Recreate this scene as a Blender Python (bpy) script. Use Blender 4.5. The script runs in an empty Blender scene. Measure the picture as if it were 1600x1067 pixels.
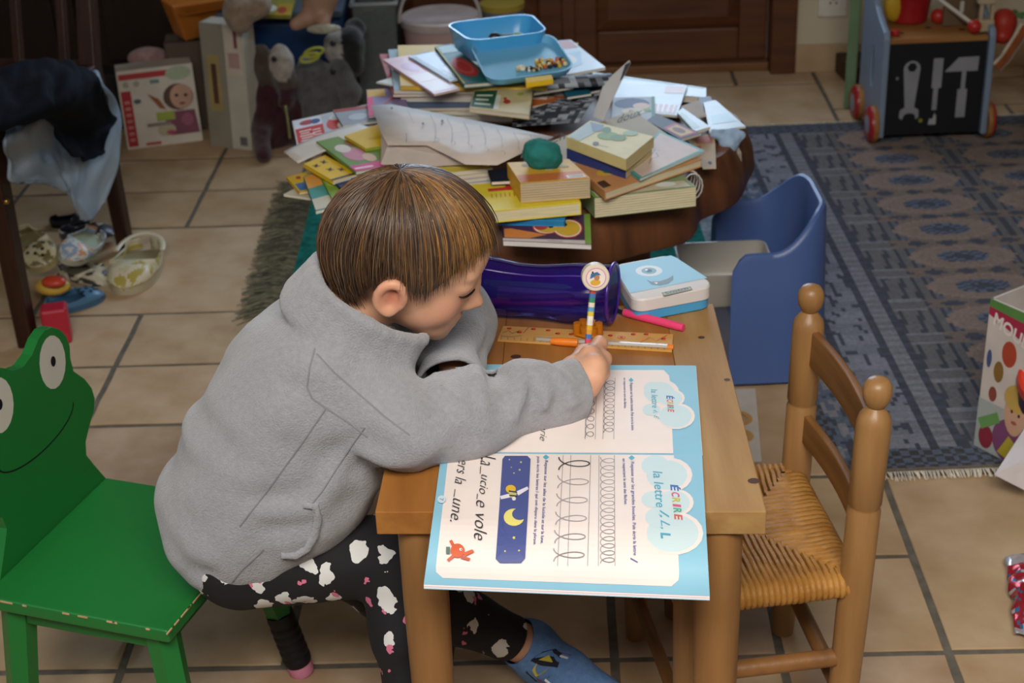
import bpy, bmesh, math, random
import numpy as np
from mathutils import Vector, Matrix, noise

SC = bpy.context.scene
COL = SC.collection
rnd = random.Random(7)

# ------------------------------------------------------------------ camera
F_PX, PITCH, ROLL, CAM_H = 2440.0, math.radians(27), math.radians(2.4), 1.45
_f = Vector((0, math.cos(PITCH), -math.sin(PITCH)))
_r0, _u0 = Vector((1, 0, 0)), Vector((0, math.sin(PITCH), math.cos(PITCH)))
CR = _r0 * math.cos(ROLL) - _u0 * math.sin(ROLL)
CU = _u0 * math.cos(ROLL) + _r0 * math.sin(ROLL)
cam_d = bpy.data.cameras.new('camera')
cam_d.sensor_width = 36.0
cam_d.lens = F_PX / 1600 * 36
cam_d.clip_start = 0.05
cam_d.dof.use_dof = True
cam_d.dof.focus_distance = 1.78
cam_d.dof.aperture_fstop = 9.0
cam = bpy.data.objects.new('camera', cam_d)
COL.objects.link(cam)
cam.matrix_world = Matrix(((CR.x, CU.x, -_f.x, 0), (CR.y, CU.y, -_f.y, 0), (CR.z, CU.z, -_f.z, CAM_H), (0, 0, 0, 1)))
SC.camera = cam


def P(x, y, z=0.0):
    """point of the room at height z that the photograph shows at pixel x, y"""
    d = _f + CR * ((x - 800) / F_PX) - CU * ((y - 533.5) / F_PX)
    t = (z - CAM_H) / d.z
    return Vector((d.x * t, d.y * t, z))


# ------------------------------------------------------------------ world, lights, exposure
w = bpy.data.worlds.new('world')
SC.world = w
w.use_nodes = True
w.node_tree.nodes['Background'].inputs[0].default_value = (0.62, 0.72, 0.9, 1)
w.node_tree.nodes['Background'].inputs[1].default_value = 0.09


def area(name, loc, target, sx, sy, power, col):
    d = bpy.data.lights.new(name, 'AREA')
    d.shape = 'RECTANGLE'
    d.size, d.size_y, d.energy, d.color = sx, sy, power, col
    o = bpy.data.objects.new(name, d)
    COL.objects.link(o)
    o.location = loc
    o.rotation_euler = (Vector(target) - Vector(loc)).to_track_quat('-Z', 'Y').to_euler()
    return o


area('daylight_french_window', (0.36, 5.0, 1.55), (0.15, 2.0, 0.5), 1.5, 1.3, 78, (0.80, 0.90, 1.0))
kl = area('overhead_key_light', (0.05, 0.0, 2.42), (0.26, 1.75, 0.35), 1.6, 1.1, 37, (1.0, 0.94, 0.85))  # key light added just under the ceiling; no window opens there
kl.data.spread = math.radians(100)
area('daylight_side_window', (-2.3, 0.2, 2.0), (0.0, 1.8, 0.4), 1.3, 1.3, 9, (0.72, 0.84, 1.0))
vs = SC.view_settings
SC.display_settings.display_device = 'sRGB'
vs.view_transform = 'Standard'
vs.look = 'None'
vs.exposure = 0.0
vs.gamma = 1.0
vs.use_curve_mapping = False


# ------------------------------------------------------------------ materials
def lin(c):
    if isinstance(c, str):
        c = c.lstrip('#')
        c = [int(c[i:i + 2], 16) / 255 for i in (0, 2, 4)]
    return tuple((x / 12.92 if x <= 0.04045 else ((x + 0.055) / 1.055) ** 2.4) for x in c[:3])


MATS = {}


def mat(name, col=None, rough=0.6, spec=0.4, metal=0.0, var=0.12, vs=9.0, bump=0.0, bs=90.0, coat=0.0,
        trans=0.0, alpha=1.0, sheen=0.0, stretch=(1, 1, 1), col2=None, emit=0, contrast=0.35):
    """principled material; colour from a hex value or (col None) from the mesh's Col attribute, varied by noise"""
    if name in MATS:
        return MATS[name]
    m = bpy.data.materials.new(name)
    m.use_nodes = True
    nt = m.node_tree
    b = nt.nodes['Principled BSDF']
    N, L = nt.nodes.new, nt.links.new
    if col is None:
        a = N('ShaderNodeVertexColor')
        a.layer_name = 'Col'
        src = a.outputs['Color']
    else:
        a = N('ShaderNodeRGB')
        a.outputs[0].default_value = (*lin(col), 1)
        src = a.outputs[0]
    tc = N('ShaderNodeTexCoord')
    mp = N('ShaderNodeMapping')
    mp.inputs['Scale'].default_value = stretch
    L(tc.outputs['Object'], mp.inputs['Vector'])
    if var > 0 or col2:
        n = N('ShaderNodeTexNoise')
        n.inputs['Scale'].default_value = vs
        n.inputs['Detail'].default_value = 5
        L(mp.outputs[0], n.inputs['Vector'])
        r = N('ShaderNodeMapRange')
        r.inputs['From Min'].default_value = 0.5 - contrast / 2
        r.inputs['From Max'].default_value = 0.5 + contrast / 2
        L(n.outputs['Fac'], r.inputs['Value'])
        if col2:
            mx = N('ShaderNodeMix')
            mx.data_type = 'RGBA'
            L(r.outputs[0], mx.inputs[0])
            L(src, mx.inputs[6])
            mx.inputs[7].default_value = (*lin(col2), 1)
            src = mx.outputs[2]
        else:
            r.inputs['To Min'].default_value = 1 - var
            r.inputs['To Max'].default_value = 1 + var
            hv = N('ShaderNodeHueSaturation')
            L(r.outputs[0], hv.inputs['Value'])
            L(src, hv.inputs['Color'])
            src = hv.outputs[0]
    L(src, b.inputs['Base Color'])
    b.inputs['Roughness'].default_value = rough
    b.inputs['Specular IOR Level'].default_value = spec
    b.inputs['Metallic'].default_value = metal
    b.inputs['Coat Weight'].default_value = coat
    b.inputs['Coat Roughness'].default_value = 0.12
    b.inputs['Transmission Weight'].default_value = trans
    b.inputs['Alpha'].default_value = alpha
    if sheen:
        b.inputs['Sheen Weight'].default_value = sheen
        b.inputs['Sheen Roughness'].default_value = 0.6
    if bump:
        n2 = N('ShaderNodeTexNoise')
        n2.inputs['Scale'].default_value = bs
        n2.inputs['Detail'].default_value = 4
        L(mp.outputs[0], n2.inputs['Vector'])
        bp = N('ShaderNodeBump')
        bp.inputs['Strength'].default_value = bump
        bp.inputs['Distance'].default_value = 0.004
        L(n2.outputs['Fac'], bp.inputs['Height'])
        L(bp.outputs[0], b.inputs['Normal'])
    MATS[name] = m
    return m


def wood(name, c1, c2, rough=0.5, axis=0, scale=6.0, coat=0.0, spec=0.4):
    st = [7, 7, 7]
    st[axis] = 0.8
    return mat(name, c1, rough, spec, var=0, vs=scale, col2=c2, stretch=tuple(st), bump=0.15, bs=scale * 4, coat=coat, contrast=0.5)


def glassy(name, col, mixf, rough=0.08):
    """thin clear plastic or pane: mostly see-through with a tinted gloss"""
    m = bpy.data.materials.new(name)
    m.use_nodes = True
    nt = m.node_tree
    N, L = nt.nodes.new, nt.links.new
    b = nt.nodes['Principled BSDF']
    out = nt.nodes['Material Output']
    b.inputs['Base Color'].default_value = (*lin(col), 1)
    b.inputs['Roughness'].default_value = rough
    t = N('ShaderNodeBsdfTransparent')
    t.inputs[0].default_value = (*[0.35 + 0.65 * x for x in lin(col)], 1)
    mx = N('ShaderNodeMixShader')
    mx.inputs[0].default_value = mixf
    L(t.outputs[0], mx.inputs[1])
    L(b.outputs[0], mx.inputs[2])
    L(mx.outputs[0], out.inputs['Surface'])
    MATS[name] = m
    return m


PRINT = mat('printed_paper', None, 0.55, 0.3, var=0.05, vs=30)
GLOSS = mat('glossy_cover', None, 0.5, 0.2, var=0.06, vs=25)
SHINY = mat('film_cover', None, 0.4, 0.35, var=0.06, vs=25, coat=0.05)
PAPER = mat('page_edges', None, 0.8, 0.2, var=0.10, vs=60, stretch=(0.3, 0.3, 8))
PLAST = mat('coloured_plastic', None, 0.35, 0.45, var=0.04)
CLOTH = mat('plush_cloth', None, 0.95, 0.1, var=0.25, vs=40, bump=0.6, bs=260, sheen=0.3)
CARD = mat('printed_card', None, 0.6, 0.3, var=0.08, vs=14)


# ------------------------------------------------------------------ mesh building
class G:
    """collects verts, faces and one colour per face; build() links ONE mesh object"""

    def __init__(s):
        s.v, s.f, s.c = [], [], []

    def add(s, vs, fs, col='#ffffff'):
        o = len(s.v)
        s.v.extend([tuple(p) for p in vs])
        c = lin(col) if isinstance(col, str) else col
        for f in fs:
            s.f.append(tuple(i + o for i in f))
            s.c.append(c)
        return s

    def hexa(s, b, t, col='#ffffff'):
        """solid between two rings of equal length (bottom and top outline)"""
        n = len(b)
        fs = [tuple(range(n))[::-1], tuple(range(n, 2 * n))]
        fs += [(i, (i + 1) % n, n + (i + 1) % n, n + i) for i in range(n)]
        return s.add(list(b) + list(t), fs, col)

    def box(s, c, size, R=None, col='#ffffff'):
        c = Vector(c)
        x, y, z = [k / 2 for k in size]
        R = R or Matrix.Identity(3)
        p = [c + R @ Vector(q) for q in ((-x, -y, -z), (x, -y, -z), (x, y, -z), (-x, y, -z), (-x, -y, z), (x, -y, z), (x, y, z), (-x, y, z))]
        return s.hexa(p[:4], p[4:], col)

    def prism(s, pts, off, col='#ffffff'):
        off = Vector(off)
        pts = [Vector(p) for p in pts]
        return s.hexa(pts, [p + off for p in pts], col)

    def face(s, pts, col='#ffffff'):
        return s.add(pts, [tuple(range(len(pts)))], col)

    def tube(s, path, r, n=10, col='#ffffff', caps=True, flat=1.0, up=None):
        path = [Vector(p) for p in path]
        m = len(path)
        rs = r if isinstance(r, (list, tuple)) else [r] * m
        vs, fs = [], []
        ref = Vector(up) if up else None
        for i, p in enumerate(path):
            d = (path[min(i + 1, m - 1)] - path[max(i - 1, 0)]).normalized()
            if ref is None or abs(ref.dot(d)) > 0.98:
                ref = Vector((0, 0, 1)) if abs(d.z) < 0.9 else Vector((1, 0, 0))
            a = d.cross(ref).normalized()
            b = a.cross(d).normalized()
            ref = b
            for k in range(n):
                t = 2 * math.pi * k / n
                vs.append(p + a * (math.cos(t) * rs[i]) + b * (math.sin(t) * rs[i] * flat))
        for i in range(m - 1):
            for k in range(n):
                k2 = (k + 1) % n
                fs.append((i * n + k, i * n + k2, (i + 1) * n + k2, (i + 1) * n + k))
        if caps:
            fs.append(tuple(range(n))[::-1])
            fs.append(tuple((m - 1) * n + k for k in range(n)))
        return s.add(vs, fs, col)

    def lathe(s, prof, M=None, n=20, col='#ffffff', cols=None):
        """prof: (radius, height) pairs, turned about z, then moved by M; cols: colour per band"""
        M = M or Matrix.Identity(4)
        vs = []
        for r, z in prof:
            for k in range(n):
                t = 2 * math.pi * k / n
                vs.append(M @ Vector((r * math.cos(t), r * math.sin(t), z)))
        o = len(s.v)
        s.v.extend([tuple(p) for p in vs])
        for i in range(len(prof) - 1):
            c = cols[i] if cols else col
            c = lin(c) if isinstance(c, str) else c
            for k in range(n):
                k2 = (k + 1) % n
                s.f.append((o + i * n + k, o + i * n + k2, o + (i + 1) * n + k2, o + (i + 1) * n + k))
                s.c.append(c)
        for i, rev in ((0, True), (len(prof) - 1, False)):
            if prof[i][0] > 1e-5:
                c = (cols[min(i, len(cols) - 1)] if cols else col)
                f = tuple(o + i * n + k for k in range(n))
                s.f.append(f[::-1] if rev else f)
                s.c.append(lin(c) if isinstance(c, str) else c)
        return s

    def ell(s, c, r, R=None, nu=14, nv=9, col='#ffffff', fn=None):
        c = Vector(c)
        R = R or Matrix.Identity(3)
        if not hasattr(r, '__len__'):
            r = (r, r, r)
        vs = [c + R @ Vector((0, 0, -r[2]))]
        for j in range(1, nv):
            ph = -math.pi / 2 + math.pi * j / nv
            for k in range(nu):
                t = 2 * math.pi * k / nu
                q = Vector((r[0] * math.cos(ph) * math.cos(t), r[1] * math.cos(ph) * math.sin(t), r[2] * math.sin(ph)))
                if fn:
                    q = fn(q)
                vs.append(c + R @ q)
        vs.append(c + R @ Vector((0, 0, r[2])))
        fs = []
        for k in range(nu):
            fs.append((0, 1 + (k + 1) % nu, 1 + k))
            for j in range(nv - 2):
                a, b2 = 1 + j * nu, 1 + (j + 1) * nu
                fs.append((a + k, a + (k + 1) % nu, b2 + (k + 1) % nu, b2 + k))
            fs.append((len(vs) - 1, 1 + (nv - 2) * nu + k, 1 + (nv - 2) * nu + (k + 1) % nu))
        return s.add(vs, fs, col)

    def grid(s, fn, nu, nv, col='#ffffff', cfn=None, closed=False):
        """fn(u,v)->point over the unit square; cfn(u,v)->colour of each cell"""
        o = len(s.v)
        for j in range(nv + 1):
            for i in range(nu + 1):
                s.v.append(tuple(fn(i / nu, j / nv)))
        base = lin(col) if isinstance(col, str) else col
        for j in range(nv):
            for i in range(nu):
                a = o + j * (nu + 1) + i
                s.f.append((a, a + 1, a + nu + 2, a + nu + 1))
                c = cfn((i + .5) / nu, (j + .5) / nv) if cfn else base
                s.c.append(lin(c) if isinstance(c, str) else c)
        return s

    def build(s, name, m, parent=None, smooth=None, bevel=0.0, solid=0.0, weld=False, recalc=True, sub=0, kind=None, seg=2):
        me = bpy.data.meshes.new(name)
        v = np.array(s.v, dtype=float)
        loc = Vector((0, 0, 0))
        if parent is None:
            lo, hi = v.min(0), v.max(0)
            loc = Vector(((lo[0] + hi[0]) / 2, (lo[1] + hi[1]) / 2, lo[2]))
            v = v - np.array(loc)
        me.from_pydata(v.tolist(), [], s.f)
        nl = len(me.loops)
        ca = me.color_attributes.new('Col', 'FLOAT_COLOR', 'CORNER')
        buf = np.ones((nl, 4), dtype=np.float32)
        cnt = np.array([len(f) for f in s.f])
        buf[:, :3] = np.repeat(np.array(s.c, dtype=np.float32), cnt, axis=0)
        ca.data.foreach_set('color', buf.ravel())
        if recalc or weld:
            bm = bmesh.new()
            bm.from_mesh(me)
            if weld:
                bmesh.ops.remove_doubles(bm, verts=bm.verts, dist=1e-5)
            if recalc:
                bmesh.ops.recalc_face_normals(bm, faces=bm.faces)
            bm.to_mesh(me)
            bm.free()
        if smooth is not None:
            me.shade_smooth()
            if smooth < 180:
                me.set_sharp_from_angle(angle=math.radians(smooth))
        me.materials.append(m)
        o = bpy.data.objects.new(name, me)
        COL.objects.link(o)
        o.location = loc
        if parent is not None:
            attach(o, parent)
        if solid:
            q = o.modifiers.new('thick', 'SOLIDIFY')
            q.thickness = solid
            q.offset = 0
        if sub:
            q = o.modifiers.new('sub', 'SUBSURF')
            q.levels = q.render_levels = sub
        if bevel:
            q = o.modifiers.new('bevel', 'BEVEL')
            q.width, q.segments, q.limit_method = bevel, seg, 'ANGLE'
            q.angle_limit = math.radians(40)
        if kind:
            o['kind'] = kind
        return o


def attach(o, parent):
    o.parent = parent
    if parent.parent is None:
        o.matrix_parent_inverse = Matrix.Translation(parent.location).inverted()


def tag(o, label, cat, group=None):
    o['label'] = label
    o['category'] = cat
    if group:
        o['group'] = group
    return o


def thing(name, label, cat, loc, group=None):
    o = bpy.data.objects.new(name, None)
    o.empty_display_size = 0.05
    COL.objects.link(o)
    o.location = loc
    return tag(o, label, cat, group)


def rotz(a):
    return Matrix.Rotation(math.radians(a), 3, 'Z')


def struct(o):
    o['kind'] = 'structure'
    return o


# ------------------------------------------------------------------ flat print: shapes in the u,v of a surface
TXT = {}


def text_mesh(s, bold=0.0, shear=0.0):
    key = (s, bold, shear)
    if key not in TXT:
        cu = bpy.data.curves.new('t', 'FONT')
        cu.body = s
        cu.offset = bold
        cu.shear = shear
        cu.resolution_u = 3
        ob = bpy.data.objects.new('t', cu)
        COL.objects.link(ob)
        bpy.context.view_layer.update()
        me = bpy.data.meshes.new_from_object(ob.evaluated_get(bpy.context.evaluated_depsgraph_get()))
        vs = np.array([tuple(v.co) for v in me.vertices]) if len(me.vertices) else np.zeros((1, 3))
        fs = [tuple(p.vertices) for p in me.polygons]
        lo, hi = vs.min(0), vs.max(0)
        d = np.maximum(hi - lo, 1e-6)
        TXT[key] = ((vs - lo)[:, :2] / d[:2], fs, d[0] / d[1])
        bpy.data.objects.remove(ob)
        bpy.data.meshes.remove(me)
        bpy.data.curves.remove(cu)
    return TXT[key]


def quadmap(q, lift=0.0):
    """bilinear surface A(0,0) B(1,0) C(1,1) D(0,1) with a normal"""
    A, B, C, D = [Vector(p) for p in q]
    n = (B - A).cross(D - A).normalized()

    def fn(u, v, h=0.0):
        return A * ((1 - u) * (1 - v)) + B * (u * (1 - v)) + C * (u * v) + D * ((1 - u) * v) + n * (lift + h)
    return fn


def filled(g, fn, pts, h, c):
    """flat outline; on a curved sheet it is cut into rings that follow the curve"""
    if not getattr(fn, 'fine', False):
        g.face([fn(u, v, h) for u, v in pts], c)
        return
    n = len(pts)
    mu, mv = sum(p[0] for p in pts) / n, sum(p[1] for p in pts) / n
    ed = [(pts[i][0] + (pts[(i + 1) % n][0] - pts[i][0]) * k / 4, pts[i][1] + (pts[(i + 1) % n][1] - pts[i][1]) * k / 4) for i in range(n) for k in range(4 if n < 12 else 1)]
    ed = ed if n < 12 else pts
    m = len(ed)
    vs = [fn(mu, mv, h)]
    for j in range(1, 6):
        vs += [fn(mu + (u - mu) * j / 5, mv + (v - mv) * j / 5, h) for u, v in ed]
    fs = [(0, 1 + i, 1 + (i + 1) % m) for i in range(m)]
    for j in range(4):
        fs += [(1 + j * m + i, 1 + (j + 1) * m + i, 1 + (j + 1) * m + (i + 1) % m, 1 + j * m + (i + 1) % m) for i in range(m)]
    g.add(vs, fs, c)


def shapes(g, fn, items, step=0.00025, start=0.0004):
    """flat print on fn(u,v,h): rect, ell, poly, text, line; later items lie over earlier ones"""
    h = start
    for it in items:
        k = it[0]
        if k == 'rect':
            _, u0, v0, u1, v1, c = it
            g.face([fn(u0, v0, h), fn(u1, v0, h), fn(u1, v1, h), fn(u0, v1, h)], c)
        elif k == 'rrect':
            _, u0, v0, u1, v1, ru, rv, c = it
            pts = []
            for cx, cy, a0 in ((u1 - ru, v0 + rv, -90), (u1 - ru, v1 - rv, 0), (u0 + ru, v1 - rv, 90), (u0 + ru, v0 + rv, 180)):
                for j in range(6):
                    a = math.radians(a0 + 18 * j)
                    pts.append((cx + ru * math.cos(a), cy + rv * math.sin(a)))
            g.face([fn(u, v, h) for u, v in pts], c)
        elif k == 'ell':
            _, cu, cv, ru, rv, c = it
            filled(g, fn, [(cu + ru * math.cos(t * math.pi / 9), cv + rv * math.sin(t * math.pi / 9)) for t in range(18)], h, c)
        elif k == 'poly':
            filled(g, fn, it[1], h, it[2])
        elif k == 'text':
            # ('text', string, u0, v0, du, dv, colour, [bold, shear]): baseline box from u0,v0 spanning du along text and dv up
            s, u0, v0, du, dv, c = it[1:7]
            vs, fs, _a = text_mesh(s, *(it[7:9] if len(it) > 7 else ()))
            g.add([fn(u0 + x * du[0] + y * dv[0], v0 + x * du[1] + y * dv[1], h) for x, y in vs], fs, c)
        elif k == 'line':
            pts, wd, c = it[1:4]
            if len(pts) == 2 and getattr(fn, 'fine', False):
                pts = [(pts[0][0] + (pts[1][0] - pts[0][0]) * j / 20, pts[0][1] + (pts[1][1] - pts[0][1]) * j / 20) for j in range(21)]
            p3 = [fn(u, v, h) for u, v in pts]
            nn = fn.nn if hasattr(fn, 'nn') else (fn(0.5, 0.5, 1) - fn(0.5, 0.5, 0)).normalized()
            L, Rr = [], []
            for i in range(len(p3)):
                d = (p3[min(i + 1, len(p3) - 1)] - p3[max(i - 1, 0)])
                if d.length < 1e-9:
                    d = Vector((1, 0, 0))
                sd = d.normalized().cross(nn) * (wd / 2)
                L.append(p3[i] + sd)
                Rr.append(p3[i] - sd)
            m = len(p3)
            g.add(L + Rr, [(i, i + 1, m + i + 1, m + i) for i in range(m - 1)], c)
        h += step
    return g


def T(s, u, v, wu, hv, c, bold=0.0, shear=0.0):
    """text running along +u"""
    return ('text', s, u, v, (wu, 0), (0, hv), c, bold, shear)


# ------------------------------------------------------------------ the room shell
GR = math.radians(-1.8)                       # the tile grid and the back wall are turned a little
GM = Matrix.Rotation(GR, 3, 'Z')
G0 = Vector((0.0, 1.818, 0))


def gp(a, b, z=0.0):
    """floor-grid coordinates (metres along the rows, metres away from the camera)"""
    return GM @ Vector((a, b, z)) + G0


GROUT = mat('grout', '#6d665c', 0.95, 0.1, var=0.2, vs=40, bump=0.4)
fl = struct(G().box((0, 2.0, -0.0435), (6.4, 8.4, 0.082)).build('floor', GROUT))
fl['label'] = 'sand-beige stone tile floor in a mixed-size layout with grey joints'
TILE = []
for i, (c1, c2) in enumerate((('#ccb190', '#a18058'), ('#c6ac92', '#967654'), ('#b08f6a', '#d0b698'), ('#cfb595', '#a68865'))):
    TILE.append(mat('stone_tile_%s' % 'abcd'[i], c1, 0.68, 0.3, var=0, vs=7 + i, col2=c2, bump=0.25, bs=30, contrast=0.55))
TM = {}


def tile_mesh(wx, wy, k):
    key = (wx, wy, k)
    if key not in TM:
        bm = bmesh.new()
        r = random.Random(hash(key) % 1000)
        gpx = 0.0062
        out = []
        for (x0, y0, x1, y1, n) in ((gpx, gpx, wx - gpx, gpx, 5), (wx - gpx, gpx, wx - gpx, wy - gpx, 5), (wx - gpx, wy - gpx, gpx, wy - gpx, 5), (gpx, wy - gpx, gpx, gpx, 5)):
            for j in range(n):
                t = j / n
                out.append((x0 + (x1 - x0) * t + r.uniform(-.001, .001), y0 + (y1 - y0) * t + r.uniform(-.001, .001)))
        cx, cy = wx / 2, wy / 2
        lo = [bm.verts.new((x, y, -0.012)) for x, y in out]
        md = [bm.verts.new((x, y, -0.0012)) for x, y in out]
        hi = [bm.verts.new((x + (cx - x) * .008, y + (cy - y) * .008, 0)) for x, y in out]
        n = len(out)
        for a, b in ((lo, md), (md, hi)):
            for j in range(n):
                bm.faces.new((a[j], a[(j + 1) % n], b[(j + 1) % n], b[j]))
        bm.faces.new(hi)
        me = bpy.data.meshes.new('tile')
        bm.to_mesh(me)
        bm.free()
        me.materials.append(TILE[k])
        TM[key] = me
    return TM[key]


MOD = 0.2415
occ = {}
# known stones of the photograph first (column, row, columns, rows), then a mixed fill
X0 = 0.13 - 6 * MOD * 2                       # a joint seen at a = 0.13
NX, NY = 24, 13
known = []


def col_of(a):
    return round((a - X0) / MOD)


kn = [(-0.81, -1), (0, 0)]
c_80, c_57, c_62 = col_of(-0.765), col_of(-0.53), col_of(0.62)
for (c, r, w_, h_) in ((c_80 - 2, 8, 2, 1), (c_80, 8, 1, 1), (c_80 - 2, 7, 2, 1), (c_80, 7, 1, 1), (c_80 - 1, 5, 2, 2), (c_80 + 1, 5, 2, 3), (c_80 + 1, 8, 2, 1),
                       (c_80 - 2, 4, 2, 1), (c_80, 4, 2, 1), (c_80, 3, 1, 1), (c_80 - 2, 3, 2, 1), (c_80 + 1, 3, 2, 2), (c_80 - 1, 1, 2, 2),
                       (c_62, 0, 2, 2), (c_62 - 1, 0, 1, 1), (c_62 - 2, 0, 1, 2), (c_62 - 1, 1, 1, 1), (c_62 - 3, 0, 1, 1), (c_62, -1, 2, 1), (c_62 - 1, -1, 1, 1), (c_62 - 2, -1, 1, 1), (c_62 - 4, 0, 1, 2)):
    cells = [(c + i, r + j) for i in range(w_) for j in range(h_)]
    if any(q in occ for q in cells):
        continue
    for q in cells:
        occ[q] = 1
    known.append((c, r, w_, h_))
tr = random.Random(3)
for r in range(-3, NY):
    for c in range(0, NX):
        if (c, r) in occ:
            continue
        for (w_, h_) in tr.sample([(2, 2), (2, 1), (2, 1), (1, 1), (1, 2), (2, 2)], 6) + [(1, 1)]:
            cells = [(c + i, r + j) for i in range(w_) for j in range(h_)]
            if all(q not in occ and q[0] < NX and q[1] < NY for q in cells):
                break
        for q in cells:
            occ[q] = 1
        known.append((c, r, w_, h_))
for (c, r, w_, h_) in known:
    if (r + h_) * MOD + G0.y > 4.72:
        h_ = 1
    o = bpy.data.objects.new('tile', tile_mesh(round(w_ * MOD, 4), round(h_ * MOD, 4), tr.randrange(4)))
    COL.objects.link(o)
    p = gp(X0 + c * MOD, r * MOD)
    o.location = (p.x, p.y, tr.uniform(-.0006, .0006))
    o.rotation_euler = (0, 0, GR)
    attach(o, fl)

# walls: plane of the back wall at grid depth WB
WB = 2.77
WALL = mat('plaster_wall', '#cbbfa8', 0.9, 0.15, var=0.06, vs=4, bump=0.25, bs=50)
STONE = mat('stone_plinth', '#b59a79', 0.6, 0.35, var=0.12, vs=9, bump=0.2, bs=40)
DOORW = wood('door_wood', '#6e4226', '#4f2c17', 0.5, 0, 5.0)
DARKW = wood('dark_furniture_wood', '#2e1b12', '#1f120c', 0.45, 2, 6.0)
DX0, DX1 = -0.54, 0.80                       # opening of the French window in the back wall


def gbox(g, a0, a1, b0, b1, z0, z1, col='#ffffff'):
    q = [gp(a0, b0), gp(a1, b0), gp(a1, b1), gp(a0, b1)]
    up = Vector((0, 0, 1))
    return g.hexa([p + up * z0 for p in q], [p + up * z1 for p in q], col)


g = G()
gbox(g, -3.0, DX0, WB, WB + 0.25, 0, 2.5)
gbox(g, DX1, 3.2, WB, WB + 0.25, 0, 2.5)
gbox(g, DX0, DX1, WB, WB + 0.25, 2.2, 2.5)
struct(g.build('wall_back', WALL))
g = G()
gbox(g, DX1, 3.2, WB - 0.014, WB - 0.001, 0.0, 0.085)
struct(g.build('baseboard_back', STONE, bevel=0.003))
struct(G().box((-2.75, 1.9, 1.25), (0.2, 8.2, 2.5)).build('wall_left', WALL))
struct(G().box((2.75, 3.2, 1.25), (0.2, 3.4, 2.5)).build('wall_right', WALL))
struct(G().box((0, 1.9, 2.56), (6.4, 8.4, 0.1)).build('ceiling', mat('ceiling_paint', '#d8d2c6', 0.9, 0.1, var=0.04)))

# French window: frame, two leaves with wooden panels below and panes above
dr = bpy.data.objects.new('door_1', None)
COL.objects.link(dr)
dr.location = gp((DX0 + DX1) / 2, WB, 0)
struct(dr)
dr['label'] = 'brown wooden French window with raised lower panels'
g = G()
gbox(g, DX1 - 0.075, DX1, WB - 0.02, WB + 0.12, 0, 2.2)
gbox(g, DX0, DX0 + 0.075, WB - 0.02, WB + 0.12, 0, 2.2)
gbox(g, DX0, DX1, WB - 0.02, WB + 0.12, 2.13, 2.2)
g.build('door_frame', DOORW, dr, bevel=0.004)
g = G()
gbox(g, DX0 + 0.075, DX1 - 0.075, WB + 0.02, WB + 0.1, 0.0, 0.026)
g.build('threshold', wood('threshold_wood', '#8a5f3a', '#6b4527'), dr, bevel=0.004)
PANE = glassy('window_pane', '#e8f4ff', 0.08)
mid = 0.12
for (a0, a1) in ((DX0 + 0.08, mid - 0.003), (mid + 0.003, DX1 - 0.08)):
    lf = G()
    b0, b1 = WB + 0.045, WB + 0.085
    gbox(lf, a0, a0 + 0.085, b0, b1, 0.03, 2.12)
    if a0 > 0:
        gbox(lf, a0 - 0.022, a0 + 0.02, b0 - 0.012, b0, 0.03, 2.12)
    gbox(lf, a1 - 0.085, a1, b0, b1, 0.03, 2.12)
    for z0, z1 in ((0.03, 0.13), (0.40, 0.50), (0.78, 0.88), (1.42, 1.46), (2.02, 2.12)):
        gbox(lf, a0 + 0.085, a1 - 0.085, b0, b1, z0, z1)
    leaf = lf.build('door_leaf', DOORW, dr, bevel=0.006)
    for z0, z1 in ((0.13, 0.40), (0.50, 0.78)):
        pn = G()
        q0, q1, r0, r1 = a0 + 0.085, a1 - 0.085, z0, z1
        gbox(pn, q0, q1, b0 + 0.018, b1 - 0.008, r0, r1)
        e = 0.035
        ring = [gp(q0, b0 + .016, r0), gp(q1, b0 + .016, r0), gp(q1, b0 + .016, r1), gp(q0, b0 + .016, r1)]
        ring2 = [gp(q0 + e, b0 - .002, r0 + e), gp(q1 - e, b0 - .002, r0 + e), gp(q1 - e, b0 - .002, r1 - e), gp(q0 + e, b0 - .002, r1 - e)]
        pn.hexa(ring, ring2)
        pn.build('raised_panel', DOORW, leaf)
    for z0, z1 in ((0.88, 1.42), (1.46, 2.02)):
        pn = G()
        gbox(pn, a0 + 0.085, a1 - 0.085, b0 + 0.017, b0 + 0.021, z0, z1)
        pn.build('pane', PANE, leaf)
p = gp(DX1 - 0.078, WB + 0.035, 0.22)
hg = G().tube([p, p + Vector((0, 0, 0.075))], 0.006, 10)
hg.ell(p + Vector((-.004, -.005, 0.045)), 0.006)
hg.build('hinge', mat('hinge_steel', '#8c867c', 0.35, 0.5, metal=0.9), dr, smooth=40)

# wall socket
_d = _f + CR * ((1301 - 800) / F_PX) - CU * ((3 - 533.5) / F_PX)
_n = GM @ Vector((0, 1, 0))
SOK = Vector((0, 0, CAM_H)) + _d * ((gp(0, WB) - Vector((0, 0, CAM_H))).dot(_n) / _d.dot(_n))
so = thing('wall_socket', 'white wall socket on the plaster above the stone plinth', 'socket', SOK)
p = SOK + GM @ Vector((0, -.006, 0))
g = G().box(p, (0.085, 0.012, 0.085), GM)
g.build('plate', mat('white_plastic', '#d8d2c8', 0.4), so, bevel=0.004)
M4 = Matrix.Translation(SOK + GM @ Vector((0, -.0125, 0))) @ GM.to_4x4() @ Matrix.Rotation(math.radians(90), 4, 'X')
G().lathe([(0.024, -.001), (0.026, 0.002), (0.019, 0.002), (0.019, -0.001), (0.0001, -0.001)], M4, 24).build('ring', MATS['white_plastic'], so, smooth=40)
g = G()
for dx, dz in ((-.009, 0), (.009, 0)):
    g.box(SOK + GM @ Vector((dx, -.013, dz)), (0.005, 0.003, 0.005), GM)
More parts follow.
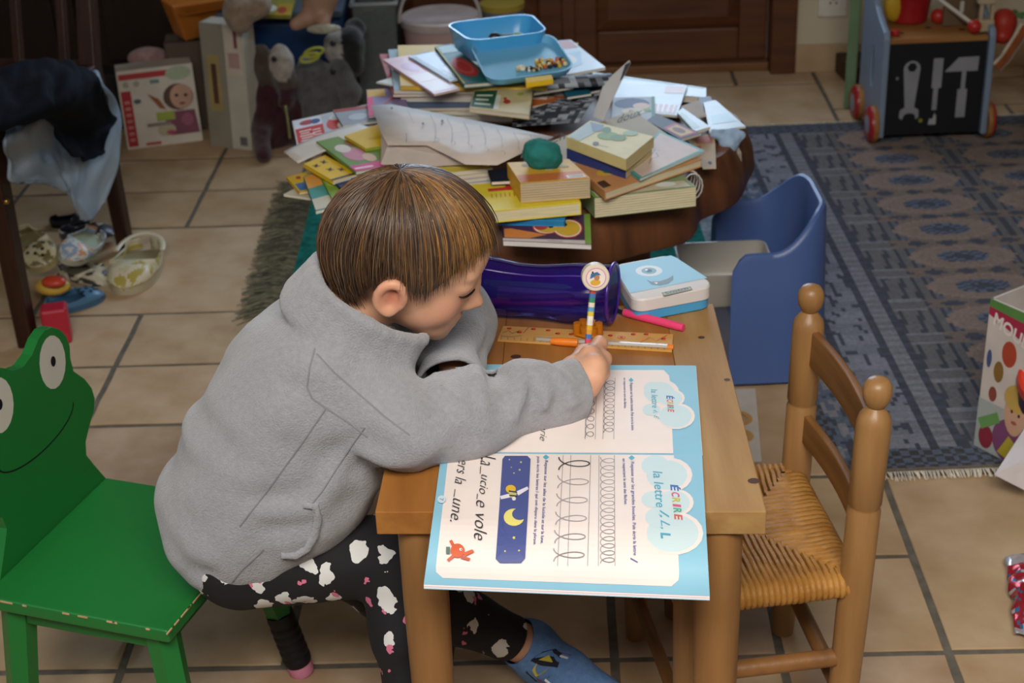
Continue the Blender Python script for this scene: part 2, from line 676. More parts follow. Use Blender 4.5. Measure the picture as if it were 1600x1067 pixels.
g.box(SOK + GM @ Vector((0, -.014, .012)), (0.004, 0.006, 0.004), GM)
g.build('pin_hole', mat('socket_dark', '#1c1a18', 0.7), so)

# dark sideboard along the back wall on the left
sb = thing('sideboard', 'very dark wooden sideboard standing against the back wall at left', 'sideboard', (-1.45, 4.55, 0))
g = G()
gbox(g, -2.5, -0.88, WB - 0.14, WB - 0.005, 0.05, 1.1)
g.build('body', DARKW, sb, bevel=0.006)
g = G()
gbox(g, -2.52, -0.87, WB - 0.13, WB - 0.005, 0, 0.05)
g.build('plinth', DARKW, sb)
for i in range(4):
    a0 = -2.48 + i * 0.395
    g = G()
    gbox(g, a0 + 0.01, a0 + 0.385, WB - 0.16, WB - 0.142, 0.08, 1.06)
    d_ = g.build('door', DARKW, sb, bevel=0.004)
    g = G()
    gbox(g, a0 + 0.07, a0 + 0.325, WB - 0.17, WB - 0.161, 0.15, 0.99)
    g.build('panel', DARKW, d_, bevel=0.006)

# ------------------------------------------------------------------ rugs
# blue oriental rug: one pile surface, its woven pattern computed per knot
RX0, RX1, RY0, RY1 = 0.535, 2.35, 2.28, 4.07
rc = {k: np.array(lin(v)) for k, v in dict(base='#625f64', rose='#806a60', navy='#232a3f', blue='#4b5a74', pale='#7c7b85', dark='#1d1e24', tan='#6a594a').items()}


def rug_col(x, y):
    n = noise.noise((x * 40, y * 90, 0)) * 0.5 + noise.noise((x * 120, y * 30, 3)) * 0.5
    ab = 1 + 0.22 * n
    du = min(x - RX0, RX1 - x)
    dv = min(y - RY0, RY1 - y)
    c = rc['base'] * 1.0
    d = min(du, dv)
    if d < 0.006:
        c = rc['tan']
    elif dv < 0.075 and dv <= du or d < 0.03:
        k = int((x if dv < du else y) / 0.014) + int((dv if dv < du else du) / 0.012)
        c = rc['dark'] if k % 2 else rc['blue'] * .8
    elif du < 0.33:
        # long stripes of the border
        for s_, wd in ((0.105, .006), (0.198, .007), (0.25, .007)):
            if abs(du - s_) < wd:
                c = rc['navy'] * (0.75 if int(y / 0.012) % 3 else 1.4)
                return c * ab
        if du < 0.1:
            q_ = noise.noise((x * 55, y * 28, 7))
            c = rc['navy'] * 1.15 if q_ > .22 else (rc['pale'] if q_ < -.2 else rc['blue'])
        elif du < 0.2:
            c = rc['pale'] * (0.8 if int(y / 0.05) % 2 else .62) + rc['blue'] * .25
            if noise.noise((x * 60, y * 34, 11)) > .25:
                c = rc['navy'] * 1.1
        elif du < 0.25:
            c = rc['pale'] * (.9 if int(y / 0.013) % 2 else .65)
        else:
            c = rc['base'] * .85
            yy = ((y - 3.0) / 0.155 + .5) % 1 - .5
            xx = (du - 0.315)
            if abs(yy) < .33:
                for q in (-.05, -.012, .018, .052):
                    if abs(xx - q - yy * .02) < .0055:
                        c = rc['navy'] * .8
            if .33 < abs(yy) < .40:
                c = rc['pale'] * .85
    else:
        c = rc['rose'] * .72
        yy = ((y - 3.0) / 0.155 + .5) % 1 - .5
        px = ((x - 1.008) / 0.29 + .5) % 1 - .5
        ex, ey = px * .29 / 0.118, yy * .155 / 0.063
        r = math.hypot(ex, ey)
        if r < 1:
            c = rc['rose'] * (.98 if r < .85 else 1.08)
            if r < .5:
                c = rc['blue'] * 1.05
                if (int(ex * 9 + 20) + int(ey * 9 + 20)) % 2 or r < .2:
                    c = rc['navy'] * .9
        else:
            lx = abs(abs(px) * .29 - .145)
            if lx < .05 and abs(yy) < .36:
                c = rc['base'] * .8
                for q in (.006, .028, .047):
                    if abs(lx - q) < .0055:
                        c = rc['navy'] * .85
                if (int(yy * 30 + 50)) % 2 and .03 < lx < .046:
                    c = rc['blue'] * .8
            elif abs(abs(yy) - .5 + .05 * math.sin(x * 90)) < .045:
                c = rc['navy'] * 1.1
    return c * ab


g = G()
nx, ny = 226, 224
g.grid(lambda u, v: (RX0 + (RX1 - RX0) * u, RY0 + (RY1 - RY0) * v, 0.008 + 0.0012 * noise.noise((u * 90, v * 110, 1))), nx, ny,
       cfn=lambda u, v: tuple(rug_col(RX0 + (RX1 - RX0) * u, RY0 + (RY1 - RY0) * v)))
rug = thing('rug', 'blue and rose oriental rug with rows of oval medallions', 'rug', ((RX0 + RX1) / 2, RY0, 0))
RUGM = mat('rug_pile', None, 0.95, 0.08, var=0.22, vs=160, bump=0.7, bs=420, sheen=0.15)
G0b = g.build('pile', RUGM, rug, smooth=180, recalc=False)
G().box(((RX0 + RX1) / 2, (RY0 + RY1) / 2, 0.0035), (RX1 - RX0, RY1 - RY0, 0.007), col='#4a4038').build('backing', CLOTH, rug)
g = G()
fr = random.Random(5)
for i in range(520):
    x = RX0 + (RX1 - RX0) * i / 520
    a = fr.uniform(-.006, .006)
    for yb, sg in ((RY0, -1), (RY1, 1)):
        g.tube([(x, yb, .006), (x + a * .5, yb + sg * .012, .005), (x + a, yb + sg * fr.uniform(.016, .024), .002)], 0.0013, 4, '#d8cfbd')
g.build('fringe', CLOTH, rug, kind='stuff')

# green rug with a shaggy grey fringe under the log table
gr_ = thing('green_rug', 'small green rug with grey trim under the log table', 'rug', (0, 3.4, 0))
GX0, GX1, GY0, GY1 = -0.485, 0.52, 3.0, 3.78
G().grid(lambda u, v: (GX0 + (GX1 - GX0) * u, GY0 + (GY1 - GY0) * v, 0.0125 + 0.0015 * noise.noise((u * 60, v * 60, 2))), 60, 50,
         cfn=lambda u, v: '#1d6b60' if u < .935 else '#8f97a0').build('pile', mat('green_pile', None, 0.95, 0.1, var=0.35, vs=50, bump=0.6, bs=300), gr_, smooth=180)
G().box(((GX0 + GX1) / 2, (GY0 + GY1) / 2, 0.0055), (GX1 - GX0, GY1 - GY0, 0.011), col='#17443e').build('backing', CLOTH, gr_)
g = G()
for i in range(1000):
    y = GY0 + (GY1 - GY0) * fr.random()
    l = fr.uniform(.03, .11)
    dy = fr.uniform(-.035, .035)
    z = fr.uniform(.004, .016)
    g.tube([(GX0 + .01, y, .008), (GX0 - l * .5, y + dy * .3, z), (GX0 - l, y + dy, .003)], 0.0012, 3, fr.choice(['#8a8672', '#7c7a66', '#6a6a5a', '#9a937c', '#5c5f52']))
g.build('shaggy_fringe', CLOTH, gr_, kind='stuff')

def PV(x, y, pt, n):
    """point where the sight line of pixel x, y meets a plane"""
    d = _f + CR * ((x - 800) / F_PX) - CU * ((y - 533.5) / F_PX)
    C = Vector((0, 0, CAM_H))
    return C + d * ((Vector(pt) - C).dot(Vector(n)) / d.dot(Vector(n)))


def skin_surface(caps, vx, k, smooth):
    """one closed skin (dual-contoured distance field, softly blended by k) around capsules and ellipsoids"""
    prim, lo, hi = [], np.full(3, 1e9), np.full(3, -1e9)
    for c in caps:
        if len(c) == 4 and not hasattr(c[1], '__len__'):
            p0, r0, p1, r1 = np.array(c[0], float), c[1], np.array(c[2], float), c[3]
            rm = max(r0, r1)
            l_, h_ = np.minimum(p0, p1) - rm, np.maximum(p0, p1) + rm
            prim.append(('c', p0, r0, p1, r1, l_, h_, min(k, 1.2 * min(r0, r1))))
        else:
            r = c[1] if hasattr(c[1], '__len__') else (c[1],) * 3
            R = np.array(c[2]) if len(c) > 2 and c[2] is not None else np.eye(3)
            ext = np.sqrt(((R * np.array(r)) ** 2).sum(1))
            p0 = np.array(c[0], float)
            l_, h_ = p0 - ext, p0 + ext
            prim.append(('e', p0, np.array(r, float), R, None, l_, h_, min(k, 1.2 * min(r))))
        lo, hi = np.minimum(lo, l_), np.maximum(hi, h_)
    lo -= 4 * vx
    n = np.ceil((hi - lo) / vx).astype(int) + 5
    D = np.full(n, 0.05, dtype=np.float32)
    for q in prim:
        kk = q[7]
        i0 = np.maximum(np.floor((q[5] - kk - 2 * vx - lo) / vx).astype(int), 0)
        i1 = np.minimum(np.ceil((q[6] + kk + 2 * vx - lo) / vx).astype(int) + 1, n)
        ax_ = [lo[i] + vx * np.arange(i0[i], i1[i], dtype=np.float32) for i in range(3)]
        X, Y, Z = ax_[0][:, None, None], ax_[1][None, :, None], ax_[2][None, None, :]
        x, y, z = X - q[1][0], Y - q[1][1], Z - q[1][2]
        if q[0] == 'c':
            ba = q[3] - q[1]
            t = np.clip((x * ba[0] + y * ba[1] + z * ba[2]) / max(ba @ ba, 1e-12), 0, 1)
            d = np.sqrt((x - t * ba[0]) ** 2 + (y - t * ba[1]) ** 2 + (z - t * ba[2]) ** 2) - (q[2] + (q[4] - q[2]) * t)
        else:
            R, r = q[3], q[2]
            lx = [x * R[0, i] + y * R[1, i] + z * R[2, i] for i in range(3)]
            k0 = np.sqrt(sum((lx[i] / r[i]) ** 2 for i in range(3)))
            k1 = np.sqrt(sum((lx[i] / r[i] ** 2) ** 2 for i in range(3))) + 1e-6
            d = k0 * (k0 - 1) / k1
        sl = tuple(slice(i0[i], i1[i]) for i in range(3))
        old = D[sl]
        h = np.maximum(kk - np.abs(old - d), 0) / kk
        D[sl] = np.minimum(old, d) - h * h * kk * .25
    S = D < 0
    m = [k_ - 1 for k_ in n]
    cnt = np.zeros(m, dtype=np.int8)
    for dx in (0, 1):
        for dy in (0, 1):
            for dz in (0, 1):
                cnt += S[dx:dx + m[0], dy:dy + m[1], dz:dz + m[2]]
    act = np.argwhere((cnt > 0) & (cnt < 8))
    acc = np.zeros((len(act), 3))
    num = np.zeros(len(act))
    cor = [(a, b, c) for a in (0, 1) for b in (0, 1) for c in (0, 1)]
    val = {c: D[act[:, 0] + c[0], act[:, 1] + c[1], act[:, 2] + c[2]] for c in cor}
    for a in cor:
        for i in range(3):
            if a[i] == 0:
                b = list(a)
                b[i] = 1
                va, vb = val[a], val[tuple(b)]
                mk = (va < 0) != (vb < 0)
                t = np.where(mk, va / np.where(mk, va - vb, 1), 0)
                pt = np.array(a, float)[None, :].repeat(len(act), 0)
                pt[:, i] += t
                acc += pt * mk[:, None]
                num += mk
    V = lo + (act + acc / num[:, None]) * vx
    idx = np.full(m, -1, dtype=np.int32)
    idx[act[:, 0], act[:, 1], act[:, 2]] = np.arange(len(act))
    Fs = []
    for i in range(3):
        j, l = (i + 1) % 3, (i + 2) % 3
        sa = [slice(None)] * 3
        sb = [slice(None)] * 3
        sa[i], sb[i] = slice(0, -1), slice(1, None)
        e = np.argwhere(S[tuple(sa)] != S[tuple(sb)])
        ins = S[tuple(sa)][e[:, 0], e[:, 1], e[:, 2]]
        qs = []
        for dj, dl in ((0, 0), (1, 0), (1, 1), (0, 1)):
            c = e.copy()
            c[:, j] -= dj
            c[:, l] -= dl
            qs.append(idx[c[:, 0], c[:, 1], c[:, 2]])
        qs = np.stack(qs, 1)
        qs[ins] = qs[ins][:, ::-1]
        Fs.append(qs)
    Fq = np.concatenate(Fs)[:, ::-1]
    E = np.concatenate([Fq[:, [0, 1]], Fq[:, [1, 2]], Fq[:, [2, 3]], Fq[:, [3, 0]]])
    deg = np.bincount(E[:, 0], minlength=len(V)).astype(float)[:, None]
    for _ in range(smooth):
        sm = np.stack([np.bincount(E[:, 0], weights=V[E[:, 1], i], minlength=len(V)) for i in range(3)], 1)
        V = V + .5 * (sm / np.maximum(deg, 1) - V)
    return V, Fq


def blob(name, caps, voxel, m, parent=None, smooth=2, disp=None, cut=(), cols=None, solid=0.0, k=.02):
    """one closed skin around tapered capsules (p0, r0, p1, r1) and ellipsoids (c, (rx,ry,rz), R)"""
    V, Fq = skin_surface(caps, voxel, k, smooth)
    m2 = bpy.data.meshes.new(name)
    m2.from_pydata(V.tolist(), [], Fq.tolist())
    m2.update()
    if disp:
        nn = [(v.co.copy(), v.normal.copy()) for v in m2.vertices]
        m2.vertices.foreach_set('co', [x for c_, n_ in nn for x in (c_ + n_ * disp(c_))])
        m2.update()
    if cut:
        bm = bmesh.new()
        bm.from_mesh(m2)
        for p, n, keep in cut:          # open the skin beyond a plane, near a point only
            p, n = Vector(p), Vector(n)
            fs = [f for f in bm.faces if (f.calc_center_median() - p).length < keep]
            geo = list({x for f in fs for x in list(f.verts) + list(f.edges)}) + fs
            bmesh.ops.bisect_plane(bm, geom=geo, plane_co=p, plane_no=n, dist=1e-6)
            bm.faces.ensure_lookup_table()
            geo = [f for f in bm.faces if (f.calc_center_median() - p).length < keep and (f.calc_center_median() - p).dot(n) > 0]
            bmesh.ops.delete(bm, geom=geo, context='FACES')
        bm.to_mesh(m2)
        bm.free()
    loc = Vector((0, 0, 0))
    if parent is None:
        co = np.array([tuple(v.co) for v in m2.vertices])
        lo, hi = co.min(0), co.max(0)
        loc = Vector(((lo[0] + hi[0]) / 2, (lo[1] + hi[1]) / 2, lo[2]))
    if cols:
        ca = m2.color_attributes.new('Col', 'FLOAT_COLOR', 'POINT')
        buf = np.ones((len(m2.vertices), 4), dtype=np.float32)
        co = np.empty(len(m2.vertices) * 3, dtype=np.float32)
        m2.vertices.foreach_get('co', co)
        co = co.reshape(-1, 3)
        if isinstance(cols, tuple):      # (base, [(point, radius, colour, strength)])
            buf[:, :3] = cols[0]
            for p, r, k, s_ in cols[1]:
                f = (s_ * np.exp(-((co - np.array(p)) ** 2).sum(1) / r ** 2))[:, None]
                buf[:, :3] = buf[:, :3] * (1 - f) + np.array(k) * f
        else:
            for i in range(len(co)):
                c = cols(Vector(co[i]))
                buf[i, :3] = lin(c) if isinstance(c, str) else c
        ca.data.foreach_set('color', buf.ravel())
    if parent is None:
        m2.transform(Matrix.Translation(-loc))
    m2.shade_smooth()
    m2.materials.clear()
    m2.materials.append(m)
    o = bpy.data.objects.new(name, m2)
    COL.objects.link(o)
    o.location = loc
    if parent is not None:
        attach(o, parent)
    if solid:
        q = o.modifiers.new('thick', 'SOLIDIFY')
        q.thickness = solid
        q.offset = -1
    return o


# ------------------------------------------------------------------ child's pine table
PINE = wood('pine_top', '#ad7539', '#8c5726', 0.6, 1, 4.0, spec=.25)
PINEP = wood('pine_pale', '#b38e5c', '#946c3f', 0.6, 1, 4.5, spec=.25)
PINEL = wood('pine_leg', '#a57746', '#835a33', 0.5, 2, 4.0)
TZ = 0.50
tq = [Vector((-0.160, 1.462, TZ)), Vector((0.270, 1.430, TZ)), Vector((0.282, 1.955, TZ)), Vector((-0.128, 1.975, TZ))]
tf = quadmap(tq)
tb = thing('play_table', 'low pine table with round legs under the open workbook', 'table', (0.06, 1.7, 0))
for i, (u0, u1) in enumerate(((0, .30), (.3005, .585), (.5855, .835), (.8355, 1.0))):
    g = G()
    top = [tf(u0, 0), tf(u1, 0), tf(u1, 1), tf(u0, 1)]
    g.prism([p - Vector((0, 0, .030)) for p in top], (0, 0, .030))
    g.build('plank', PINEP if i == 3 else PINE, tb, bevel=0.0012)
kn_ = G()
for (px, py, r) in ((806, 557, .006), (1096, 527, .004), (1136, 593, .0035), (1178, 751, .006), (640, 712, .003), (657, 722, .004)):
    c = P(px, py, TZ + .0004)
    kn_.face([c + Vector((r * 1.2 * math.cos(k * .6), r * math.sin(k * .6), 0)) for k in range(10)], '#4a2b18')
for (px, py) in ((640, 716), (646, 735), (660, 706), (636, 742), (1030, 545)):
    c = P(px, py, TZ + .0005)
    kn_.box(c, (.003, .001, .0002), rotz(px * 7 % 180), '#b0283c')
kn_.build('knots_and_marks', PRINT, tb, recalc=False, kind='stuff')
for (u, v) in ((.105, .07), (.89, .06), (.12, .92), (.88, .92)):
    p = tf(u, v) - Vector((0, 0, .03))
    prof = [(.018, -.47), (.021, -.40), (.0255, -.25), (.027, -.12), (.027, 0)]
    G().lathe(prof, Matrix.Translation(p), 24).build('leg', PINEL, tb, smooth=50)
for v in (.075, .92):
    a, b = tf(.125, v) - Vector((0, 0, .30)), tf(.885, v) - Vector((0, 0, .30))
    if v > .5:
        G().tube([a, b], .012, 12).build('stretcher', PINEL, tb, smooth=50)
for v in (.30, .70):
    a, b = tf(.03, v), tf(.97, v)
    dn = Vector((0, 0, .030))
    G().prism([a - dn + Vector((0, -.02, 0)), b - dn + Vector((0, -.02, 0)), b - dn + Vector((0, .02, 0)), a - dn + Vector((0, .02, 0))], (0, 0, -.02)).build('batten', PINEL, tb)

# ------------------------------------------------------------------ rush-seated child's chair
CHW = wood('chair_wood', '#aa8050', '#8a6238', 0.4, 2, 5.0, spec=0.5)
CHX = wood('chair_slat_wood', '#96693a', '#774f2c', 0.45, 1, 5.0)
rcn = dict(NF=(.206, 1.578), NB=(.410, 1.603), FF=(.166, 1.866), FB=(.383, 1.864))
rch = thing('rush_chair', 'small wooden chair with woven rush seat and ball-topped posts', 'chair', (.29, 1.73, 0))
for k, dx in (('NB', .018), ('FB', .016)):
    x, y = rcn[k]
    hgt = .565
    top = Vector((x + dx, y, hgt))
    bot = Vector((x, y, 0))
    ax = top - bot
    M4 = Matrix.Translation(bot) @ ax.to_track_quat('Z', 'Y').to_matrix().to_4x4()
    prof = [(.016, 0), (.019, .06), (.0205, .2), (.0205, .384), (.0185, .387), (.0185, .391), (.0205, .394), (.0212, .47), (.0212, .505), (.019, .515), (.013, .523),
            (.0095, .527), (.0120, .530), (.0160, .537), (.0178, .547), (.0165, .556), (.0120, .563), (.006, .5655), (.0005, .566)]
    G().lathe(prof, M4, 24).build('post', CHW, rch, smooth=35)
for k in ('NF', 'FF'):
    x, y = rcn[k]
    G().lathe([(.015, 0), (.018, .08), (.0195, .2), (.0195, .288), (.016, .293), (.001, .294)], Matrix.Translation((x, y, 0)), 22).build('leg', CHW, rch, smooth=40)
for z0, z1 in ((.455, .505), (.335, .378)):
    a = Vector(rcn['NB'] + (0,))
    b = Vector(rcn['FB'] + (0,))
    g = G()

    def sl(u, v, a=a, b=b, z0=z0, z1=z1):
        p = a.lerp(b, u)
        bow = .010 * math.sin(u * math.pi)
        z = z0 + (z1 - z0) * v
        return Vector((p.x + bow + .018 * z / .56, p.y, z))
    g.grid(sl, 12, 3)
    g.build('slat', CHX, rch, solid=.011, smooth=40, bevel=.002)
for a, b, z, r in (('NF', 'NB', .158, .012), ('FF', 'FB', .095, .011), ('NF', 'FF', .075, .0095), ('NB', 'FB', .10, .011)):
    G().tube([Vector(rcn[a] + (z,)), Vector(rcn[b] + (z,))], r, 12).build('stretcher', CHX, rch, smooth=50)
SZ = .272
cs = [Vector(rcn[k] + (SZ,)) for k in ('NF', 'NB', 'FB', 'FF')]
cen = sum(cs, Vector()) / 4 + Vector((0, 0, -.004))
RUSH = mat('woven_rush', '#c08c48', 0.5, 0.35, var=0, vs=30, col2='#946326', contrast=.5, stretch=(1, 1, 1), bump=.3, bs=200)
wv = random.Random(2)
for i in range(4):
    A, B = cs[i], cs[(i + 1) % 4]
    n = 27
    inw = (cen - (A + B) / 2)
    inw.z = 0
    e = (B - A)
    perp = Vector((-e.y, e.x, 0)).normalized()
    if perp.dot(inw) < 0:
        perp = -perp
    depth = (cen - A).dot(perp)
    g = G()
    for k in range(n):
        t = (k + .5) / n
        p = A.lerp(B, t)
        # distance to the diagonals
        tc = (cen - A).dot(e) / e.length_squared
        reach = depth * (t / tc if t < tc else (1 - t) / (1 - tc))
        reach = max(reach, .012)
        jz = wv.uniform(-.0007, .0007)
        path = []
        for a in (200, 240, 270, 300, 340, 20, 50, 80):
            aa = math.radians(a)
            path.append(p - perp * (.011 * -math.cos(math.radians(a + 90 + 0))) * 0 + (-perp * math.sin(math.radians(80 - (a - 200) % 360)) * 0))
        path = []
        for a in np.linspace(-150, 90, 9):
            aa = math.radians(a)
            path.append(p - perp * (.014 * math.cos(aa)) + Vector((0, 0, .0135 * math.sin(aa) + jz)))
        m = 5
        for j in range(1, m + 1):
            s_ = reach * j / m
            path.append(p + perp * s_ + Vector((0, 0, .0135 - .006 * (s_ / depth) + jz)) + e.normalized() * wv.uniform(-.0006, .0006))
        g.tube(path, e.length / n * .56, 6, caps=False)
    g.build('rush_seat', RUSH, rch, smooth=60)
for i in range(4):
    G().tube([cs[i], cs[(i + 1) % 4]], .0105, 10).build('seat_rail', CHX, rch, smooth=60)

# ------------------------------------------------------------------ frog chair
GREEN = mat('green_paint', '#1f7433', 0.35, 0.4, var=0.05, vs=5, bump=.08, bs=30)
WORN = mat('worn_edge', '#c9a77c', 0.7, 0.2, var=.2)
EX = Vector((.943, -.333, 0)).normalized()     # towards the seat's front
EY = Vector((.333, .943, 0)).normalized()
FC = Vector((-.516, 1.738, 0))
SH = .28


def fp(a, b, z):
    return FC + EX * a + EY * b + Vector((0, 0, z))


fc_ = thing('frog_chair', 'green painted child chair with frog-face backrest', 'chair', FC)
g = G()
g.prism([fp(-.133, -.148, SH - .02), fp(.136, -.148, SH - .02), fp(.136, .148, SH - .02), fp(-.133, .148, SH - .02)], (0, 0, .02))
g.build('seat', GREEN, fc_, bevel=.004, seg=3)
g = G()
g.prism([fp(-.11, -.128, SH - .05), fp(.115, -.128, SH - .05), fp(.115, .128, SH - .05), fp(-.11, .128, SH - .05)], (0, 0, .03))
g.build('apron', GREEN, fc_, bevel=.003)
g = G()
wr = random.Random(9)
for k in range(16):
    t = wr.random()
    if k < 9:
        q0 = fp(-.133 + .269 * t, -.1486, SH - .002)
        g.box(q0, (wr.uniform(.004, .02), .0012, .0022), Matrix.Rotation(math.atan2(EX.y, EX.x), 3, 'Z'))
    else:
        q0 = fp(.1366, -.148 + .3 * t * t, SH - .002)
        g.box(q0, (.0012, wr.uniform(.006, .03), .002), Matrix.Rotation(math.atan2(EX.y, EX.x), 3, 'Z'))
g.build('worn_edge', WORN, fc_, kind='stuff')
BLACKM = mat('black_rubber', '#17161a', 0.5, 0.3, var=.05)
PINKE = mat('pink_eraser', '#d58aa6', 0.7, 0.2, var=.06)
for (a, b, da, db) in ((.105, -.115, .035, -.03), (-.105, -.115, -.02, -.03), (-.105, .115, -.02, .03), (.105, .115, .05, .02)):
    top, bot = fp(a, b, SH - .02), fp(a + da, b + db, 0)
    M4 = Matrix.Translation(bot) @ (top - bot).to_track_quat('Z', 'Y').to_matrix().to_4x4()
    L_ = (top - bot).length
    if (a, b) == (.105, .115):           # the pencil leg
        lg = G().lathe([(.019, .105), (.0225, L_)], M4, 6).build('leg', GREEN, fc_)
        prof = [(.019, .020)]
        for k in range(5):
            z = .026 + k * .014
            prof += [(.0205, z), (.0205, z + .008), (.0192, z + .010), (.0192, z + .012)]
        prof += [(.0205, .100), (.0195, .112)]
        G().lathe(prof, M4, 20).build('ribbed_ferrule', BLACKM, lg, smooth=35)
        G().lathe([(.0005, -.0005), (.016, .0), (.0185, .004), (.0185, .022)], M4, 20).build('eraser_foot', PINKE, lg, smooth=35)
    else:
        G().lathe([(.019, 0), (.0225, L_)], M4, 6).build('leg', GREEN, fc_)
# backrest: outline of the far half read on its plane, mirrored
bp0 = fp(-.133, 0, SH)
half = [(165, 747), (146, 725), (135, 711), (134, 690), (140, 665), (147, 642), (148, 622), (143, 606), (132, 592), (115, 580), (110, 560), (109, 541), (104, 526), (95, 516), (82, 511), (70, 516), (60, 530), (50, 555), (36, 573), (24, 582)]
hp = []
for (x, y) in half:
    q = PV(x, y, bp0, EX) - FC
    hp.append((q.dot(EY), q.z))
ce = (PV(82, 566, bp0, EX) - FC)
cn = (PV(-1, 636, bp0, EX) - FC)
mids = (ce.dot(EY) + cn.dot(EY)) / 2
hp = [(mids + .150, SH - .02)] + [(max(s, mids + .002), z) for s, z in hp]
out = hp + [(2 * mids - s, z) for s, z in hp[::-1]]
g = G()
pts = [fp(-.133, s, z) for s, z in out]
g.prism(pts, -EX * .016)
bk = g.build('backrest', GREEN, fc_, bevel=.002)
fm = lambda u, v, h=0: fp(-.133 + h, mids + u, v)
WHITEP = mat('white_paint', '#cfc9bd', 0.5, 0.3, var=.04)
for sgn in (1, -1):
    sx = sgn * abs(ce.dot(EY) - mids)
    g = G()
    shapes(g, fm, [('ell', sx, ce.z, .029, .038, '#d8d2c4')])
    e_ = g.build('eye', WHITEP, bk, recalc=False)
    g = G()
    shapes(g, fm, [('ell', sx + .001, ce.z + .001, .0055, .0075, '#141414')], start=.0008)
    g.build('pupil', BLACKM, bk, recalc=False)
m0 = PV(114, 628, bp0, EX) - FC
m1 = PV(30, 737, bp0, EX) - FC
g = G()
hw = abs(m0.dot(EY) - mids)
arc = [(hw * math.sin(t), m1.z + (m0.z - m1.z) * (1 - math.cos(t))) for t in np.linspace(-math.pi / 2, math.pi / 2, 25)]
shapes(g, fm, [('line', arc, .0022, '#0c1a0e')])
g.build('smile', BLACKM, bk, recalc=False)

# ------------------------------------------------------------------ blue plastic tub chair
BLUEP = mat('blue_plastic', '#4a639c', 0.38, 0.5, var=.04, vs=4, bump=.05, bs=300)
bc = thing('tub_chair', 'blue plastic tub chair for a child standing on the tiles', 'chair', (.51, 2.76, 0))
BX0, BX1, BY0, BY1 = .410, .602, 2.615, 2.905


def ring_pt(t, ins=0.0):
    """U-shaped plan from the near arm's front round the back to the far arm's front, t in 0..1"""
    x0, x1, y0, y1 = BX0 + ins * .3, BX1 - ins, BY0 + ins, BY1 - ins
    rr = max(.095 - ins * .6, .02)
    L1 = x1 - rr - x0
    L2 = math.pi / 2 * rr
    L3 = y1 - y0 - 2 * rr
    tot = 2 * L1 + 2 * L2 + L3
    d = t * tot
    if d < L1:
        return x0 + d, y0
    d -= L1
    if d < L2:
        a = d / rr
        return x1 - rr + rr * math.sin(a), y0 + rr - rr * math.cos(a)
    d -= L2
    if d < L3:
        return x1, y0 + rr + d
    d -= L3
    if d < L2:
        a = d / rr
        return x1 - rr + rr * math.cos(a), y1 - rr + rr * math.sin(a)
    d -= L2
    return x1 - rr - d, y1


def rim_z(t):
    k = abs(t - .5) * 2
    s = min(max((.72 - k) / .42, 0), 1)
    s = s * s * (3 - 2 * s)
    z = .262 + .068 * s
    if k > .9:
        z -= .035 * ((k - .9) / .1) ** 2
    return z


g = G()
NT = 48
prof = []
for i in range(NT + 1):
    t = i / NT
    zr = rim_z(t)
    row = []
    for ins, z in ((-.010, 0), (-.006, .02), (0, zr * .55), (.004, zr - .012), (.007, zr - .003), (.012, zr), (.017, zr - .003), (.020, zr - .012), (.026, .20), (.034, .12)):
        x, y = ring_pt(t, ins)
        row.append((x, y, min(z, zr)))
    prof.append(row)
K = len(prof[0])
g.add([p for r_ in prof for p in r_], [(i * K + j, (i + 1) * K + j, (i + 1) * K + j + 1, i * K + j + 1) for i in range(NT) for j in range(K - 1)])
n0 = len(g.v)
g.add(prof[0], [tuple(range(K))])
g.add(prof[-1], [tuple(range(K))])
g.build('shell', BLUEP, bc, smooth=40)
g = G()
g.prism([(BX0 + .004, BY0 + .02, 0), (BX1 - .02, BY0 + .02, 0), (BX1 - .02, BY1 - .02, 0), (BX0 + .004, BY1 - .02, 0)], (0, 0, .135))
g.build('seat', BLUEP, bc, bevel=.012, seg=3)
bc.location.z += .0105

# ------------------------------------------------------------------ log-slice table
BARK = wood('log_side', '#7a4a2a', '#3f2414', 0.5, 2, 3.2)
LOGT = mat('log_top', '#7a4a28', 0.5, 0.4, var=.2, vs=20)
LC = Vector((.052, 2.815, 0))
LT, LB = .452, .355
lg_ = thing('log_table', 'thick brown tree-slice coffee table heaped with books', 'table', LC)


def log_r(a):
    r = .415 + .012 * math.sin(3 * a + .5) + .008 * math.sin(7 * a + 1) + .005 * math.sin(13 * a)
    d = (a - math.radians(-38) + math.pi) % (2 * math.pi) - math.pi
    r -= .028 * math.exp(-(d / .16) ** 2)
    return r


NL_ = 120
rows = []
for z, k in ((LB, .985), (LB + .008, .998), ((LB + LT) / 2, .985), (LT - .008, .945), (LT, .93)):
    rows.append([LC + Vector((log_r(2 * math.pi * i / NL_) * k * math.cos(2 * math.pi * i / NL_), log_r(2 * math.pi * i / NL_) * k * math.sin(2 * math.pi * i / NL_), z)) for i in range(NL_)])
g = G()
g.add([p for r_ in rows for p in r_], [(j * NL_ + i, j * NL_ + (i + 1) % NL_, (j + 1) * NL_ + (i + 1) % NL_, (j + 1) * NL_ + i) for j in range(4) for i in range(NL_)] + [tuple(range(NL_))[::-1]])
sl_ = g.build('slab', BARK, lg_, smooth=50)
G().face(rows[-1]).build('cut_face', LOGT, lg_)
for a in (90, 215, 325):
    c = LC + Vector((.20 * math.cos(math.radians(a)), .20 * math.sin(math.radians(a)), 0))
    G().lathe([(.045, .014), (.05, .1), (.055, LB)], Matrix.Translation(c), 16).build('leg', BARK, lg_, smooth=50)

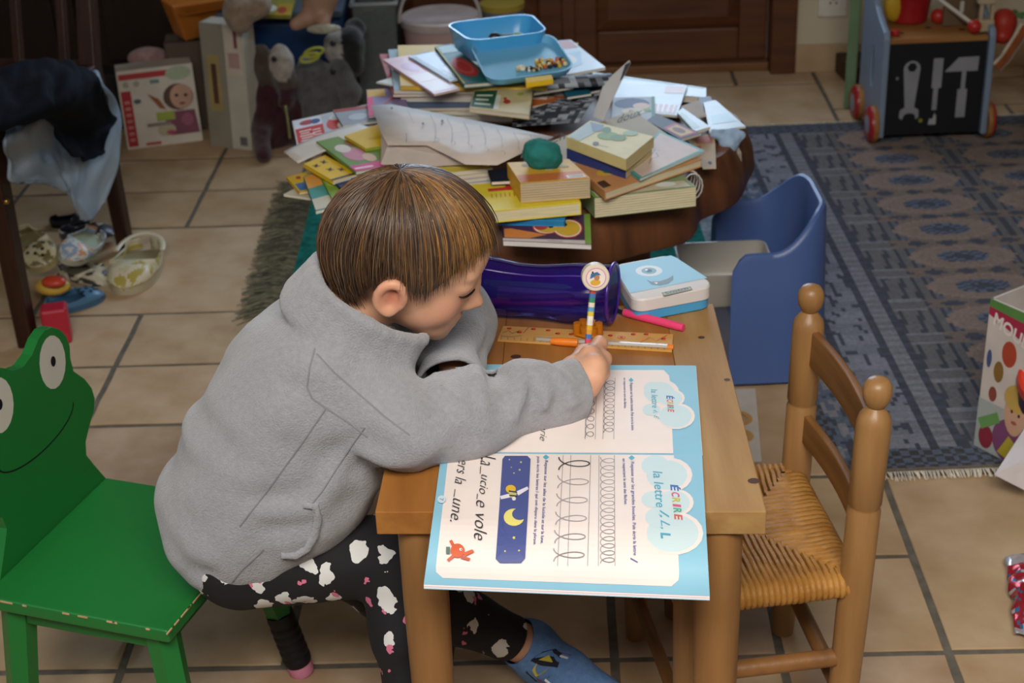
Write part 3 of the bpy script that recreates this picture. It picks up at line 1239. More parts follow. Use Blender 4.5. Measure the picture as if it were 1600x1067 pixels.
# ------------------------------------------------------------------ dark dining chair at the left edge
LCW = wood('dark_chair_wood', '#3f2216', '#29140c', 0.4, 2, 6.0)
lc = thing('dining_chair', 'dark brown wooden dining chair draped with clothes at the left edge', 'chair', (-1.2, 3.15, 0))
fx = Vector((-1.008, 2.92, 0))
bx = Vector((-.905, 3.40, 0))
dv_ = (bx - fx).normalized()
lf_ = Vector((-dv_.y, dv_.x, 0))              # to the left
for base, hgt, lean in ((fx, .44, 0), (fx + lf_ * .42, .44, 0), (bx, 1.0, .10), (bx + lf_ * .40, 1.0, .10)):
    g = G()
    Rm = Matrix.Rotation(math.atan2(dv_.y, dv_.x), 3, 'Z')
    def sq(c, s):
        return [c + Rm @ Vector(q) for q in ((-s, -s, 0), (s, -s, 0), (s, s, 0), (-s, s, 0))]
    if lean:
        mid_ = base - dv_ * .02 + Vector((0, 0, .45))
        g.hexa(sq(base + dv_ * .01, .016), sq(mid_, .020))
        g.hexa(sq(mid_, .020), sq(base + dv_ * lean + Vector((0, 0, hgt)), .016))
    else:
        g.hexa(sq(base, .017), sq(base + Vector((0, 0, hgt)), .021))
    g.build('leg', LCW, lc, bevel=.004)
for t in (.06, .17, .28, .37):
    b0 = bx + lf_ * t + Vector((0, 0, .46)) - dv_ * .02
    g = G()
    g.hexa(sq(b0, .010), sq(b0 + dv_ * .11 + Vector((0, 0, .5)), .010))
    g.build('back_spindle', LCW, lc, bevel=.003)
g = G()
s0 = [fx - dv_ * .03 - lf_ * .02, bx - lf_ * .02, bx + lf_ * .42, fx - dv_ * .03 + lf_ * .44]
g.prism([p + Vector((0, 0, .44)) for p in s0], (0, 0, .025))
g.build('seat', LCW, lc, bevel=.006)
for a, b in ((fx, bx), (fx, fx + lf_ * .42), (bx, bx + lf_ * .4)):
    g = G()
    d_ = (b - a).normalized()
    sd = Vector((-d_.y, d_.x, 0)) * .009
    g.prism([a - sd, b - sd, b + sd, a + sd], (0, 0, .055))
    o = g.build('rail', LCW, lc)
    o.location.z += .385
pb = PV(10, 315, fx - dv_ * .02, dv_)
G().ell(pb, .006).build('brass_stud', mat('brass', '#b89448', 0.3, metal=1, var=0), lc, smooth=60)

# ------------------------------------------------------------------ the child
HC = Vector((-.1155, 1.6577, .7241))
_y, _p, _r = math.radians(.1), math.radians(22.5), math.radians(4.7)
HR = Matrix.Rotation(_y, 3, 'Z') @ Matrix.Rotation(_p, 3, 'Y') @ Matrix.Rotation(_r, 3, 'X')


def hl(x, y, z):
    return HC + HR @ Vector((x, y, z))


def he(c, r, tilt=0):
    """ellipsoid in head space"""
    return (hl(*c), r, HR @ Matrix.Rotation(math.radians(tilt), 3, 'Y'))


pelv, bel, che, upc = Vector((-.345, 1.665, .380)), Vector((-.305, 1.665, .465)), Vector((-.262, 1.665, .545)), Vector((-.215, 1.662, .605))
shN, elN, wrN = P(535, 568, .600), P(640, 672, .546), P(884, 614, .533)
shF, elF, wrF = Vector((-.20, 1.765, .60)), Vector((-.074, 1.850, .545)), P(712, 604, .537)
hipN, knN, anN = Vector((-.345, 1.605, .345)), P(624, 868, .345), P(668, 1230, .055)
hipF, knF, anF = Vector((-.345, 1.725, .345)), P(612, 915, .225), P(812, 1003, .085)
toeF = P(945, 1085, .03)
toeN = anN + Vector((.085, .01, -.025))
body = []
# trunk and limbs under the clothes
body += [(pelv, .085, bel, .082), (bel, .082, che, .085), (che, .085, upc, .06), (shN, .03, elN, .026), (elN, .026, wrN, .019), (shF, .03, elF, .026), (elF, .026, wrF, .019),
         (che, .06, shN, .04), (che, .06, shF, .04), (hipN, .055, knN, .042), (knN, .042, anN, .027), (hipF, .055, knF, .042), (knF, .042, anF, .027),
         (anF, .026, toeF, .018), (anN, .026, toeN, .018), (upc, .042, hl(-.03, 0, -.07), .044)]
# head
body += [he((-.008, 0, .018), (.090, .072, .080)), he((.012, 0, -.005), (.074, .064, .075)), he((.030, 0, -.040), (.050, .052, .045)), he((.050, 0, -.066), (.030, .034, .027)),
         he((.063, 0, -.082), (.014, .017, .013)), he((.050, 0, .030), (.038, .055, .040)),
         he((.044, -.033, -.030), (.028, .024, .030)), he((.044, .033, -.030), (.028, .024, .030)),          # cheeks
         he((.083, 0, -.012), (.010, .008, .020), -14), he((.092, 0, -.031), (.0115, .009, .009)), he((.084, -.009, -.036), (.007, .006, .006)), he((.084, .009, -.036), (.007, .006, .006)),
         he((.073, 0, -.054), (.012, .018, .006)), he((.071, 0, -.064), (.010, .016, .006)),
         he((.066, -.031, .004), (.013, .017, .012)), he((.066, .031, .004), (.013, .017, .012)),            # lids
         he((.067, -.028, .020), (.012, .022, .007)), he((.067, .028, .020), (.012, .022, .007))]
for sgn in (-1, 1):                                                                                          # ears
    ec = Vector((-.010, sgn * .071, -.018))
    pr = None
    for t in np.linspace(-60, 235, 13):
        a = math.radians(t)
        q = ec + Vector((-.017 * math.cos(a) * -1 if False else .0145 * math.cos(a + .3), sgn * (.007 + .004 * math.sin(a)), .0205 * math.sin(a + .3)))
        if pr is not None:
            body.append((hl(*pr), .0045, hl(*q), .0045))
        pr = q
    body.append(he(tuple(ec + Vector((0, 0, -.004))), (.011, .006, .017)))
    body.append(he(tuple(ec + Vector((.003, sgn * .005, -.0195))), (.008, .005, .007)))
    body.append((hl(*(ec + Vector((-.004, sgn * .005, .010)))), .003, hl(*(ec + Vector((-.007, sgn * .006, -.010)))), .003))
# right hand around the pencil
kI, kM, kR, kP = P(921, 556, .562), P(929, 572, .560), P(931, 588, .552), P(922, 604, .542)
pI, pM, pR, pP = P(937, 537, .556), P(944, 561, .549), P(941, 583, .538), P(931, 600, .527)
grip = P(919, 568, .525)
for a, r in ((kI, .0125), (kM, .0125), (kR, .012), (kP, .0115)):
    body.append((wrN, .019, a, r))
body += [((wrN + kM) / 2, .021, kM, .014), (wrN, .020, (wrN + kP) / 2, .019)]
tI, tM, tR, tP = grip + Vector((.007, .004, -.002)), grip + Vector((.009, -.008, -.009)), grip + Vector((.006, -.020, -.012)), grip + Vector((.0, -.030, -.013))
for k, p, t, r in ((kI, pI, tI, .0088), (kM, pM, tM, .0086), (kR, pR, tR, .0082), (kP, pP, tP, .0072)):
    body += [(k, r * 1.1, p, r), (p, r, t, r * .82)]
th1, th2, th3 = P(893, 575, .548), P(912, 552, .548), grip + Vector((-.007, .002, .004))
body += [(wrN, .017, th1, .013), (th1, .0125, th2, .0100), (th2, .0098, th3, .0080)]
# left hand, palm down on the table in front of the chest
hF = wrF + Vector((-.012, -.042, -.012))
body.append((wrF, .018, hF, .017))
for i, (dx, L_) in enumerate(((-.024, .034), (-.008, .043), (.007, .042), (.021, .034))):
    b0 = hF + Vector((dx * .6, -.008, -.002))
    b1 = b0 + Vector((dx * .4, -L_ * .55, -.003))
    b2 = b1 + Vector((dx * .2, -L_ * .45, -.007))
    body += [(b0, .0085, b1, .0078), (b1, .0078, b2, .0068)]
body += [(hF + Vector((.012, .02, 0)), .010, hF + Vector((.034, -.004, -.004)), .0085), (hF + Vector((.034, -.004, -.004)), .0085, hF + Vector((.038, -.022, -.008)), .0075)]
SK = dict(skin=np.array(lin('#dca888')), red=np.array(lin('#c97864')), lip=np.array(lin('#b5605a')), dark=np.array(lin('#a8644c')))
lm_ = [(hl(.085, 0, -.058), .013, 'lip', .75), (hl(.062, -.048, -.030), .026, 'red', .38), (hl(.102, 0, -.032), .014, 'red', .35), (hl(-.008, -.078, -.016), .012, 'dark', .8),
       (hl(.072, -.034, -.010), .010, 'red', .35), (hl(-.012, -.08, -.012), .028, 'red', .35)] + [(k, .012, 'red', .3) for k in (kI, kM, kR, kP, pI, pM, pR, pP)]


SKIN = mat('skin', None, 0.48, 0.4, var=0.04, vs=40, bump=.06, bs=500)
SKIN.node_tree.nodes['Principled BSDF'].inputs['Subsurface Weight'].default_value = 0.12
SKIN.node_tree.nodes['Principled BSDF'].inputs['Subsurface Radius'].default_value = (.010, .004, .002)
SKIN.node_tree.nodes['Principled BSDF'].inputs['Subsurface Scale'].default_value = 1.0
kid = thing('person', 'child in grey fleece jacket bent over the table writing with a pencil', 'person', (-.345, 1.665, .28))
bo = blob('body', body, .0026, SKIN, kid, smooth=2, k=.009, cols=(SK['skin'], [(p, r, SK[k], s_) for p, r, k, s_ in lm_]))
def on_mesh(o, pts, lift=0.0):
    """drop image points onto the surface of an object along the sight line"""
    from mathutils.bvhtree import BVHTree
    me = o.data
    if not hasattr(on_mesh, 'c') or on_mesh.c[0] != o.name:
        on_mesh.c = (o.name, BVHTree.FromPolygons([v.co.copy() for v in me.vertices], [tuple(p.vertices) for p in me.polygons]))
    res = []
    for (x, y) in pts:
        d = (_f + CR * ((x - 800) / F_PX) - CU * ((y - 533.5) / F_PX)).normalized()
        h = on_mesh.c[1].ray_cast(Vector((0, 0, CAM_H)), d)
        if h[0] is not None:
            res.append(h[0] + h[1] * lift)
    return res


# eyes: lowered lids with dark lashes, faint brows
LASH = mat('lashes', '#35241c', 0.7, 0.2, var=0)
EYEM = mat('eye_white', '#8d7a70', 0.25, 0.5, var=0)
for sgn in (-1, 1):
    if sgn < 0:
        pts = on_mesh(bo, [(717, 463), (720, 464), (723.5, 464), (727, 463), (730.5, 461), (734, 458.5), (737, 456), (739.5, 453.5), (741.5, 451)], .0006)
        mir = [HR.transposed() @ (p - HC) for p in pts]
    else:
        pts = [hl(p.x, -p.y, p.z) for p in mir]
    G().tube(pts, [.0005, .0010, .0014, .0017, .0018, .0018, .0016, .0012, .0006][:len(pts)], 6).build('eyelash', LASH, kid, smooth=60)
    pts = [hl(.080 - .010 * t * t, sgn * (.014 + .033 * t), .0225 + .006 * math.sin(t * 2.6)) for t in np.linspace(0, 1, 8)]
    G().tube(pts, [.0008, .0016, .0018, .0018, .0016, .0014, .001, .0005], 5, flat=.6).build('eyebrow', mat('brow_hair', '#a5785a', 0.8, 0.1, var=.1), kid, smooth=60)
    G().ell(hl(.062, sgn * .032, -.003), .0125).build('eye', EYEM, kid, smooth=60)

# hair: an under-layer cap and locks running from the crown
hr = random.Random(11)
hcs = [lin(c) for c in ('#4c382b', '#57402f', '#654a34', '#6f5138', '#3f2f27', '#7d5c3a', '#5a4739', '#4a3b32', '#75604b')]
HAIR = mat('hair', None, 0.36, 0.5, var=.12, vs=60)
H_C, H_R = Vector((-.002, 0, .011)), Vector((.097, .078, .090))
crown = Vector((-.40, .05, .92)).normalized()


def hem(ph):
    """lowest local height of the hair by azimuth (0 front, 90 side, 180 nape)"""
    a = abs(ph)
    pts = ((0, .056), (25, .052), (45, .040), (60, .018), (72, -.010), (80, -.010), (86, .006), (100, .006), (112, -.030), (125, -.058), (150, -.070), (180, -.070))
    for (x0, y0), (x1, y1) in zip(pts, pts[1:]):
        if a <= x1:
            return y0 + (y1 - y0) * (a - x0) / (x1 - x0)
    return pts[-1][1]


def hsurf(d, lift):
    """point of the hair surface for a unit direction d"""
    r = H_R + Vector((lift, lift, lift))
    q = H_C + Vector((d.x * r.x, d.y * r.y, d.z * r.z))
    return q


def end_dir(ph, z):
    zz = max(-.95, min(.98, (z - H_C.z) / H_R.z))
    rr = math.sqrt(1 - zz * zz)
    a = math.radians(ph)
    return Vector((rr * math.cos(a), -rr * math.sin(a), zz))


def slerp(a, b, t):
    o = math.acos(max(-1, min(1, a.dot(b))))
    if o < 1e-4:
        return a
    return (a * math.sin((1 - t) * o) + b * math.sin(t * o)) / math.sin(o)


cap = G()
NA, NB_ = 72, 16
cv = []
for i in range(NA):
    ph = -180 + 360 * i / NA
    e = end_dir(ph, hem(ph) + .006)
    for j in range(NB_ + 1):
        cv.append(hl(*hsurf(slerp(crown, e, j / NB_), -.001)))
cap.add(cv, [(i * (NB_ + 1) + j, ((i + 1) % NA) * (NB_ + 1) + j, ((i + 1) % NA) * (NB_ + 1) + j + 1, i * (NB_ + 1) + j + 1) for i in range(NA) for j in range(NB_)], '#4d382b')
hair_o = cap.build('hair', HAIR, kid, smooth=80, weld=True)
g = G()
for k in range(5200):
    ph = hr.uniform(-180, 180)
    if k % 3 == 0:
        ph = hr.uniform(0, 150)
    z = hem(ph) + hr.gauss(0, .005) - (.004 if abs(ph) > 110 else 0)
    e = end_dir(ph + hr.gauss(0, 2), z)
    t0 = hr.random() ** 1.6 * .62
    t1 = hr.uniform(max(.8, t0 + .25), 1.02)
    lift = hr.uniform(.000, .007)
    wob = hr.gauss(0, .006)
    swirl = hr.gauss(.10, .05)
    pts = []
    n = 9
    for j in range(n):
        t = t0 + (t1 - t0) * j / (n - 1)
        # sweep: strands lean a little forward on the way down
        a = math.radians(0)
        e2 = end_dir(ph - swirl * 90 * (1 - t) * (1 if ph > 0 else -1) * (1 if abs(ph) < 120 else .2), z)
        d = slerp(crown, e2, t)
        q = hsurf(d, lift * (.55 + .45 * math.sin(t * 3)) + (.004 if t > .9 and abs(ph) > 115 else 0))
        q = q + Vector((wob * t * .6, wob * t * .4, 0))
        pts.append(hl(*q))
    c = np.array(hr.choice(hcs))
    if 0 < ph < 70 and hr.random() < .75 * math.exp(-((ph - 35) / 26) ** 2):  # front locks turned golden: warm light painted into the strand colour
        c = np.array(lin(hr.choice(('#9a6f3c', '#8a6035', '#a87c48'))))
    rw = hr.uniform(.0004, .0009)
    g.tube(pts, [rw * .5] + [rw] * (n - 3) + [rw * .7, rw * .2], 3, tuple(c), caps=False)
g.build('hair_locks', HAIR, hair_o, smooth=180, recalc=False, kind='stuff')

# jacket
FLE = mat('grey_fleece', '#97979d', 0.95, 0.08, var=0.10, vs=160, bump=.6, bs=420, sheen=.45, contrast=.5)
spine = [(-.352, .352, .092, .118), (-.340, .385, .108, .126), (-.325, .425, .112, .127), (-.308, .465, .110, .126), (-.288, .505, .106, .124), (-.264, .545, .100, .124), (-.240, .578, .092, .118), (-.216, .604, .078, .104)]
jk = [((x, 1.665, z), (rx, ry, .06)) for x, z, rx, ry in spine]
jk += [((-.270, 1.650, .405), (.080, .112, .055)), ((-.245, 1.650, .45), (.085, .112, .06)), ((-.225, 1.655, .50), (.080, .11, .06)), (che + Vector((.03, 0, .0)), .085, shN, .058), (che + Vector((.02, 0, .02)), .085, shF, .058),
      (shN, .058, elN + Vector((-.012, .01, .002)), .049), (elN, .045, elN.lerp(wrN, .35), .042), (elN.lerp(wrN, .35), .041, wrN, .032), (wrN, .031, wrN + (wrN - elN).normalized() * .03, .030),
      (shF, .056, elF, .047), (elF, .047, wrF, .037), (wrF, .037, wrF + (wrF - elF).normalized() * .03, .036)]
# folds
fd = random.Random(4)
ax = (wrN - elN).normalized()
sd = ax.cross(Vector((0, 0, 1))).normalized()
for t, k in ((.30, 1), (.45, .8), (.60, 1), (.72, .7), (.86, .8)):
    c = elN.lerp(wrN, t)
    r = .050 - .011 * t
    pr = None
    for a in np.linspace(15, 200, 9):
        aa = math.radians(a)
        q = c + sd * (-math.cos(aa) * r * -1) + Vector((0, 0, math.sin(aa) * r)) + ax * (.020 * math.sin(aa * 1.3 + t * 9) * k)
        if pr is not None:
            jk.append((pr, .0095, q, .0095))
        pr = q
# standing collar
cc = Vector((-.178, 1.660, .645))
cR = Matrix.Rotation(math.radians(33), 3, 'Y')
pr = None
for a in np.linspace(-148, 148, 22):
    aa = math.radians(a + 180)
    for dz, ex in ((0, 1.0), (.022, 1.04)):
        pass
    q = cc + cR @ Vector((.074 * math.cos(aa), .070 * math.sin(aa), -.008))
    q2 = cc + cR @ Vector((.080 * math.cos(aa), .075 * math.sin(aa), .030))
    jk.append((q, .013, q2, .0085))
    if pr is not None:
        jk.append((pr[0], .013, q, .013))
        jk.append((pr[1], .0085, q2, .0085))
        jk.append((pr[0].lerp(pr[1], .5), .011, q.lerp(q2, .5), .011))
    pr = (q, q2)


def jdisp(co):
    a = noise.noise((co.x * 14 + co.z * 9, co.y * 14, co.z * 20 - co.x * 12))
    b = noise.noise((co.x * 34, co.y * 34, co.z * 34))
    d = noise.noise((co.x * 9 + co.z * 16, co.y * 9, co.z * 10 + co.x * 6))
    e = math.sin(co.z * 85 - co.x * 45 + 3.5 * noise.noise((co.x * 11, co.y * 9, co.z * 11))) * max(0, noise.noise((co.x * 8 + 4, co.y * 8, co.z * 8)) + .25)
    return .0045 * a + .0018 * b + .0085 * d + .0055 * e


cuts = [(wrN + ax * .016, ax, .055), (wrF + (wrF - elF).normalized() * .016, (wrF - elF).normalized(), .06)]
jo = blob('fleece_jacket', jk, .0045, FLE, kid, smooth=2, disp=jdisp, cut=cuts, solid=.004, k=.035)
# seams and pocket flap lying on the jacket
SEAM = mat('seam', '#8a898d', 0.95, 0.1, var=.1)


for sp in ([(492, 545), (484, 575), (480, 605), (487, 622), (510, 638), (545, 660), (575, 682)], [(508, 640), (470, 695), (430, 750), (400, 790), (375, 822)], [(570, 668), (530, 725), (505, 765), (485, 790)],
           [(495, 553), (520, 580), (560, 615), (600, 650), (640, 680)], [(362, 910), (378, 890), (402, 868), (412, 858)]):
    den = []
    for (a, b) in zip(sp, sp[1:]):
        for k in range(5):
            den.append((a[0] + (b[0] - a[0]) * k / 5, a[1] + (b[1] - a[1]) * k / 5))
    pts = on_mesh(jo, den + [sp[-1]], .0004)
    if len(pts) > 3:
        G().tube(pts, .0010, 5).build('seam', SEAM, jo, smooth=60)
pk = on_mesh(jo, [(432, 858), (432, 838), (440, 820), (455, 800), (475, 790), (492, 790), (496, 810), (492, 835), (480, 855), (462, 866), (440, 866)], .002)
if len(pk) == 11:
    g = G()
    g.tube(pk[4:] , [.003, .0045, .005, .005, .005, .005, .004], 8)
    g.build('pocket_edge', FLE, jo, smooth=60)

# leggings with a rabbit and flower print
LEGM = bpy.data.materials.new('printed_leggings')
LEGM.use_nodes = True
nt = LEGM.node_tree
N_, L_ = nt.nodes.new, nt.links.new
b_ = nt.nodes['Principled BSDF']
b_.inputs['Roughness'].default_value = .85
tc = N_('ShaderNodeTexCoord')
nz = N_('ShaderNodeTexNoise')
nz.inputs['Scale'].default_value = 70
L_(tc.outputs['Object'], nz.inputs['Vector'])
mv = N_('ShaderNodeMix')
mv.data_type = 'VECTOR'
mv.inputs[0].default_value = .022
L_(tc.outputs['Object'], mv.inputs[4])
L_(nz.outputs['Color'], mv.inputs[5])
cur = None
base_c = (*lin('#121116'), 1)
for sc_, th, colr, pick, offs in ((25, .34, '#d9d8d6', .25, 0), (40, .20, '#d6718f', .5, 5)):
    mpp = N_('ShaderNodeMapping')
    mpp.inputs['Location'].default_value = (offs, offs * .7, offs * .3)
    mpp.inputs['Scale'].default_value = (1.25, 1, .8)
    L_(mv.outputs[1], mpp.inputs['Vector'])
    vo = N_('ShaderNodeTexVoronoi')
    vo.inputs['Scale'].default_value = sc_
    vo.inputs['Randomness'].default_value = .7
    L_(mpp.outputs[0], vo.inputs['Vector'])
    lt = N_('ShaderNodeMath')
    lt.operation = 'LESS_THAN'
    lt.inputs[1].default_value = th
    L_(vo.outputs['Distance'], lt.inputs[0])
    sp_ = N_('ShaderNodeSeparateColor')
    L_(vo.outputs['Color'], sp_.inputs[0])
    gt = N_('ShaderNodeMath')
    gt.operation = 'GREATER_THAN'
    gt.inputs[1].default_value = pick
    L_(sp_.outputs[0], gt.inputs[0])
    ml = N_('ShaderNodeMath')
    ml.operation = 'MULTIPLY'
    L_(lt.outputs[0], ml.inputs[0])
    L_(gt.outputs[0], ml.inputs[1])
    mx = N_('ShaderNodeMix')
    mx.data_type = 'RGBA'
    L_(ml.outputs[0], mx.inputs[0])
    if cur is None:
        mx.inputs[6].default_value = base_c
    else:
        L_(cur, mx.inputs[6])
    mx.inputs[7].default_value = (*lin(colr), 1)
    cur = mx.outputs[2]
L_(cur, b_.inputs['Base Color'])
lgc = [(pelv + Vector((0, 0, -.022)), (.090, .110, .065)), (hipN, .062, knN, .047), (knN, .047, knN.lerp(anN, .3), .046), (knN.lerp(anN, .3), .046, anN, .032),
       (hipF, .062, knF, .047), (knF, .047, knF.lerp(anF, .3), .046), (knF.lerp(anF, .3), .046, knF.lerp(anF, .93), .033)]
fdir = (anF - knF).normalized()
blob('leggings', lgc, .005, LEGM, kid, smooth=2, disp=lambda co: .0022 * noise.noise((co.x * 30, co.y * 30, co.z * 30)), cut=[(knF.lerp(anF, .94), fdir, .06)], solid=.002)
SOCK = mat('sock_blue', '#6a8fc4', 0.9, 0.1, var=.12, vs=120, bump=.5, bs=500)
s0 = knF.lerp(anF, .985)
fx_ = (toeF - anF).normalized()
heel = anF + fdir * .035 + Vector((-.004, .004, -.024))
socks = [(s0, .0305, anF + fdir * .02, .032), (anF + fdir * .02, .032, heel, .026), (anF + fdir * .02, .031, anF.lerp(toeF, .55), .029), (heel, .026, toeF + Vector((0, 0, -.004)), .022), (anF.lerp(toeF, .55), .028, toeF, .022)]
sk1 = blob('sock', socks, .004, SOCK, kid, smooth=2, cut=[(s0, -fdir, .045)], solid=.002)
blob('sock', [(anN + Vector((0, 0, .06)), .032, anN, .031), (anN, .031, anN + Vector((-.015, 0, -.028)), .026), (anN + Vector((-.015, 0, -.028)), .025, toeN, .020)], .004, SOCK, kid, smooth=2)
# motif knitted into the visible sock
for pts, c in (([(822, 1050), (830, 1030), (848, 1018), (868, 1014), (878, 1022), (872, 1042), (858, 1058), (838, 1064)], '#1d2233'), ([(832, 1046), (842, 1030), (858, 1024), (864, 1034), (852, 1050), (838, 1056)], '#c9b93a'),
               ([(838, 1060), (870, 1018), (893, 1024), (876, 1052), (866, 1075)], '#6a3550'), ([(852, 1062), (876, 1024), (888, 1028), (870, 1056), (862, 1070)], '#d9dfe8')):
    q = on_mesh(sk1, pts, .0012 if c in ('#1d2233', '#6a3550') else .002)
    if len(q) == len(pts):
        G().face(q, c).build('sock_motif', CARD, sk1)

# ------------------------------------------------------------------ open workbook on the table
def zmap(z):
    fn = lambda x, y, h=0.0: P(x, y, z + h)
    fn.nn = Vector((0, 0, 1))
    return fn


def inv_quad(x, y, c):
    """u,v of pixel x,y in the image quad A(0,0) B(1,0) C(1,1) D(0,1)"""
    u = v = .5
    (ax_, ay), (bx_, by), (cx, cy), (dx, dy) = c
    for _ in range(6):
        px = ax_ * (1 - u) * (1 - v) + bx_ * u * (1 - v) + cx * u * v + dx * (1 - u) * v
        py = ay * (1 - u) * (1 - v) + by * u * (1 - v) + cy * u * v + dy * (1 - u) * v
        j11, j12 = (bx_ - ax_) * (1 - v) + (cx - dx) * v, (dx - ax_) * (1 - u) + (cx - bx_) * u
        j21, j22 = (by - ay) * (1 - v) + (cy - dy) * v, (dy - ay) * (1 - u) + (cy - by) * u
        det = j11 * j22 - j12 * j21
        ex, ey = x - px, y - py
        u += (ex * j22 - ey * j12) / det
        v += (ey * j11 - ex * j21) / det
    return u, v


NEARQ = [(690, 706), (1097, 710), (1109, 931), (662, 913)]      # spine left, spine right, near right, near left
FARQ = [(735, 569), (1087, 571), (1097, 710), (690, 706)]


def z_near(v):
    v = max(0, min(1, v))
    z = TZ + .0045 + .0035 * math.sin(min(v / .35, 1) * math.pi * .6)
    if v > .5:
        z -= .044 * ((v - .5) / .5) ** 1.6
    return z


def z_far(v):
    return TZ + .0045 + .003 * math.sin(max(0, min(1, (1 - v) / .4)) * math.pi * .6)


def near(x, y, h=0.0):
    u, v = inv_quad(x, y, NEARQ)
    return P(x, y, z_near(v) + h)


def far(x, y, h=0.0):
    u, v = inv_quad(x, y, FARQ)
    return P(x, y, z_far(v) + h)


near.fine = True
near.nn = far.nn = Vector((0, -.1, 1)).normalized()
wb = thing('workbook', 'open handwriting workbook with blue-bordered pages lying on the pine table', 'book', P(890, 740, TZ))
BL = '#8fc6de'


def quad_at(c, u, v):
    return (c[0][0] * (1 - u) * (1 - v) + c[1][0] * u * (1 - v) + c[2][0] * u * v + c[3][0] * (1 - u) * v,
            c[0][1] * (1 - u) * (1 - v) + c[1][1] * u * (1 - v) + c[2][1] * u * v + c[3][1] * (1 - u) * v)


PAGEM = mat('workbook_page', None, 0.5, 0.3, var=.02, vs=20)
pages = []
for nm, fnp, q in (('page', near, NEARQ), ('page', far, FARQ)):
    g = G().grid(lambda u, v: fnp(*quad_at(q, u, v)), 14, 26, BL)
    pages.append(g.build(nm, PAGEM, wb, smooth=180, recalc=False))
# page blocks under the top leaves, with pale pink cut edges
g = G()
for i in range(5):
    off = Vector((0, 0, -.0009 * (i + 1)))
    sh = .0006 * i
    g.grid(lambda u, v: near(*quad_at(NEARQ, u, v * (1 + sh * 3))) + off, 6, 20, ('#d9c3cc', '#f0e8e6', '#cdb9c6', '#e9dedd', '#9fc4d6')[i])
g.build('page_block', PAGEM, wb, smooth=180, recalc=False, kind='stuff')
g = G().grid(lambda u, v: far(*quad_at(FARQ, u, v)) + Vector((.001, .002, -.0025)), 6, 16, '#e9e2de')
g.build('back_cover', PAGEM, wb, smooth=180, recalc=False)


def strip(g, fnp, rows, col, h):
    """white panel: rows of (y, x_left, x_right)"""
    a = []
    for y, xl, xr, dy in rows:
        a.append([fnp(xl + (xr - xl) * k / 10, y + dy * k / 10, h) for k in range(11)])
    for r0, r1 in zip(a, a[1:]):
        for k in range(10):
            g.face([r0[k], r0[k + 1], r1[k + 1], r1[k]], col)


WP = '#f3e6e1'
g = G()
rows = []
for t in np.linspace(0, 1, 22):
    y = 708 + 195 * t
    xl = 701 - 22 * t
    xr = 1053 + 9 * t
    e = max(0, (t - .93) / .07)
    rows.append((y, xl + 13 * e * e, xr - 13 * e * e, 3 + 10 * t))
strip(g, near, rows, WP, .0004)
it = []
for (x, y, r) in ((1046, 742, 36), (1056, 785, 28), (1054, 833, 45)):
    it.append(('ell', x, y, r, r * .75, WP))
for (x, y, r) in ((1042, 742, 32), (1052, 785, 26), (1051, 833, 41), (1024, 727, 22), (1020, 780, 18), (1030, 808, 22)):
    it.append(('ell', x, y, r, r * .72, '#cfe3e8'))
lets = list(zip('\u00c9CRIRE', ('#3f6fb5', '#e0567f', '#c9c24a', '#e0567f', '#4fae8a', '#d8604a')))
ys = [757, 768, 777, 787, 793, 803]
ln = [9, 7.5, 8, 4, 8, 8]
for (ch, c), y, l_ in zip(lets, ys, ln):
    it.append(('text', ch, 1047 + (y - 757) * .13, y, (l_ * .12, l_), (16 if ch == '\u00c9' else 13, 1.5), c, .03, 0))
it.append(('text', 'la lettre', 1020, 736, (5, 56), (15, 1.5), '#5aa9c4', .01, 0))
for ch, y, l_ in (('l,', 796, 12), ('L,', 812, 14), ('L', 832, 9)):
    it.append(('text', ch, 1023 + (y - 736) * .09, y, (l_ * .12, l_), (16, 1.5), '#5aa9c4', .0 if ch != 'L' else .04, .35 if ch != 'L' else 0))
it.append(('text', 'Repasse sur les grandes boucles. Puis \u00e9cris la lettre', 984, 721, (4, 146), (7, .5), '#5d5a9c', .01, 0))
it.append(('text', 'l', 985, 871, (.5, 8), (11, .5), '#5d5a9c', .01, .4))
it.append(('text', 'en respectant le sens des fl\u00e8ches.', 971, 716, (3, 72), (6.5, .5), '#5d5a9c', .01, 0))
it.append(('text', 'Repasse sur les ailes de la luciole et sur la lune,', 850, 719, (-7, 130), (6.5, .5), '#5d5a9c', .01, 0))
it.append(('text', 'puis \u00e9cris les lettres l qui ont disparu dans la phrase.', 838, 713, (-6, 138), (6, .5), '#5d5a9c', .01, 0))
for (x, y) in ((987, 715), (853, 714)):
    it.append(('poly', [(x, y - 4), (x + 5, y), (x, y + 4), (x - 5, y)], '#5ab3d0'))
# guide lines and loops
for xa, xb in ((936, 936), (960, 962)):
    it.append(('line', [(xa, 711), (xb - (xa > 940) * 0 - 1, 884)], .0007, '#a9a3a6'))
for xa, xb in ((880, 871), (892, 887), (923, 918)):
    it.append(('line', [(xa, 711), (xb, 884)], .0007, '#a9a3a6'))


def loops(x0, x1, y0, y1, n, xs=0.0):
    pts = []
    for i in range(n * 14 + 1):
        t = i / 14
        a = t * 2 * math.pi
        sp = (y1 - y0) / n
        y = y0 + t * sp + math.sin(a) * sp * .55
        x = (x0 + x1) / 2 - math.cos(a) * (x1 - x0) / 2 + xs * (t / n)
        pts.append((x, y))
    return pts


it.append(('line', loops(938, 960, 714, 880, 15), .0010, '#a8a3a5'))
for i in range(6):
    y0 = 714 + i * 28.5
    xs = -1.6 * i
    lp = []
    for t in np.linspace(0, 1, 22):
        lp.append((897 + xs - 24 * math.cos(t * 2 * math.pi), y0 + 20 * t + 9 * math.sin(t * 2 * math.pi)))
    it.append(('line', lp, .0013 if i else .0017, '#a8a3a7' if i else '#4a474c'))
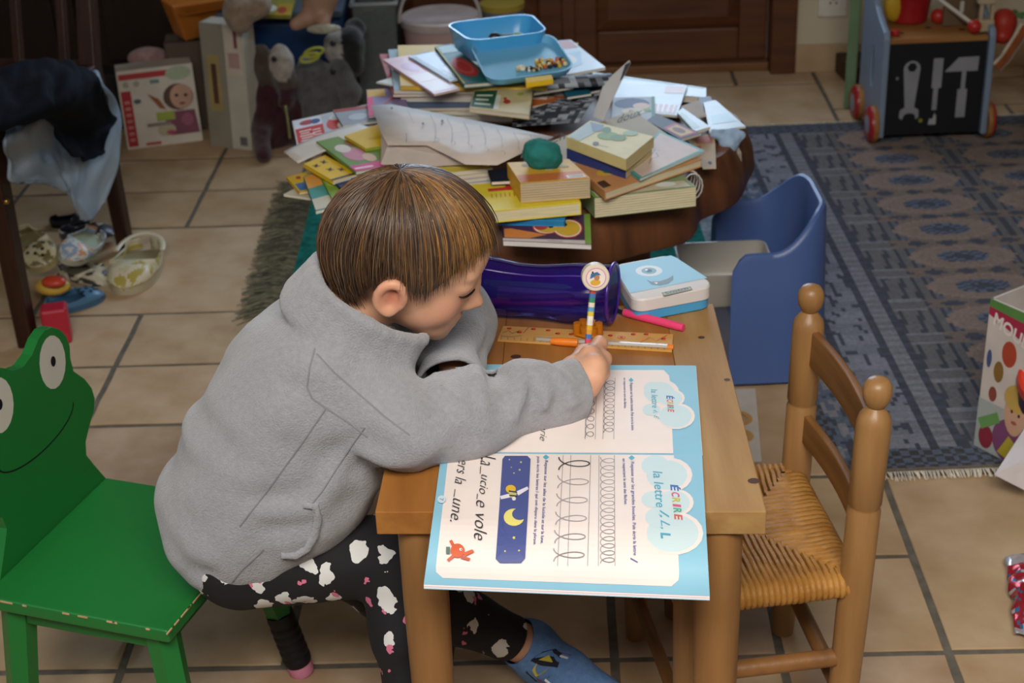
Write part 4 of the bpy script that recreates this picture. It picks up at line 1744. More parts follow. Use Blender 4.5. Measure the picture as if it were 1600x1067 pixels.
# night panel
npx = [(789, 713), (824, 713), (829, 718), (821, 872), (815, 879), (781, 879), (775, 872), (785, 718)]
it.append(('poly', [(789, 712), (824, 712), (829, 717), (825, 795), (780, 795), (785, 717)], '#4f5a96'))
it.append(('poly', [(780, 795), (825, 795), (820.5, 872), (814, 879.5), (781, 879.5), (774.5, 873)], '#4f5a96'))
for (x, y, r) in ((796, 718, 1.5), (814, 722, 2), (812, 734, 2), (803, 739, 1.5), (799, 730, 1.2), (803, 840, 3), (789, 861, 2), (811, 860, 2)):
    it.append(('poly', [(x + r * (1 if k % 2 else .45) * math.cos(k * math.pi / 5), y + r * (1 if k % 2 else .45) * math.sin(k * math.pi / 5)) for k in range(10)], '#e9d96a'))
it.append(('ell', 803, 808, 16, 13.5, '#efe27e'))
it.append(('ell', 812, 803, 12, 9.5, '#4f5a96'))
it += [('poly', [(806, 768), (824, 760), (826, 764), (810, 774)], '#e8e4ee'), ('poly', [(796, 771), (781, 775), (783, 780), (797, 777)], '#e8e4ee'), ('ell', 798, 764, 8, 6.5, '#e3b93a'), ('ell', 801, 772, 6, 6, '#c9c08a'),
       ('poly', [(795, 766), (808, 768), (808, 770), (795, 768)], '#2b2622'), ('poly', [(796, 773), (808, 774), (808, 776), (796, 775)], '#2b2622'), ('ell', 803, 779, 3, 3, '#e8e4ee')]
# written line
it.append(('text', 'La', 752, 711, (-2, 15), (23, 1), '#3a3a40', -.01, .35))
it.append(('line', [(751, 728), (750, 740)], .0008, '#3a3a40'))
it.append(('text', 'ucio', 752, 741, (-4, 30), (13, 1), '#3a3a40', -.01, .35))
it.append(('line', [(746, 771), (745, 780)], .0008, '#3a3a40'))
it.append(('text', 'e vole', 744, 781, (-4, 62), (20, 1), '#3a3a40', -.01, .35))
it.append(('text', 'vers la', 718, 711, (-8, 44), (17, 1), '#3a3a40', -.01, .35))
it.append(('line', [(711, 764), (709, 776)], .0008, '#3a3a40'))
it.append(('text', 'une.', 708, 778, (-5, 36), (12, 1), '#3a3a40', -.01, .35))
# little red animal drawing
it += [('ell', 715, 860, 11, 11, '#d8623c'), ('poly', [(722, 864), (738, 858), (741, 862), (727, 869)], '#d8623c'), ('poly', [(722, 868), (735, 872), (733, 876), (719, 872)], '#c9553a'), ('ell', 720, 858, 2.2, 2, '#ffffff'), ('ell', 720.5, 858, 1.1, 1, '#222222'),
       ('poly', [(706, 853), (702, 845), (706, 843), (711, 852)], '#d8623c'), ('poly', [(706, 867), (698, 874), (701, 877), (711, 869)], '#d8623c'), ('rect', 697, 854, 703, 865, '#5e7a72')]
it += [('ell', 690, 780, 6.5, 6, '#cfe3ee'), ('text', '7', 687, 778, (-.3, 4), (6, .3), '#8a8ab0', .02, 0)]
shapes(g, near, it, start=.0006, step=.00003)
g.build('print', PAGEM, pages[0], recalc=False)
g = G()
rows = []
for t in np.linspace(0, 1, 16):
    y = 578 + 128 * t
    e = max(0, (.10 - t) / .10)
    rows.append((y, 744 - 42 * t + 9 * e * e, 1046 + 6 * t - 9 * e * e, 2 * t))
strip(g, far, rows, WP, .0004)
it = []
for (x, y, r) in ((1034, 612, 27), (1050, 622, 20), (1057, 650, 29)):
    it.append(('ell', x, y, r, r * .70, WP))
for (x, y, r) in ((1030, 613, 24), (1048, 622, 18), (1055, 650, 26), (1018, 640, 14), (1020, 606, 14)):
    it.append(('ell', x, y, r, r * .68, '#cfe3e8'))
for (ch, c), y, l_ in zip(lets, (618, 623.5, 627.5, 632, 634.5, 639), (5, 3.6, 4, 2, 4, 4)):
    it.append(('text', ch, 1041 + (y - 618) * .1, y, (.3, l_), (13 if ch == '\u00c9' else 10, 1), c, .03, 0))
it.append(('text', 'la lettre', 1017, 608, (2, 29), (10, 1), '#5aa9c4', .01, 0))
it.append(('text', '\u00e9, \u00c9', 1020, 640, (1, 14), (10, 1), '#5aa9c4', 0, .3))
it.append(('text', 'Repasse sur la petite boucle. Puis \u00e9cris la lettre', 983, 598, (2, 74), (6, .4), '#5d5a9c', .01, 0))
it.append(('text', 'en respectant le sens des fl\u00e8ches.', 973, 590, (1, 48), (5, .4), '#5d5a9c', .01, 0))
it.append(('poly', [(986, 590), (990, 594), (986, 597), (982, 594)], '#5ab3d0'))
for xa, ya, yb in ((944, 590, 686), (961, 590, 686), (916, 610, 686), (932, 605, 686)):
    it.append(('line', [(xa, ya), (xa - 2, yb)], .0007, '#a9a3a6'))
it.append(('line', loops(945, 960, 593, 676, 9, -2), .0010, '#8f8a8e'))
it.append(('line', loops(917, 930, 612, 684, 6, -3), .0010, '#8f8a8e'))
it.append(('text', 'orie', 846, 664, (-3, 24), (10, 1), '#3a3a40', -.01, .35))
it.append(('poly', [(757, 586), (765, 583), (810, 584), (812, 592), (760, 594)], '#cdbb4a'))
shapes(g, far, it, start=.0006, step=.00003)
g.build('print', PAGEM, pages[1], recalc=False)

# ------------------------------------------------------------------ writing things on the table
# pencil with a round topper, held upright in the hand
pt0 = P(914, 588, TZ + .007)
pt1 = P(928, 437, TZ + .122)
pn = thing('pencil', 'patterned pencil with a round white topper held in the child\'s hand', 'pencil', pt0)
pax = (pt1 - pt0).normalized()
g = G()
cols = ['#e8dcc8', '#4b79b8', '#e3c84a', '#c9463c', '#e8e4dc', '#3f8f6a', '#e09a3a', '#6aa5cf', '#d84f6a', '#efe9dd', '#4b79b8', '#e3b23a']
N_b = 18
for i in range(N_b):
    a, b = pt0.lerp(pt1, .16 + .84 * i / N_b), pt0.lerp(pt1, .16 + .84 * (i + 1) / N_b)
    g.tube([a, b], .0042, 8, cols[(i * 5) % 12], caps=(i in (0, N_b - 1)))
g.build('barrel', PLAST, pn, smooth=40)
G().tube([pt0 + pax * .0015, pt0.lerp(pt1, .16)], [.0006, .0042], 8, '#d9b98a').build('point', CARD, pn, smooth=40)
cen_t = P(930, 432, TZ + .127)
vdir = (Vector((0, 0, CAM_H)) - cen_t)
vdir.z *= .45
vdir.x += .25
Rt = vdir.normalized().to_track_quat('Z', 'Y').to_matrix()
M4 = Matrix.Translation(cen_t) @ Rt.to_4x4()
tp = G().lathe([(.0005, -.008), (.0165, -.008), (.0175, -.0068), (.0175, .0058), (.0162, .007), (.0005, .007)], M4, 28, '#e3d8c4').build('topper', PLAST, pn, smooth=35)
fnt = lambda u, v, h=0: M4 @ Vector((u, v, .0072 + h))
fnt.nn = Rt @ Vector((0, 0, 1))
g = G()
shapes(g, fnt, [('ell', 0, 0, .0130, .0130, '#d98fb0'), ('ell', 0, 0, .0118, .0118, '#e9ddd6'), ('ell', -.001, -.006, .0065, .004, '#d9a83a'), ('ell', .001, .0005, .0036, .0042, '#b9805c'), ('poly', [(-.008, -.001), (-.006, .006), (.002, .0075), (.0065, .003), (.001, .0035), (-.003, .001)], '#3f6f9c'), ('rect', -.005, .006, -.003, .0085, '#222222')], step=.00008)
g.build('picture', PRINT, tp, recalc=False)

# ruler
rz = TZ + .0035
q = [P(777, 531, rz), P(1050, 548, rz), P(1052, 522, rz), P(786, 509, rz)]
ru = thing('ruler', 'wooden ruler printed with red ladybirds on the pine table', 'ruler', P(915, 528, TZ))
G().prism([p - Vector((0, 0, .003)) for p in q], (0, 0, .003)).build('strip', wood('ruler_wood', '#d9a75f', '#c99248', .45, 0, 6), ru, bevel=.0006)
g = G()
it = []
for (x, y) in ((796, 513), (812, 519), (834, 514), (857, 516), (872, 521), (893, 522), (954, 524), (990, 522), (1010, 522), (1037, 529)):
    it += [('ell', x, y, 3.4, 1.7, '#c8382c'), ('ell', x - 3, y, 1.2, 1, '#2a1a14')]
it += [('ell', 971, 527, 6, 2.4, '#c8382c'), ('ell', 971, 527, 5, 1.8, '#dcae68'), ('ell', 971, 527, 3, 1.2, '#c8382c')]
for k in range(26):
    x = 783 + k * 10.2
    it.append(('line', [(x, 530 + k * .66), (x + .6, (526 if k % 5 else 523) + k * .66)], .0005, '#5a3a22'))
it += [('line', [(785, 520), (795, 516), (800, 521), (812, 516), (818, 520), (826, 511)], .0009, '#4a4038'), ('line', [(1000, 535), (1015, 527), (1025, 533), (1043, 523)], .0009, '#c0402c'), ('line', [(784, 525), (800, 526), (815, 524)], .0008, '#4a4038')]
shapes(g, zmap(rz), it, step=.00002)
g.build('print', PRINT, ru, recalc=False)

# ball pen
pe = thing('ball_pen', 'clear ball pen with bright orange cap lying by the ruler', 'pen', P(940, 540, TZ))
a, b = P(838, 530, TZ + .005), P(1050, 542, TZ + .005)
ha = a.lerp(b, .12)
G().tube([a, b], .0034, 6, '#a59c92').build('barrel', mat('clear_barrel', '#a9a196', .12, .6, var=.05), pe, smooth=30)
G().tube([a.lerp(b, .28), b], .0016, 6, '#b08a60').build('ink_tube', PLAST, pe)
ca0, ca1 = P(861, 533, TZ + .0062), P(903, 535.5, TZ + .0062)
G().tube([ca0, ca0.lerp(ca1, .3), ca1], [.0042, .0056, .0058], 12, '#f08324').build('cap', PLAST, pe, smooth=40)
G().tube([b - (b - a).normalized() * .006, b + (b - a).normalized() * .002], .0038, 8, '#e2832e').build('end_plug', PLAST, pe, smooth=40)
# marker
ma = thing('marker', 'neon pink felt marker lying on the table beside the tin', 'marker', P(1020, 500, TZ))
a, b = P(975, 488, TZ + .006), P(1068, 512, TZ + .006)
G().tube([a, a.lerp(b, .1), a.lerp(b, .9), b], [.0050, .0057, .0057, .005], 14, '#f0487c').build('barrel', PLAST, ma, smooth=40)
G().tube([a - (b - a).normalized() * .012, a], [.0032, .004], 10, '#222026').build('tip', PLAST, ma, smooth=40)
# amber sharpener
AMB = glassy('amber_plastic', '#e08a1e', .6, .15)
sh_ = thing('amber_charm', 'amber plastic ring of little pegs standing on the ruler', 'charm', P(918, 520, TZ))
for i, (x, y, hh) in enumerate(((902, 523, .018), (913, 526, .014), (927, 527, .014), (936, 523, .018), (925, 517, .016), (911, 516, .016))):
    p = P(x, y, TZ + .0045)
    G().lathe([(.0052, 0), (.0056, .002), (.0050, .006), (.0056, hh - .003), (.005, hh), (.0005, hh)], Matrix.Translation(p), 14).build('peg', AMB, sh_, smooth=40)
G().tube([P(x, y, TZ + .0075) for x, y in ((902, 523), (913, 526), (927, 527), (936, 523), (925, 517), (911, 516), (902, 523))], .0022, 8).build('ring', AMB, sh_, smooth=60)

# purple see-through pencil case
PUR = glassy('purple_vinyl', '#3d1f9e', .32, .13)
PURD = mat('purple_piping', '#4a2494', .3, .5, var=.05, coat=.3)
pc = thing('pencil_case', 'shiny purple see-through pencil case full of pens', 'pencil case', P(860, 470, TZ))
e0, e1 = P(742, 444, TZ + .040), P(957, 458, TZ + .043)
dx_ = (e1 - e0).normalized()
sy_ = Vector((-dx_.y, dx_.x, 0))
g = G()


def case(u, v):
    a = v * 2 * math.pi
    r = .043 * (1 + .05 * math.sin(u * 9 + 1) - .10 * math.sin(u * math.pi) * (math.sin(a) > .5))
    r *= 1 + .03 * noise.noise((u * 8, math.cos(a) * 2, math.sin(a) * 2))
    return e0.lerp(e1, u) + sy_ * (r * math.cos(a)) + Vector((0, 0, r * .93 * math.sin(a) - .002 * math.sin(u * math.pi)))


g.grid(case, 30, 32)
g.build('shell', PUR, pc, smooth=180, weld=True)
for e, s_ in ((e0, -1), (e1, 1)):
    pts = [e + sy_ * (.0425 * math.cos(a)) + Vector((0, 0, .040 * math.sin(a))) for a in np.linspace(0, 2 * math.pi, 33)]
    G().face([p + dx_ * .001 * s_ for p in pts[:-1]]).build('end_panel', PUR, pc)
    G().tube(pts, .0027, 8).build('piping', PURD, pc, smooth=60)
zp = [case(u, .25) + Vector((0, 0, .0008)) for u in np.linspace(0, 1, 20)]
G().tube(zp, .0022, 6).build('zip', mat('zip_purple', '#2c1f52', .5, .4, var=.1), pc, smooth=60)
G().tube([case(u, .34) + Vector((0, 0, .0008)) for u in np.linspace(0, 1, 20)], .0012, 5).build('seam', PURD, pc, smooth=60)
for i, (dy, dz, c, a0, a1) in enumerate(((-.022, -.015, '#c24a5c', .05, .8), (-.008, -.024, '#3f7fc0', .1, .9), (.010, -.022, '#d8c23c', .15, .85), (-.015, .002, '#8c8c98', .2, .95), (.015, -.004, '#4aa06a', .05, .7), (0, -.008, '#d65a9c', .3, .96), (-.026, -.004, '#6b4a3a', .3, .75))):
    o0 = e0.lerp(e1, a0) + sy_ * dy + Vector((0, 0, dz))
    o1 = e0.lerp(e1, a1) + sy_ * (dy * .6) + Vector((0, 0, dz + .004 * (-1) ** i))
    lab = ('red', 'blue', 'yellow', 'grey', 'green', 'pink', 'brown')[i]
    tg = G().tube([o0, o0.lerp(o1, .9), o1], [.0045, .0045, .001], 8, c).build('pen', PLAST, smooth=40)
    tag(tg, '%s pen seen inside the purple pencil case' % lab, 'pen', 'pens in the pencil case')

# tin with a one-eyed face
tn = thing('pencil_tin', 'light blue and white tin with one painted eye and a smile', 'tin', P(1040, 450, TZ))
tzt = TZ + .036
Tq = [(990, 470), (1118, 446), (1049, 397), (956, 414)]
tw = [P(x, y, tzt) for x, y in Tq]


def rounded(q, z, inset, r=.16, n=6):
    fn = quadmap(q)
    pts = []
    for cx, cy, a0 in ((1 - r, r, -90), (1 - r, 1 - r, 0), (r, 1 - r, 90), (r, r, 180)):
        for j in range(n):
            a = math.radians(a0 + 90 * j / (n - 1))
            u, v = cx + r * math.cos(a), cy + r * math.sin(a)
            u, v = .5 + (u - .5) * (1 - inset), .5 + (v - .5) * (1 - inset)
            p = fn(u, v)
            pts.append(Vector((p.x, p.y, z)))
    return pts


g = G()
lv = [(TZ + .001, .06), (TZ + .003, .03), (TZ + .017, .03)]
rg = [rounded(tw, z, i_) for z, i_ in lv]
for a, b in zip(rg, rg[1:]):
    g.hexa(a, b, '#4fa3d8')
g.build('base', PLAST, tn, smooth=40)
lv = [(TZ + .0172, .0), (TZ + .033, .0), (tzt - .0004, .02), (tzt, .05)]
rg = [rounded(tw, z, i_) for z, i_ in lv]
g = G()
for a, b in zip(rg, rg[1:]):
    g.hexa(a, b, '#dcd6d4')
li = g.build('lid', mat('tin_enamel', None, .45, .35, var=.02), tn, smooth=40)
g = G()
zf = zmap(tzt)
it = [('poly', [(984, 458), (1000, 455), (1105, 434), (1056, 402), (1048, 399), (965, 414.5), (961, 418), (972, 438)], '#8fc4dc'),
      ('ell', 1014, 423, 21, 8.5, '#dfe6e8'), ('ell', 1014, 423, 12, 5, '#7fa6b8'), ('ell', 1014, 423, 5, 2.4, '#33464f'), ('ell', 1010, 421.5, 2.2, 1.2, '#ffffff'),
      ('poly', [(1010, 437), (1018, 440), (1032, 439), (1044, 435), (1052, 430), (1052, 437), (1044, 443), (1030, 446), (1018, 444)], '#6f7f86'), ('poly', [(1022, 441), (1028, 441), (1026, 444)], '#ece8e4'),
      ('poly', [(1034, 457), (1079, 447.5), (1082, 452.5), (1037, 462.5)], '#55595c'), ('poly', [(1035.5, 457.6), (1078.5, 448.6), (1080.5, 452), (1038, 461.5)], '#a89f5a'),
      ('text', 'Scotch', 1040, 460, (36, -7.8), (-2, -3.8), '#2e3236', .02, 0)]
shapes(g, zf, it, step=.00005)
g.build('lid_print', MATS['tin_enamel'], li, recalc=False)

# ------------------------------------------------------------------ books and magazines heaped on the log table
BKG = 'books heaped on the log table'


def art(seed, pal, n=9, rows=3):
    r = random.Random(seed)
    it = []
    for _ in range(n):
        k = r.random()
        u, v, s_, c = r.uniform(.1, .9), r.uniform(.1, .9), r.uniform(.06, .2), r.choice(pal)
        if k < .45:
            it.append(('ell', u, v, min(s_, u - .01, .99 - u), min(s_ * .8, v - .01, .99 - v), c))
        elif k < .75:
            it.append(('rect', max(.02, u - s_), max(.02, v - s_ * .5), min(.98, u + s_), min(.98, v + s_ * .5), c))
        else:
            it.append(('poly', [(u, max(.02, v - s_)), (min(.98, u + s_), v), (u, min(.98, v + s_)), (max(.02, u - s_), v)], c))
    u0 = r.uniform(.08, .3)
    for j in range(rows):
        v = .80 - j * .055
        it.append(('rect', u0, v, u0 + r.uniform(.3, .5), v + .022, r.choice(pal)))
    return it


def book(name, label, cat, px, z, th, cover, pages='#d8d0c0', prt=None, pxprt=None, kind='mag', spine=3, gloss=True, zs=None, world=None, back=None):
    """book lying flat: px = near-left, near-right, far-right, far-left corners of its top face at height z; spine = side index"""
    if world:
        top = [Vector(p) for p in world]
    else:
        top = [P(x, y, (zs[i] if zs else z)) for i, (x, y) in enumerate(px)]
    dn = Vector((0, 0, -1))
    c0 = sum(top, Vector()) / 4
    t = thing(name, label, cat, c0 + dn * th, BKG)
    ct = .0024 if kind == 'hard' else (.0012 if kind == 'board' else .0006)
    ct = min(ct, th * .22)
    ins = .018 if kind == 'hard' else .004
    inn = []
    for i, p in enumerate(top):
        sp_side = i in (spine, (spine + 1) % 4)
        inn.append(p + (c0 - p) * ins * (.25 if sp_side else 1))
    g = G()
    g.prism([p + dn * ct for p in top], -dn * ct, cover)
    g.prism([p + dn * th for p in top], -dn * ct, back or cover)
    a, b = top[spine], top[(spine + 1) % 4]
    inw = (c0 - (a + b) / 2).normalized() * ct
    g.hexa([a + dn * th, b + dn * th, b + inw + dn * th, a + inw + dn * th], [a, b, b + inw, a + inw], cover)
    cmat = SHINY if gloss == 's' else GLOSS if gloss else CARD
    cv_ = g.build('cover', cmat, t, bevel=.0008 if kind != 'mag' else 0)
    if kind == 'board':
        nl = max(3, int(th / .0042))
        for i in range(nl):
            z0, z1 = -th + ct + (th - 2 * ct) * i / nl, -th + ct + (th - 2 * ct) * (i + .86) / nl
            G().hexa([p + Vector((0, 0, z0)) for p in inn], [p + Vector((0, 0, z1)) for p in inn], pages).build('board_page', PAPER, t)
    else:
        G().hexa([p + dn * (th - ct * .9) for p in inn], [p + dn * ct * .9 for p in inn], pages).build('pages', PAPER, t)
    if prt or pxprt:
        g = G()
        if prt:
            shapes(g, quadmap(top), prt, step=.00004)
        if pxprt:
            shapes(g, zmap(z), pxprt, step=.00004, start=.0005)
        g.build('cover_art', cmat, cv_, recalc=False)
    return t


LTZ = LT + .0015
# --- left side of the heap
book('picture_book', 'cream-backed thin book, leftmost corner sticking out of the heap', 'book', [(443, 303), (505, 312), (520, 285), (474, 287)], LTZ + .006, .005, '#cfc3ab', gloss=False)
book('hardcover_book', 'small red book under the left edge of the heap, behind the child\'s hair', 'book', [(500, 351), (560, 352), (572, 333), (503, 331)], LTZ + .020, .017, '#a3222a', kind='hard', prt=[('rect', .1, .6, .8, .8, '#7c9c52')])
book('magazine', 'orange and teal paperback pointing at the child\'s head', 'book', [(493, 330), (531, 321), (508, 264), (474, 276)], LTZ + .026, .006, '#4f9a94', '#e0dccf', prt=[('rect', .02, .02, .98, .32, '#cfc8b4'), ('rect', .02, .62, .98, .98, '#e0a24e')])
book('magazine', 'yellow comic with small red marks at the far left of the heap', 'magazine', [(468, 301), (500, 296), (486, 266), (447, 277)], LTZ + .012, .004, '#d9b52c', prt=[('rect', .1, .1, .5, .5, '#4a72ac'), ('ell', .7, .7, .12, .1, '#b8402c'), ('ell', .4, .8, .1, .08, '#b8402c')])
book('magazine', 'green comic with a purple figure beside the child\'s hair', 'magazine', [(522, 317), (572, 314), (540, 280), (494, 264)], LTZ + .031, .004, '#7fa23c', prt=[('ell', .62, .35, .22, .16, '#5a2f62'), ('ell', .70, .33, .08, .07, '#d8d0c4'), ('rect', .08, .5, .42, .85, '#a6bf4a'), ('line', [(.15, .8), (.3, .6), (.45, .5)], .004, '#2c3a1c')])
book('magazine', 'navy magazine with an orange shape near the crown of the child\'s head', 'magazine', [(545, 303), (600, 300), (588, 268), (516, 281)], LTZ + .036, .005, '#26335e', prt=[('ell', .62, .45, .2, .22, '#d98a3c'), ('rect', .05, .05, .35, .3, '#cfd3da')])
book('picture_book', 'yellow picture book with four black bees on its cover', 'book', [(520, 283), (560, 272), (508, 242), (474, 256)], LTZ + .042, .007, '#e2b81f', prt=[('rect', .0, .02, 1, .08, '#2a2f55')] +
     [x for u, v in ((.25, .75), (.62, .78), (.45, .45), (.75, .32)) for x in (('ell', u, v, .07, .045, '#33271a'), ('line', [(u - .1, v + .06), (u + .1, v - .06)], .002, '#33271a'), ('line', [(u - .1, v - .06), (u + .1, v + .06)], .002, '#33271a'))])
book('magazine', 'thin blue book lying under the bee book', 'book', [(565, 291), (618, 282), (560, 246), (518, 256)], LTZ + .038, .006, '#2f6fa6', '#cfd6da')
book('magazine', 'children\'s magazine with green and pink photo cover and pink banner', 'magazine', [(556, 268), (618, 258), (566, 204), (494, 221)], LTZ + .050, .006, '#71913f',
     prt=[('ell', .4, .45, .24, .2, '#c9859a'), ('ell', .3, .65, .16, .12, '#d9cfc6'), ('ell', .62, .3, .14, .12, '#d9b79a'), ('ell', .62, .75, .2, .1, '#8a5f3c'), ('rect', .0, .0, 1, .16, '#d84a8c'), ('rect', .05, .05, .5, .09, '#f0d0dc'), ('ell', .82, .8, .12, .1, '#3f6a2e')])
book('magazine', 'yellow exercise book over green pages just left of the paper plane', 'book', [(571, 232), (620, 224), (602, 190), (538, 212)], LTZ + .056, .005, '#dcb726', '#7c9a3f', gloss=False, prt=[('line', [(.35, .5), (.8, .42)], .0012, '#5a4a18'), ('line', [(.35, .42), (.7, .36)], .0012, '#5a4a18'), ('ell', .85, .8, .03, .04, '#4a3c16')])
pw = thing('paper_sheet', 'blank white sheet with a pointed corner over the left edge of the heap', 'paper', P(520, 225, .49), BKG)
g = G()
c4 = [P(443, 237, LTZ + .038), P(466, 255, LTZ + .038), P(600, 208, LTZ + .048), P(560, 193, LTZ + .048)]
g.grid(lambda u, v: quadmap([c4[0], c4[1], c4[2], c4[3]])(u, v) + Vector((0, 0, .006 * math.sin(v * 3.1))), 6, 10, '#d6cec6')
g.build('sheet', PRINT, pw, solid=.0006, smooth=180)
book('magazine', 'red and white comic magazine standing out at the upper left of the heap', 'magazine', [(464, 228), (590, 198), (578, 162), (456, 189)], LTZ + .030, .005, '#d8d4d0',
     prt=[('rect', .02, .04, .36, .62, '#c92f2a'), ('rect', .02, .62, .34, .96, '#d8dde6'), ('ell', .18, .8, .1, .1, '#a94048'), ('ell', .28, .78, .06, .1, '#3c4f8c'), ('rect', .36, .1, .8, .96, '#b9bcc6'), ('ell', .5, .5, .1, .24, '#c8453c'), ('ell', .62, .4, .09, .18, '#e6e4e0'),
          ('ell', .7, .62, .09, .15, '#34508c'), ('ell', .55, .75, .1, .12, '#d8dce2'), ('ell', .8, .4, .06, .12, '#d89a3c')] + [('rect', .06 + .01 * (j % 2), .1 + .09 * j, .18 + .03 * (j % 3), .145 + .09 * j, '#efd9d4') for j in range(5)] + [('rect', .22, .12 + .1 * j, .32, .16 + .1 * j, '#efd9d4') for j in range(4)])
book('magazine', 'grey film-wrapped magazine with a red edge behind the red comic', 'magazine', [(535, 196), (600, 188), (612, 160), (520, 172)], LTZ + .040, .004, '#9aa0aa', prt=[('rect', .0, .82, 1, 1, '#a5382e'), ('ell', .4, .4, .2, .2, '#b9c2cc')])
book('magazine', 'pink and violet booklet with a yellow strip left of the magazine stack', 'magazine', [(576, 182), (640, 172), (628, 137), (572, 140)], LTZ + .048, .004, '#8d7fa8', prt=[('rect', .02, .7, .5, .98, '#d9ad3c'), ('rect', .0, .0, .16, .7, '#d8447c'), ('line', [(.1, .1), (.95, .8)], .005, '#b8403c')])
# --- middle stack of magazines
sr = random.Random(21)
base = [P(622, 193, LTZ), P(848, 196, LTZ), P(895, 122, LTZ), P(616, 126, LTZ)]
bc_ = sum(base, Vector()) / 4
stack = [('#b9a68a', 'tan'), ('#7c8a5a', 'moss green'), ('#d8d4cc', 'white'), ('#c98a3a', 'ochre'), ('#5c6a86', 'slate blue'), ('#e0d8c8', 'cream'), ('#b03a34', 'brick red'), ('#8fa3b0', 'grey blue'), ('#d9b24a', 'mustard')]
zz = LTZ
order = ('lowest', 'second from the bottom', 'third from the bottom', 'fourth from the bottom', 'middle', 'fifth from the top', 'fourth from the top', 'third from the top', 'second from the top')
for i, (c, nm) in enumerate(stack):
    th = sr.uniform(.006, .0105)
    a = sr.uniform(-9, 9)
    sh = Vector((sr.uniform(-.018, .018), sr.uniform(-.012, .012), 0))
    zz += th + .0004
    q = [bc_ + sh + rotz(a) @ (p - bc_) for p in base]
    q = [Vector((p.x, p.y, zz)) for p in q]
    book('magazine', '%s magazine in the middle stack, %s' % (nm, order[i]), 'magazine', None, zz, th, c, sr.choice(['#d9d2c4', '#c8c4bc', '#e2ddd2']), prt=art(30 + i, ['#b8443c', '#4f7fa8', '#d8c25a', '#e4e0d6', '#4a6a4a'], 10), world=q, spine=i % 4)
SZT = zz
book('magazine', 'pale pink glossy magazine fanned out at the top left of the stack', 'magazine', [(678, 147), (718, 138), (640, 86), (598, 93)], SZT + .006, .0045, '#d8a8ac', gloss='s', prt=[('rect', .04, .04, .96, .5, '#dcc4be'), ('ell', .5, .7, .3, .12, '#c890b4'), ('line', [(.1, .3), (.9, .3)], .002, '#c8606c')])
book('magazine', 'white folded leaflet sticking out to the left beneath the pink magazine', 'paper', [(650, 140), (690, 132), (640, 112), (588, 128)], SZT - .012, .003, '#dfe3e2')
book('magazine', 'silver glossy booklet with a black spine on the middle stack', 'magazine', [(702, 127), (740, 117), (680, 80), (638, 88)], SZT + .010, .0035, '#aab4c8', gloss='s', prt=[('poly', [(.02, .05), (.25, .05), (.2, .95), (.02, .95)], '#22252c'), ('poly', [(.4, .1), (.9, .3), (.8, .5), (.35, .4)], '#d6dae8')], spine=3)
book('hardcover_book', 'teal book with a large red disc beside the blue lunch box', 'book', [(724, 131), (775, 127), (706, 68), (679, 72)], SZT + .016, .010, '#2f6a6c', kind='hard', prt=[('ell', .48, .40, .40, .25, '#b8342c'), ('ell', .48, .40, .30, .18, '#c8584a'), ('ell', .48, .40, .22, .13, '#b8342c'), ('rect', .0, .0, .06, 1, '#c9b03a'), ('rect', .1, .78, .9, .96, '#a9c2c4')])
book('magazine', 'white and sky blue glossy magazine right of the lunch box', 'magazine', [(880, 117), (946, 105), (892, 62), (838, 66)], SZT + .008, .006, '#c4d0da', gloss='s', prt=[('rect', .05, .72, .95, .97, '#b05a58'), ('poly', [(.1, .1), (.6, .2), (.9, .6), (.3, .55)], '#9ab8d0'), ('ell', .4, .4, .2, .15, '#ded4cc')])
book('hardcover_book', 'cream book with a dark green label and a little red dog drawing', 'book', [(733, 168), (827, 179), (833, 137), (741, 141)], SZT - .004, .010, '#d2c190', kind='hard', prt=[('rect', .02, .06, .40, .94, '#2a5a3c'), ('rect', .40, .06, .48, .7, '#dcdcd4'), ('ell', .60, .42, .06, .09, '#b8342c'), ('ell', .56, .55, .03, .06, '#b8342c'), ('ell', .8, .75, .06, .06, '#a9b04a')] +
     [('rect', .07, .2 + .22 * j, .34 - .05 * (j % 2), .28 + .22 * j, '#cfd8c8') for j in range(3)])
book('hardcover_book', 'orange book squeezed in at the right of the middle stack', 'book', [(832, 166), (892, 153), (890, 141), (826, 150)], LTZ + .050, .007, '#c9703a', prt=[('ell', .5, .5, .1, .2, '#e0b48a')])
book('magazine', 'dark teal magazine under the yellow clip of the lunch box', 'magazine', [(886, 152), (924, 146), (906, 118), (868, 124)], LTZ + .062, .005, '#246a80', prt=[('ell', .3, .4, .12, .1, '#d8d0c0')])
book('magazine', 'navy magazine with a small red dot at the right of the stack', 'magazine', [(912, 146), (938, 140), (916, 112), (890, 116)], LTZ + .060, .005, '#232b4c', prt=[('ell', .7, .3, .15, .08, '#c0392f')])
book('magazine', 'grey folded brochure fanned open under the lunch box', 'magazine', [(834, 146), (896, 136), (886, 120), (830, 126)], LTZ + .072, .004, '#a3a4a8', prt=art(77, ['#7c7f88', '#d0d0d0', '#c8b89a'], 5, 0))
# curled dark magazine in front of the stack
cm = thing('magazine', 'dark magazine with a rolled-up edge in front of the middle stack', 'magazine', P(880, 190, LTZ), BKG)
A_, B_ = P(800, 198, LTZ + .03), P(905, 196, LTZ + .03)
g = G()


def curl(u, v):
    p = A_.lerp(B_, u)
    if v < .62:
        q = p + Vector((.02 * v, .17 * v, .016 * math.sin(v * 3)))
    else:
        a = (v - .62) / .38 * 4.4
        q = p + Vector((.0124, .1054, .013)) + Vector((.004 * a, .024 * math.sin(a) * .9, .022 - .022 * math.cos(a)))
    return q + Vector((.05 * v * u, 0, .006 * u))


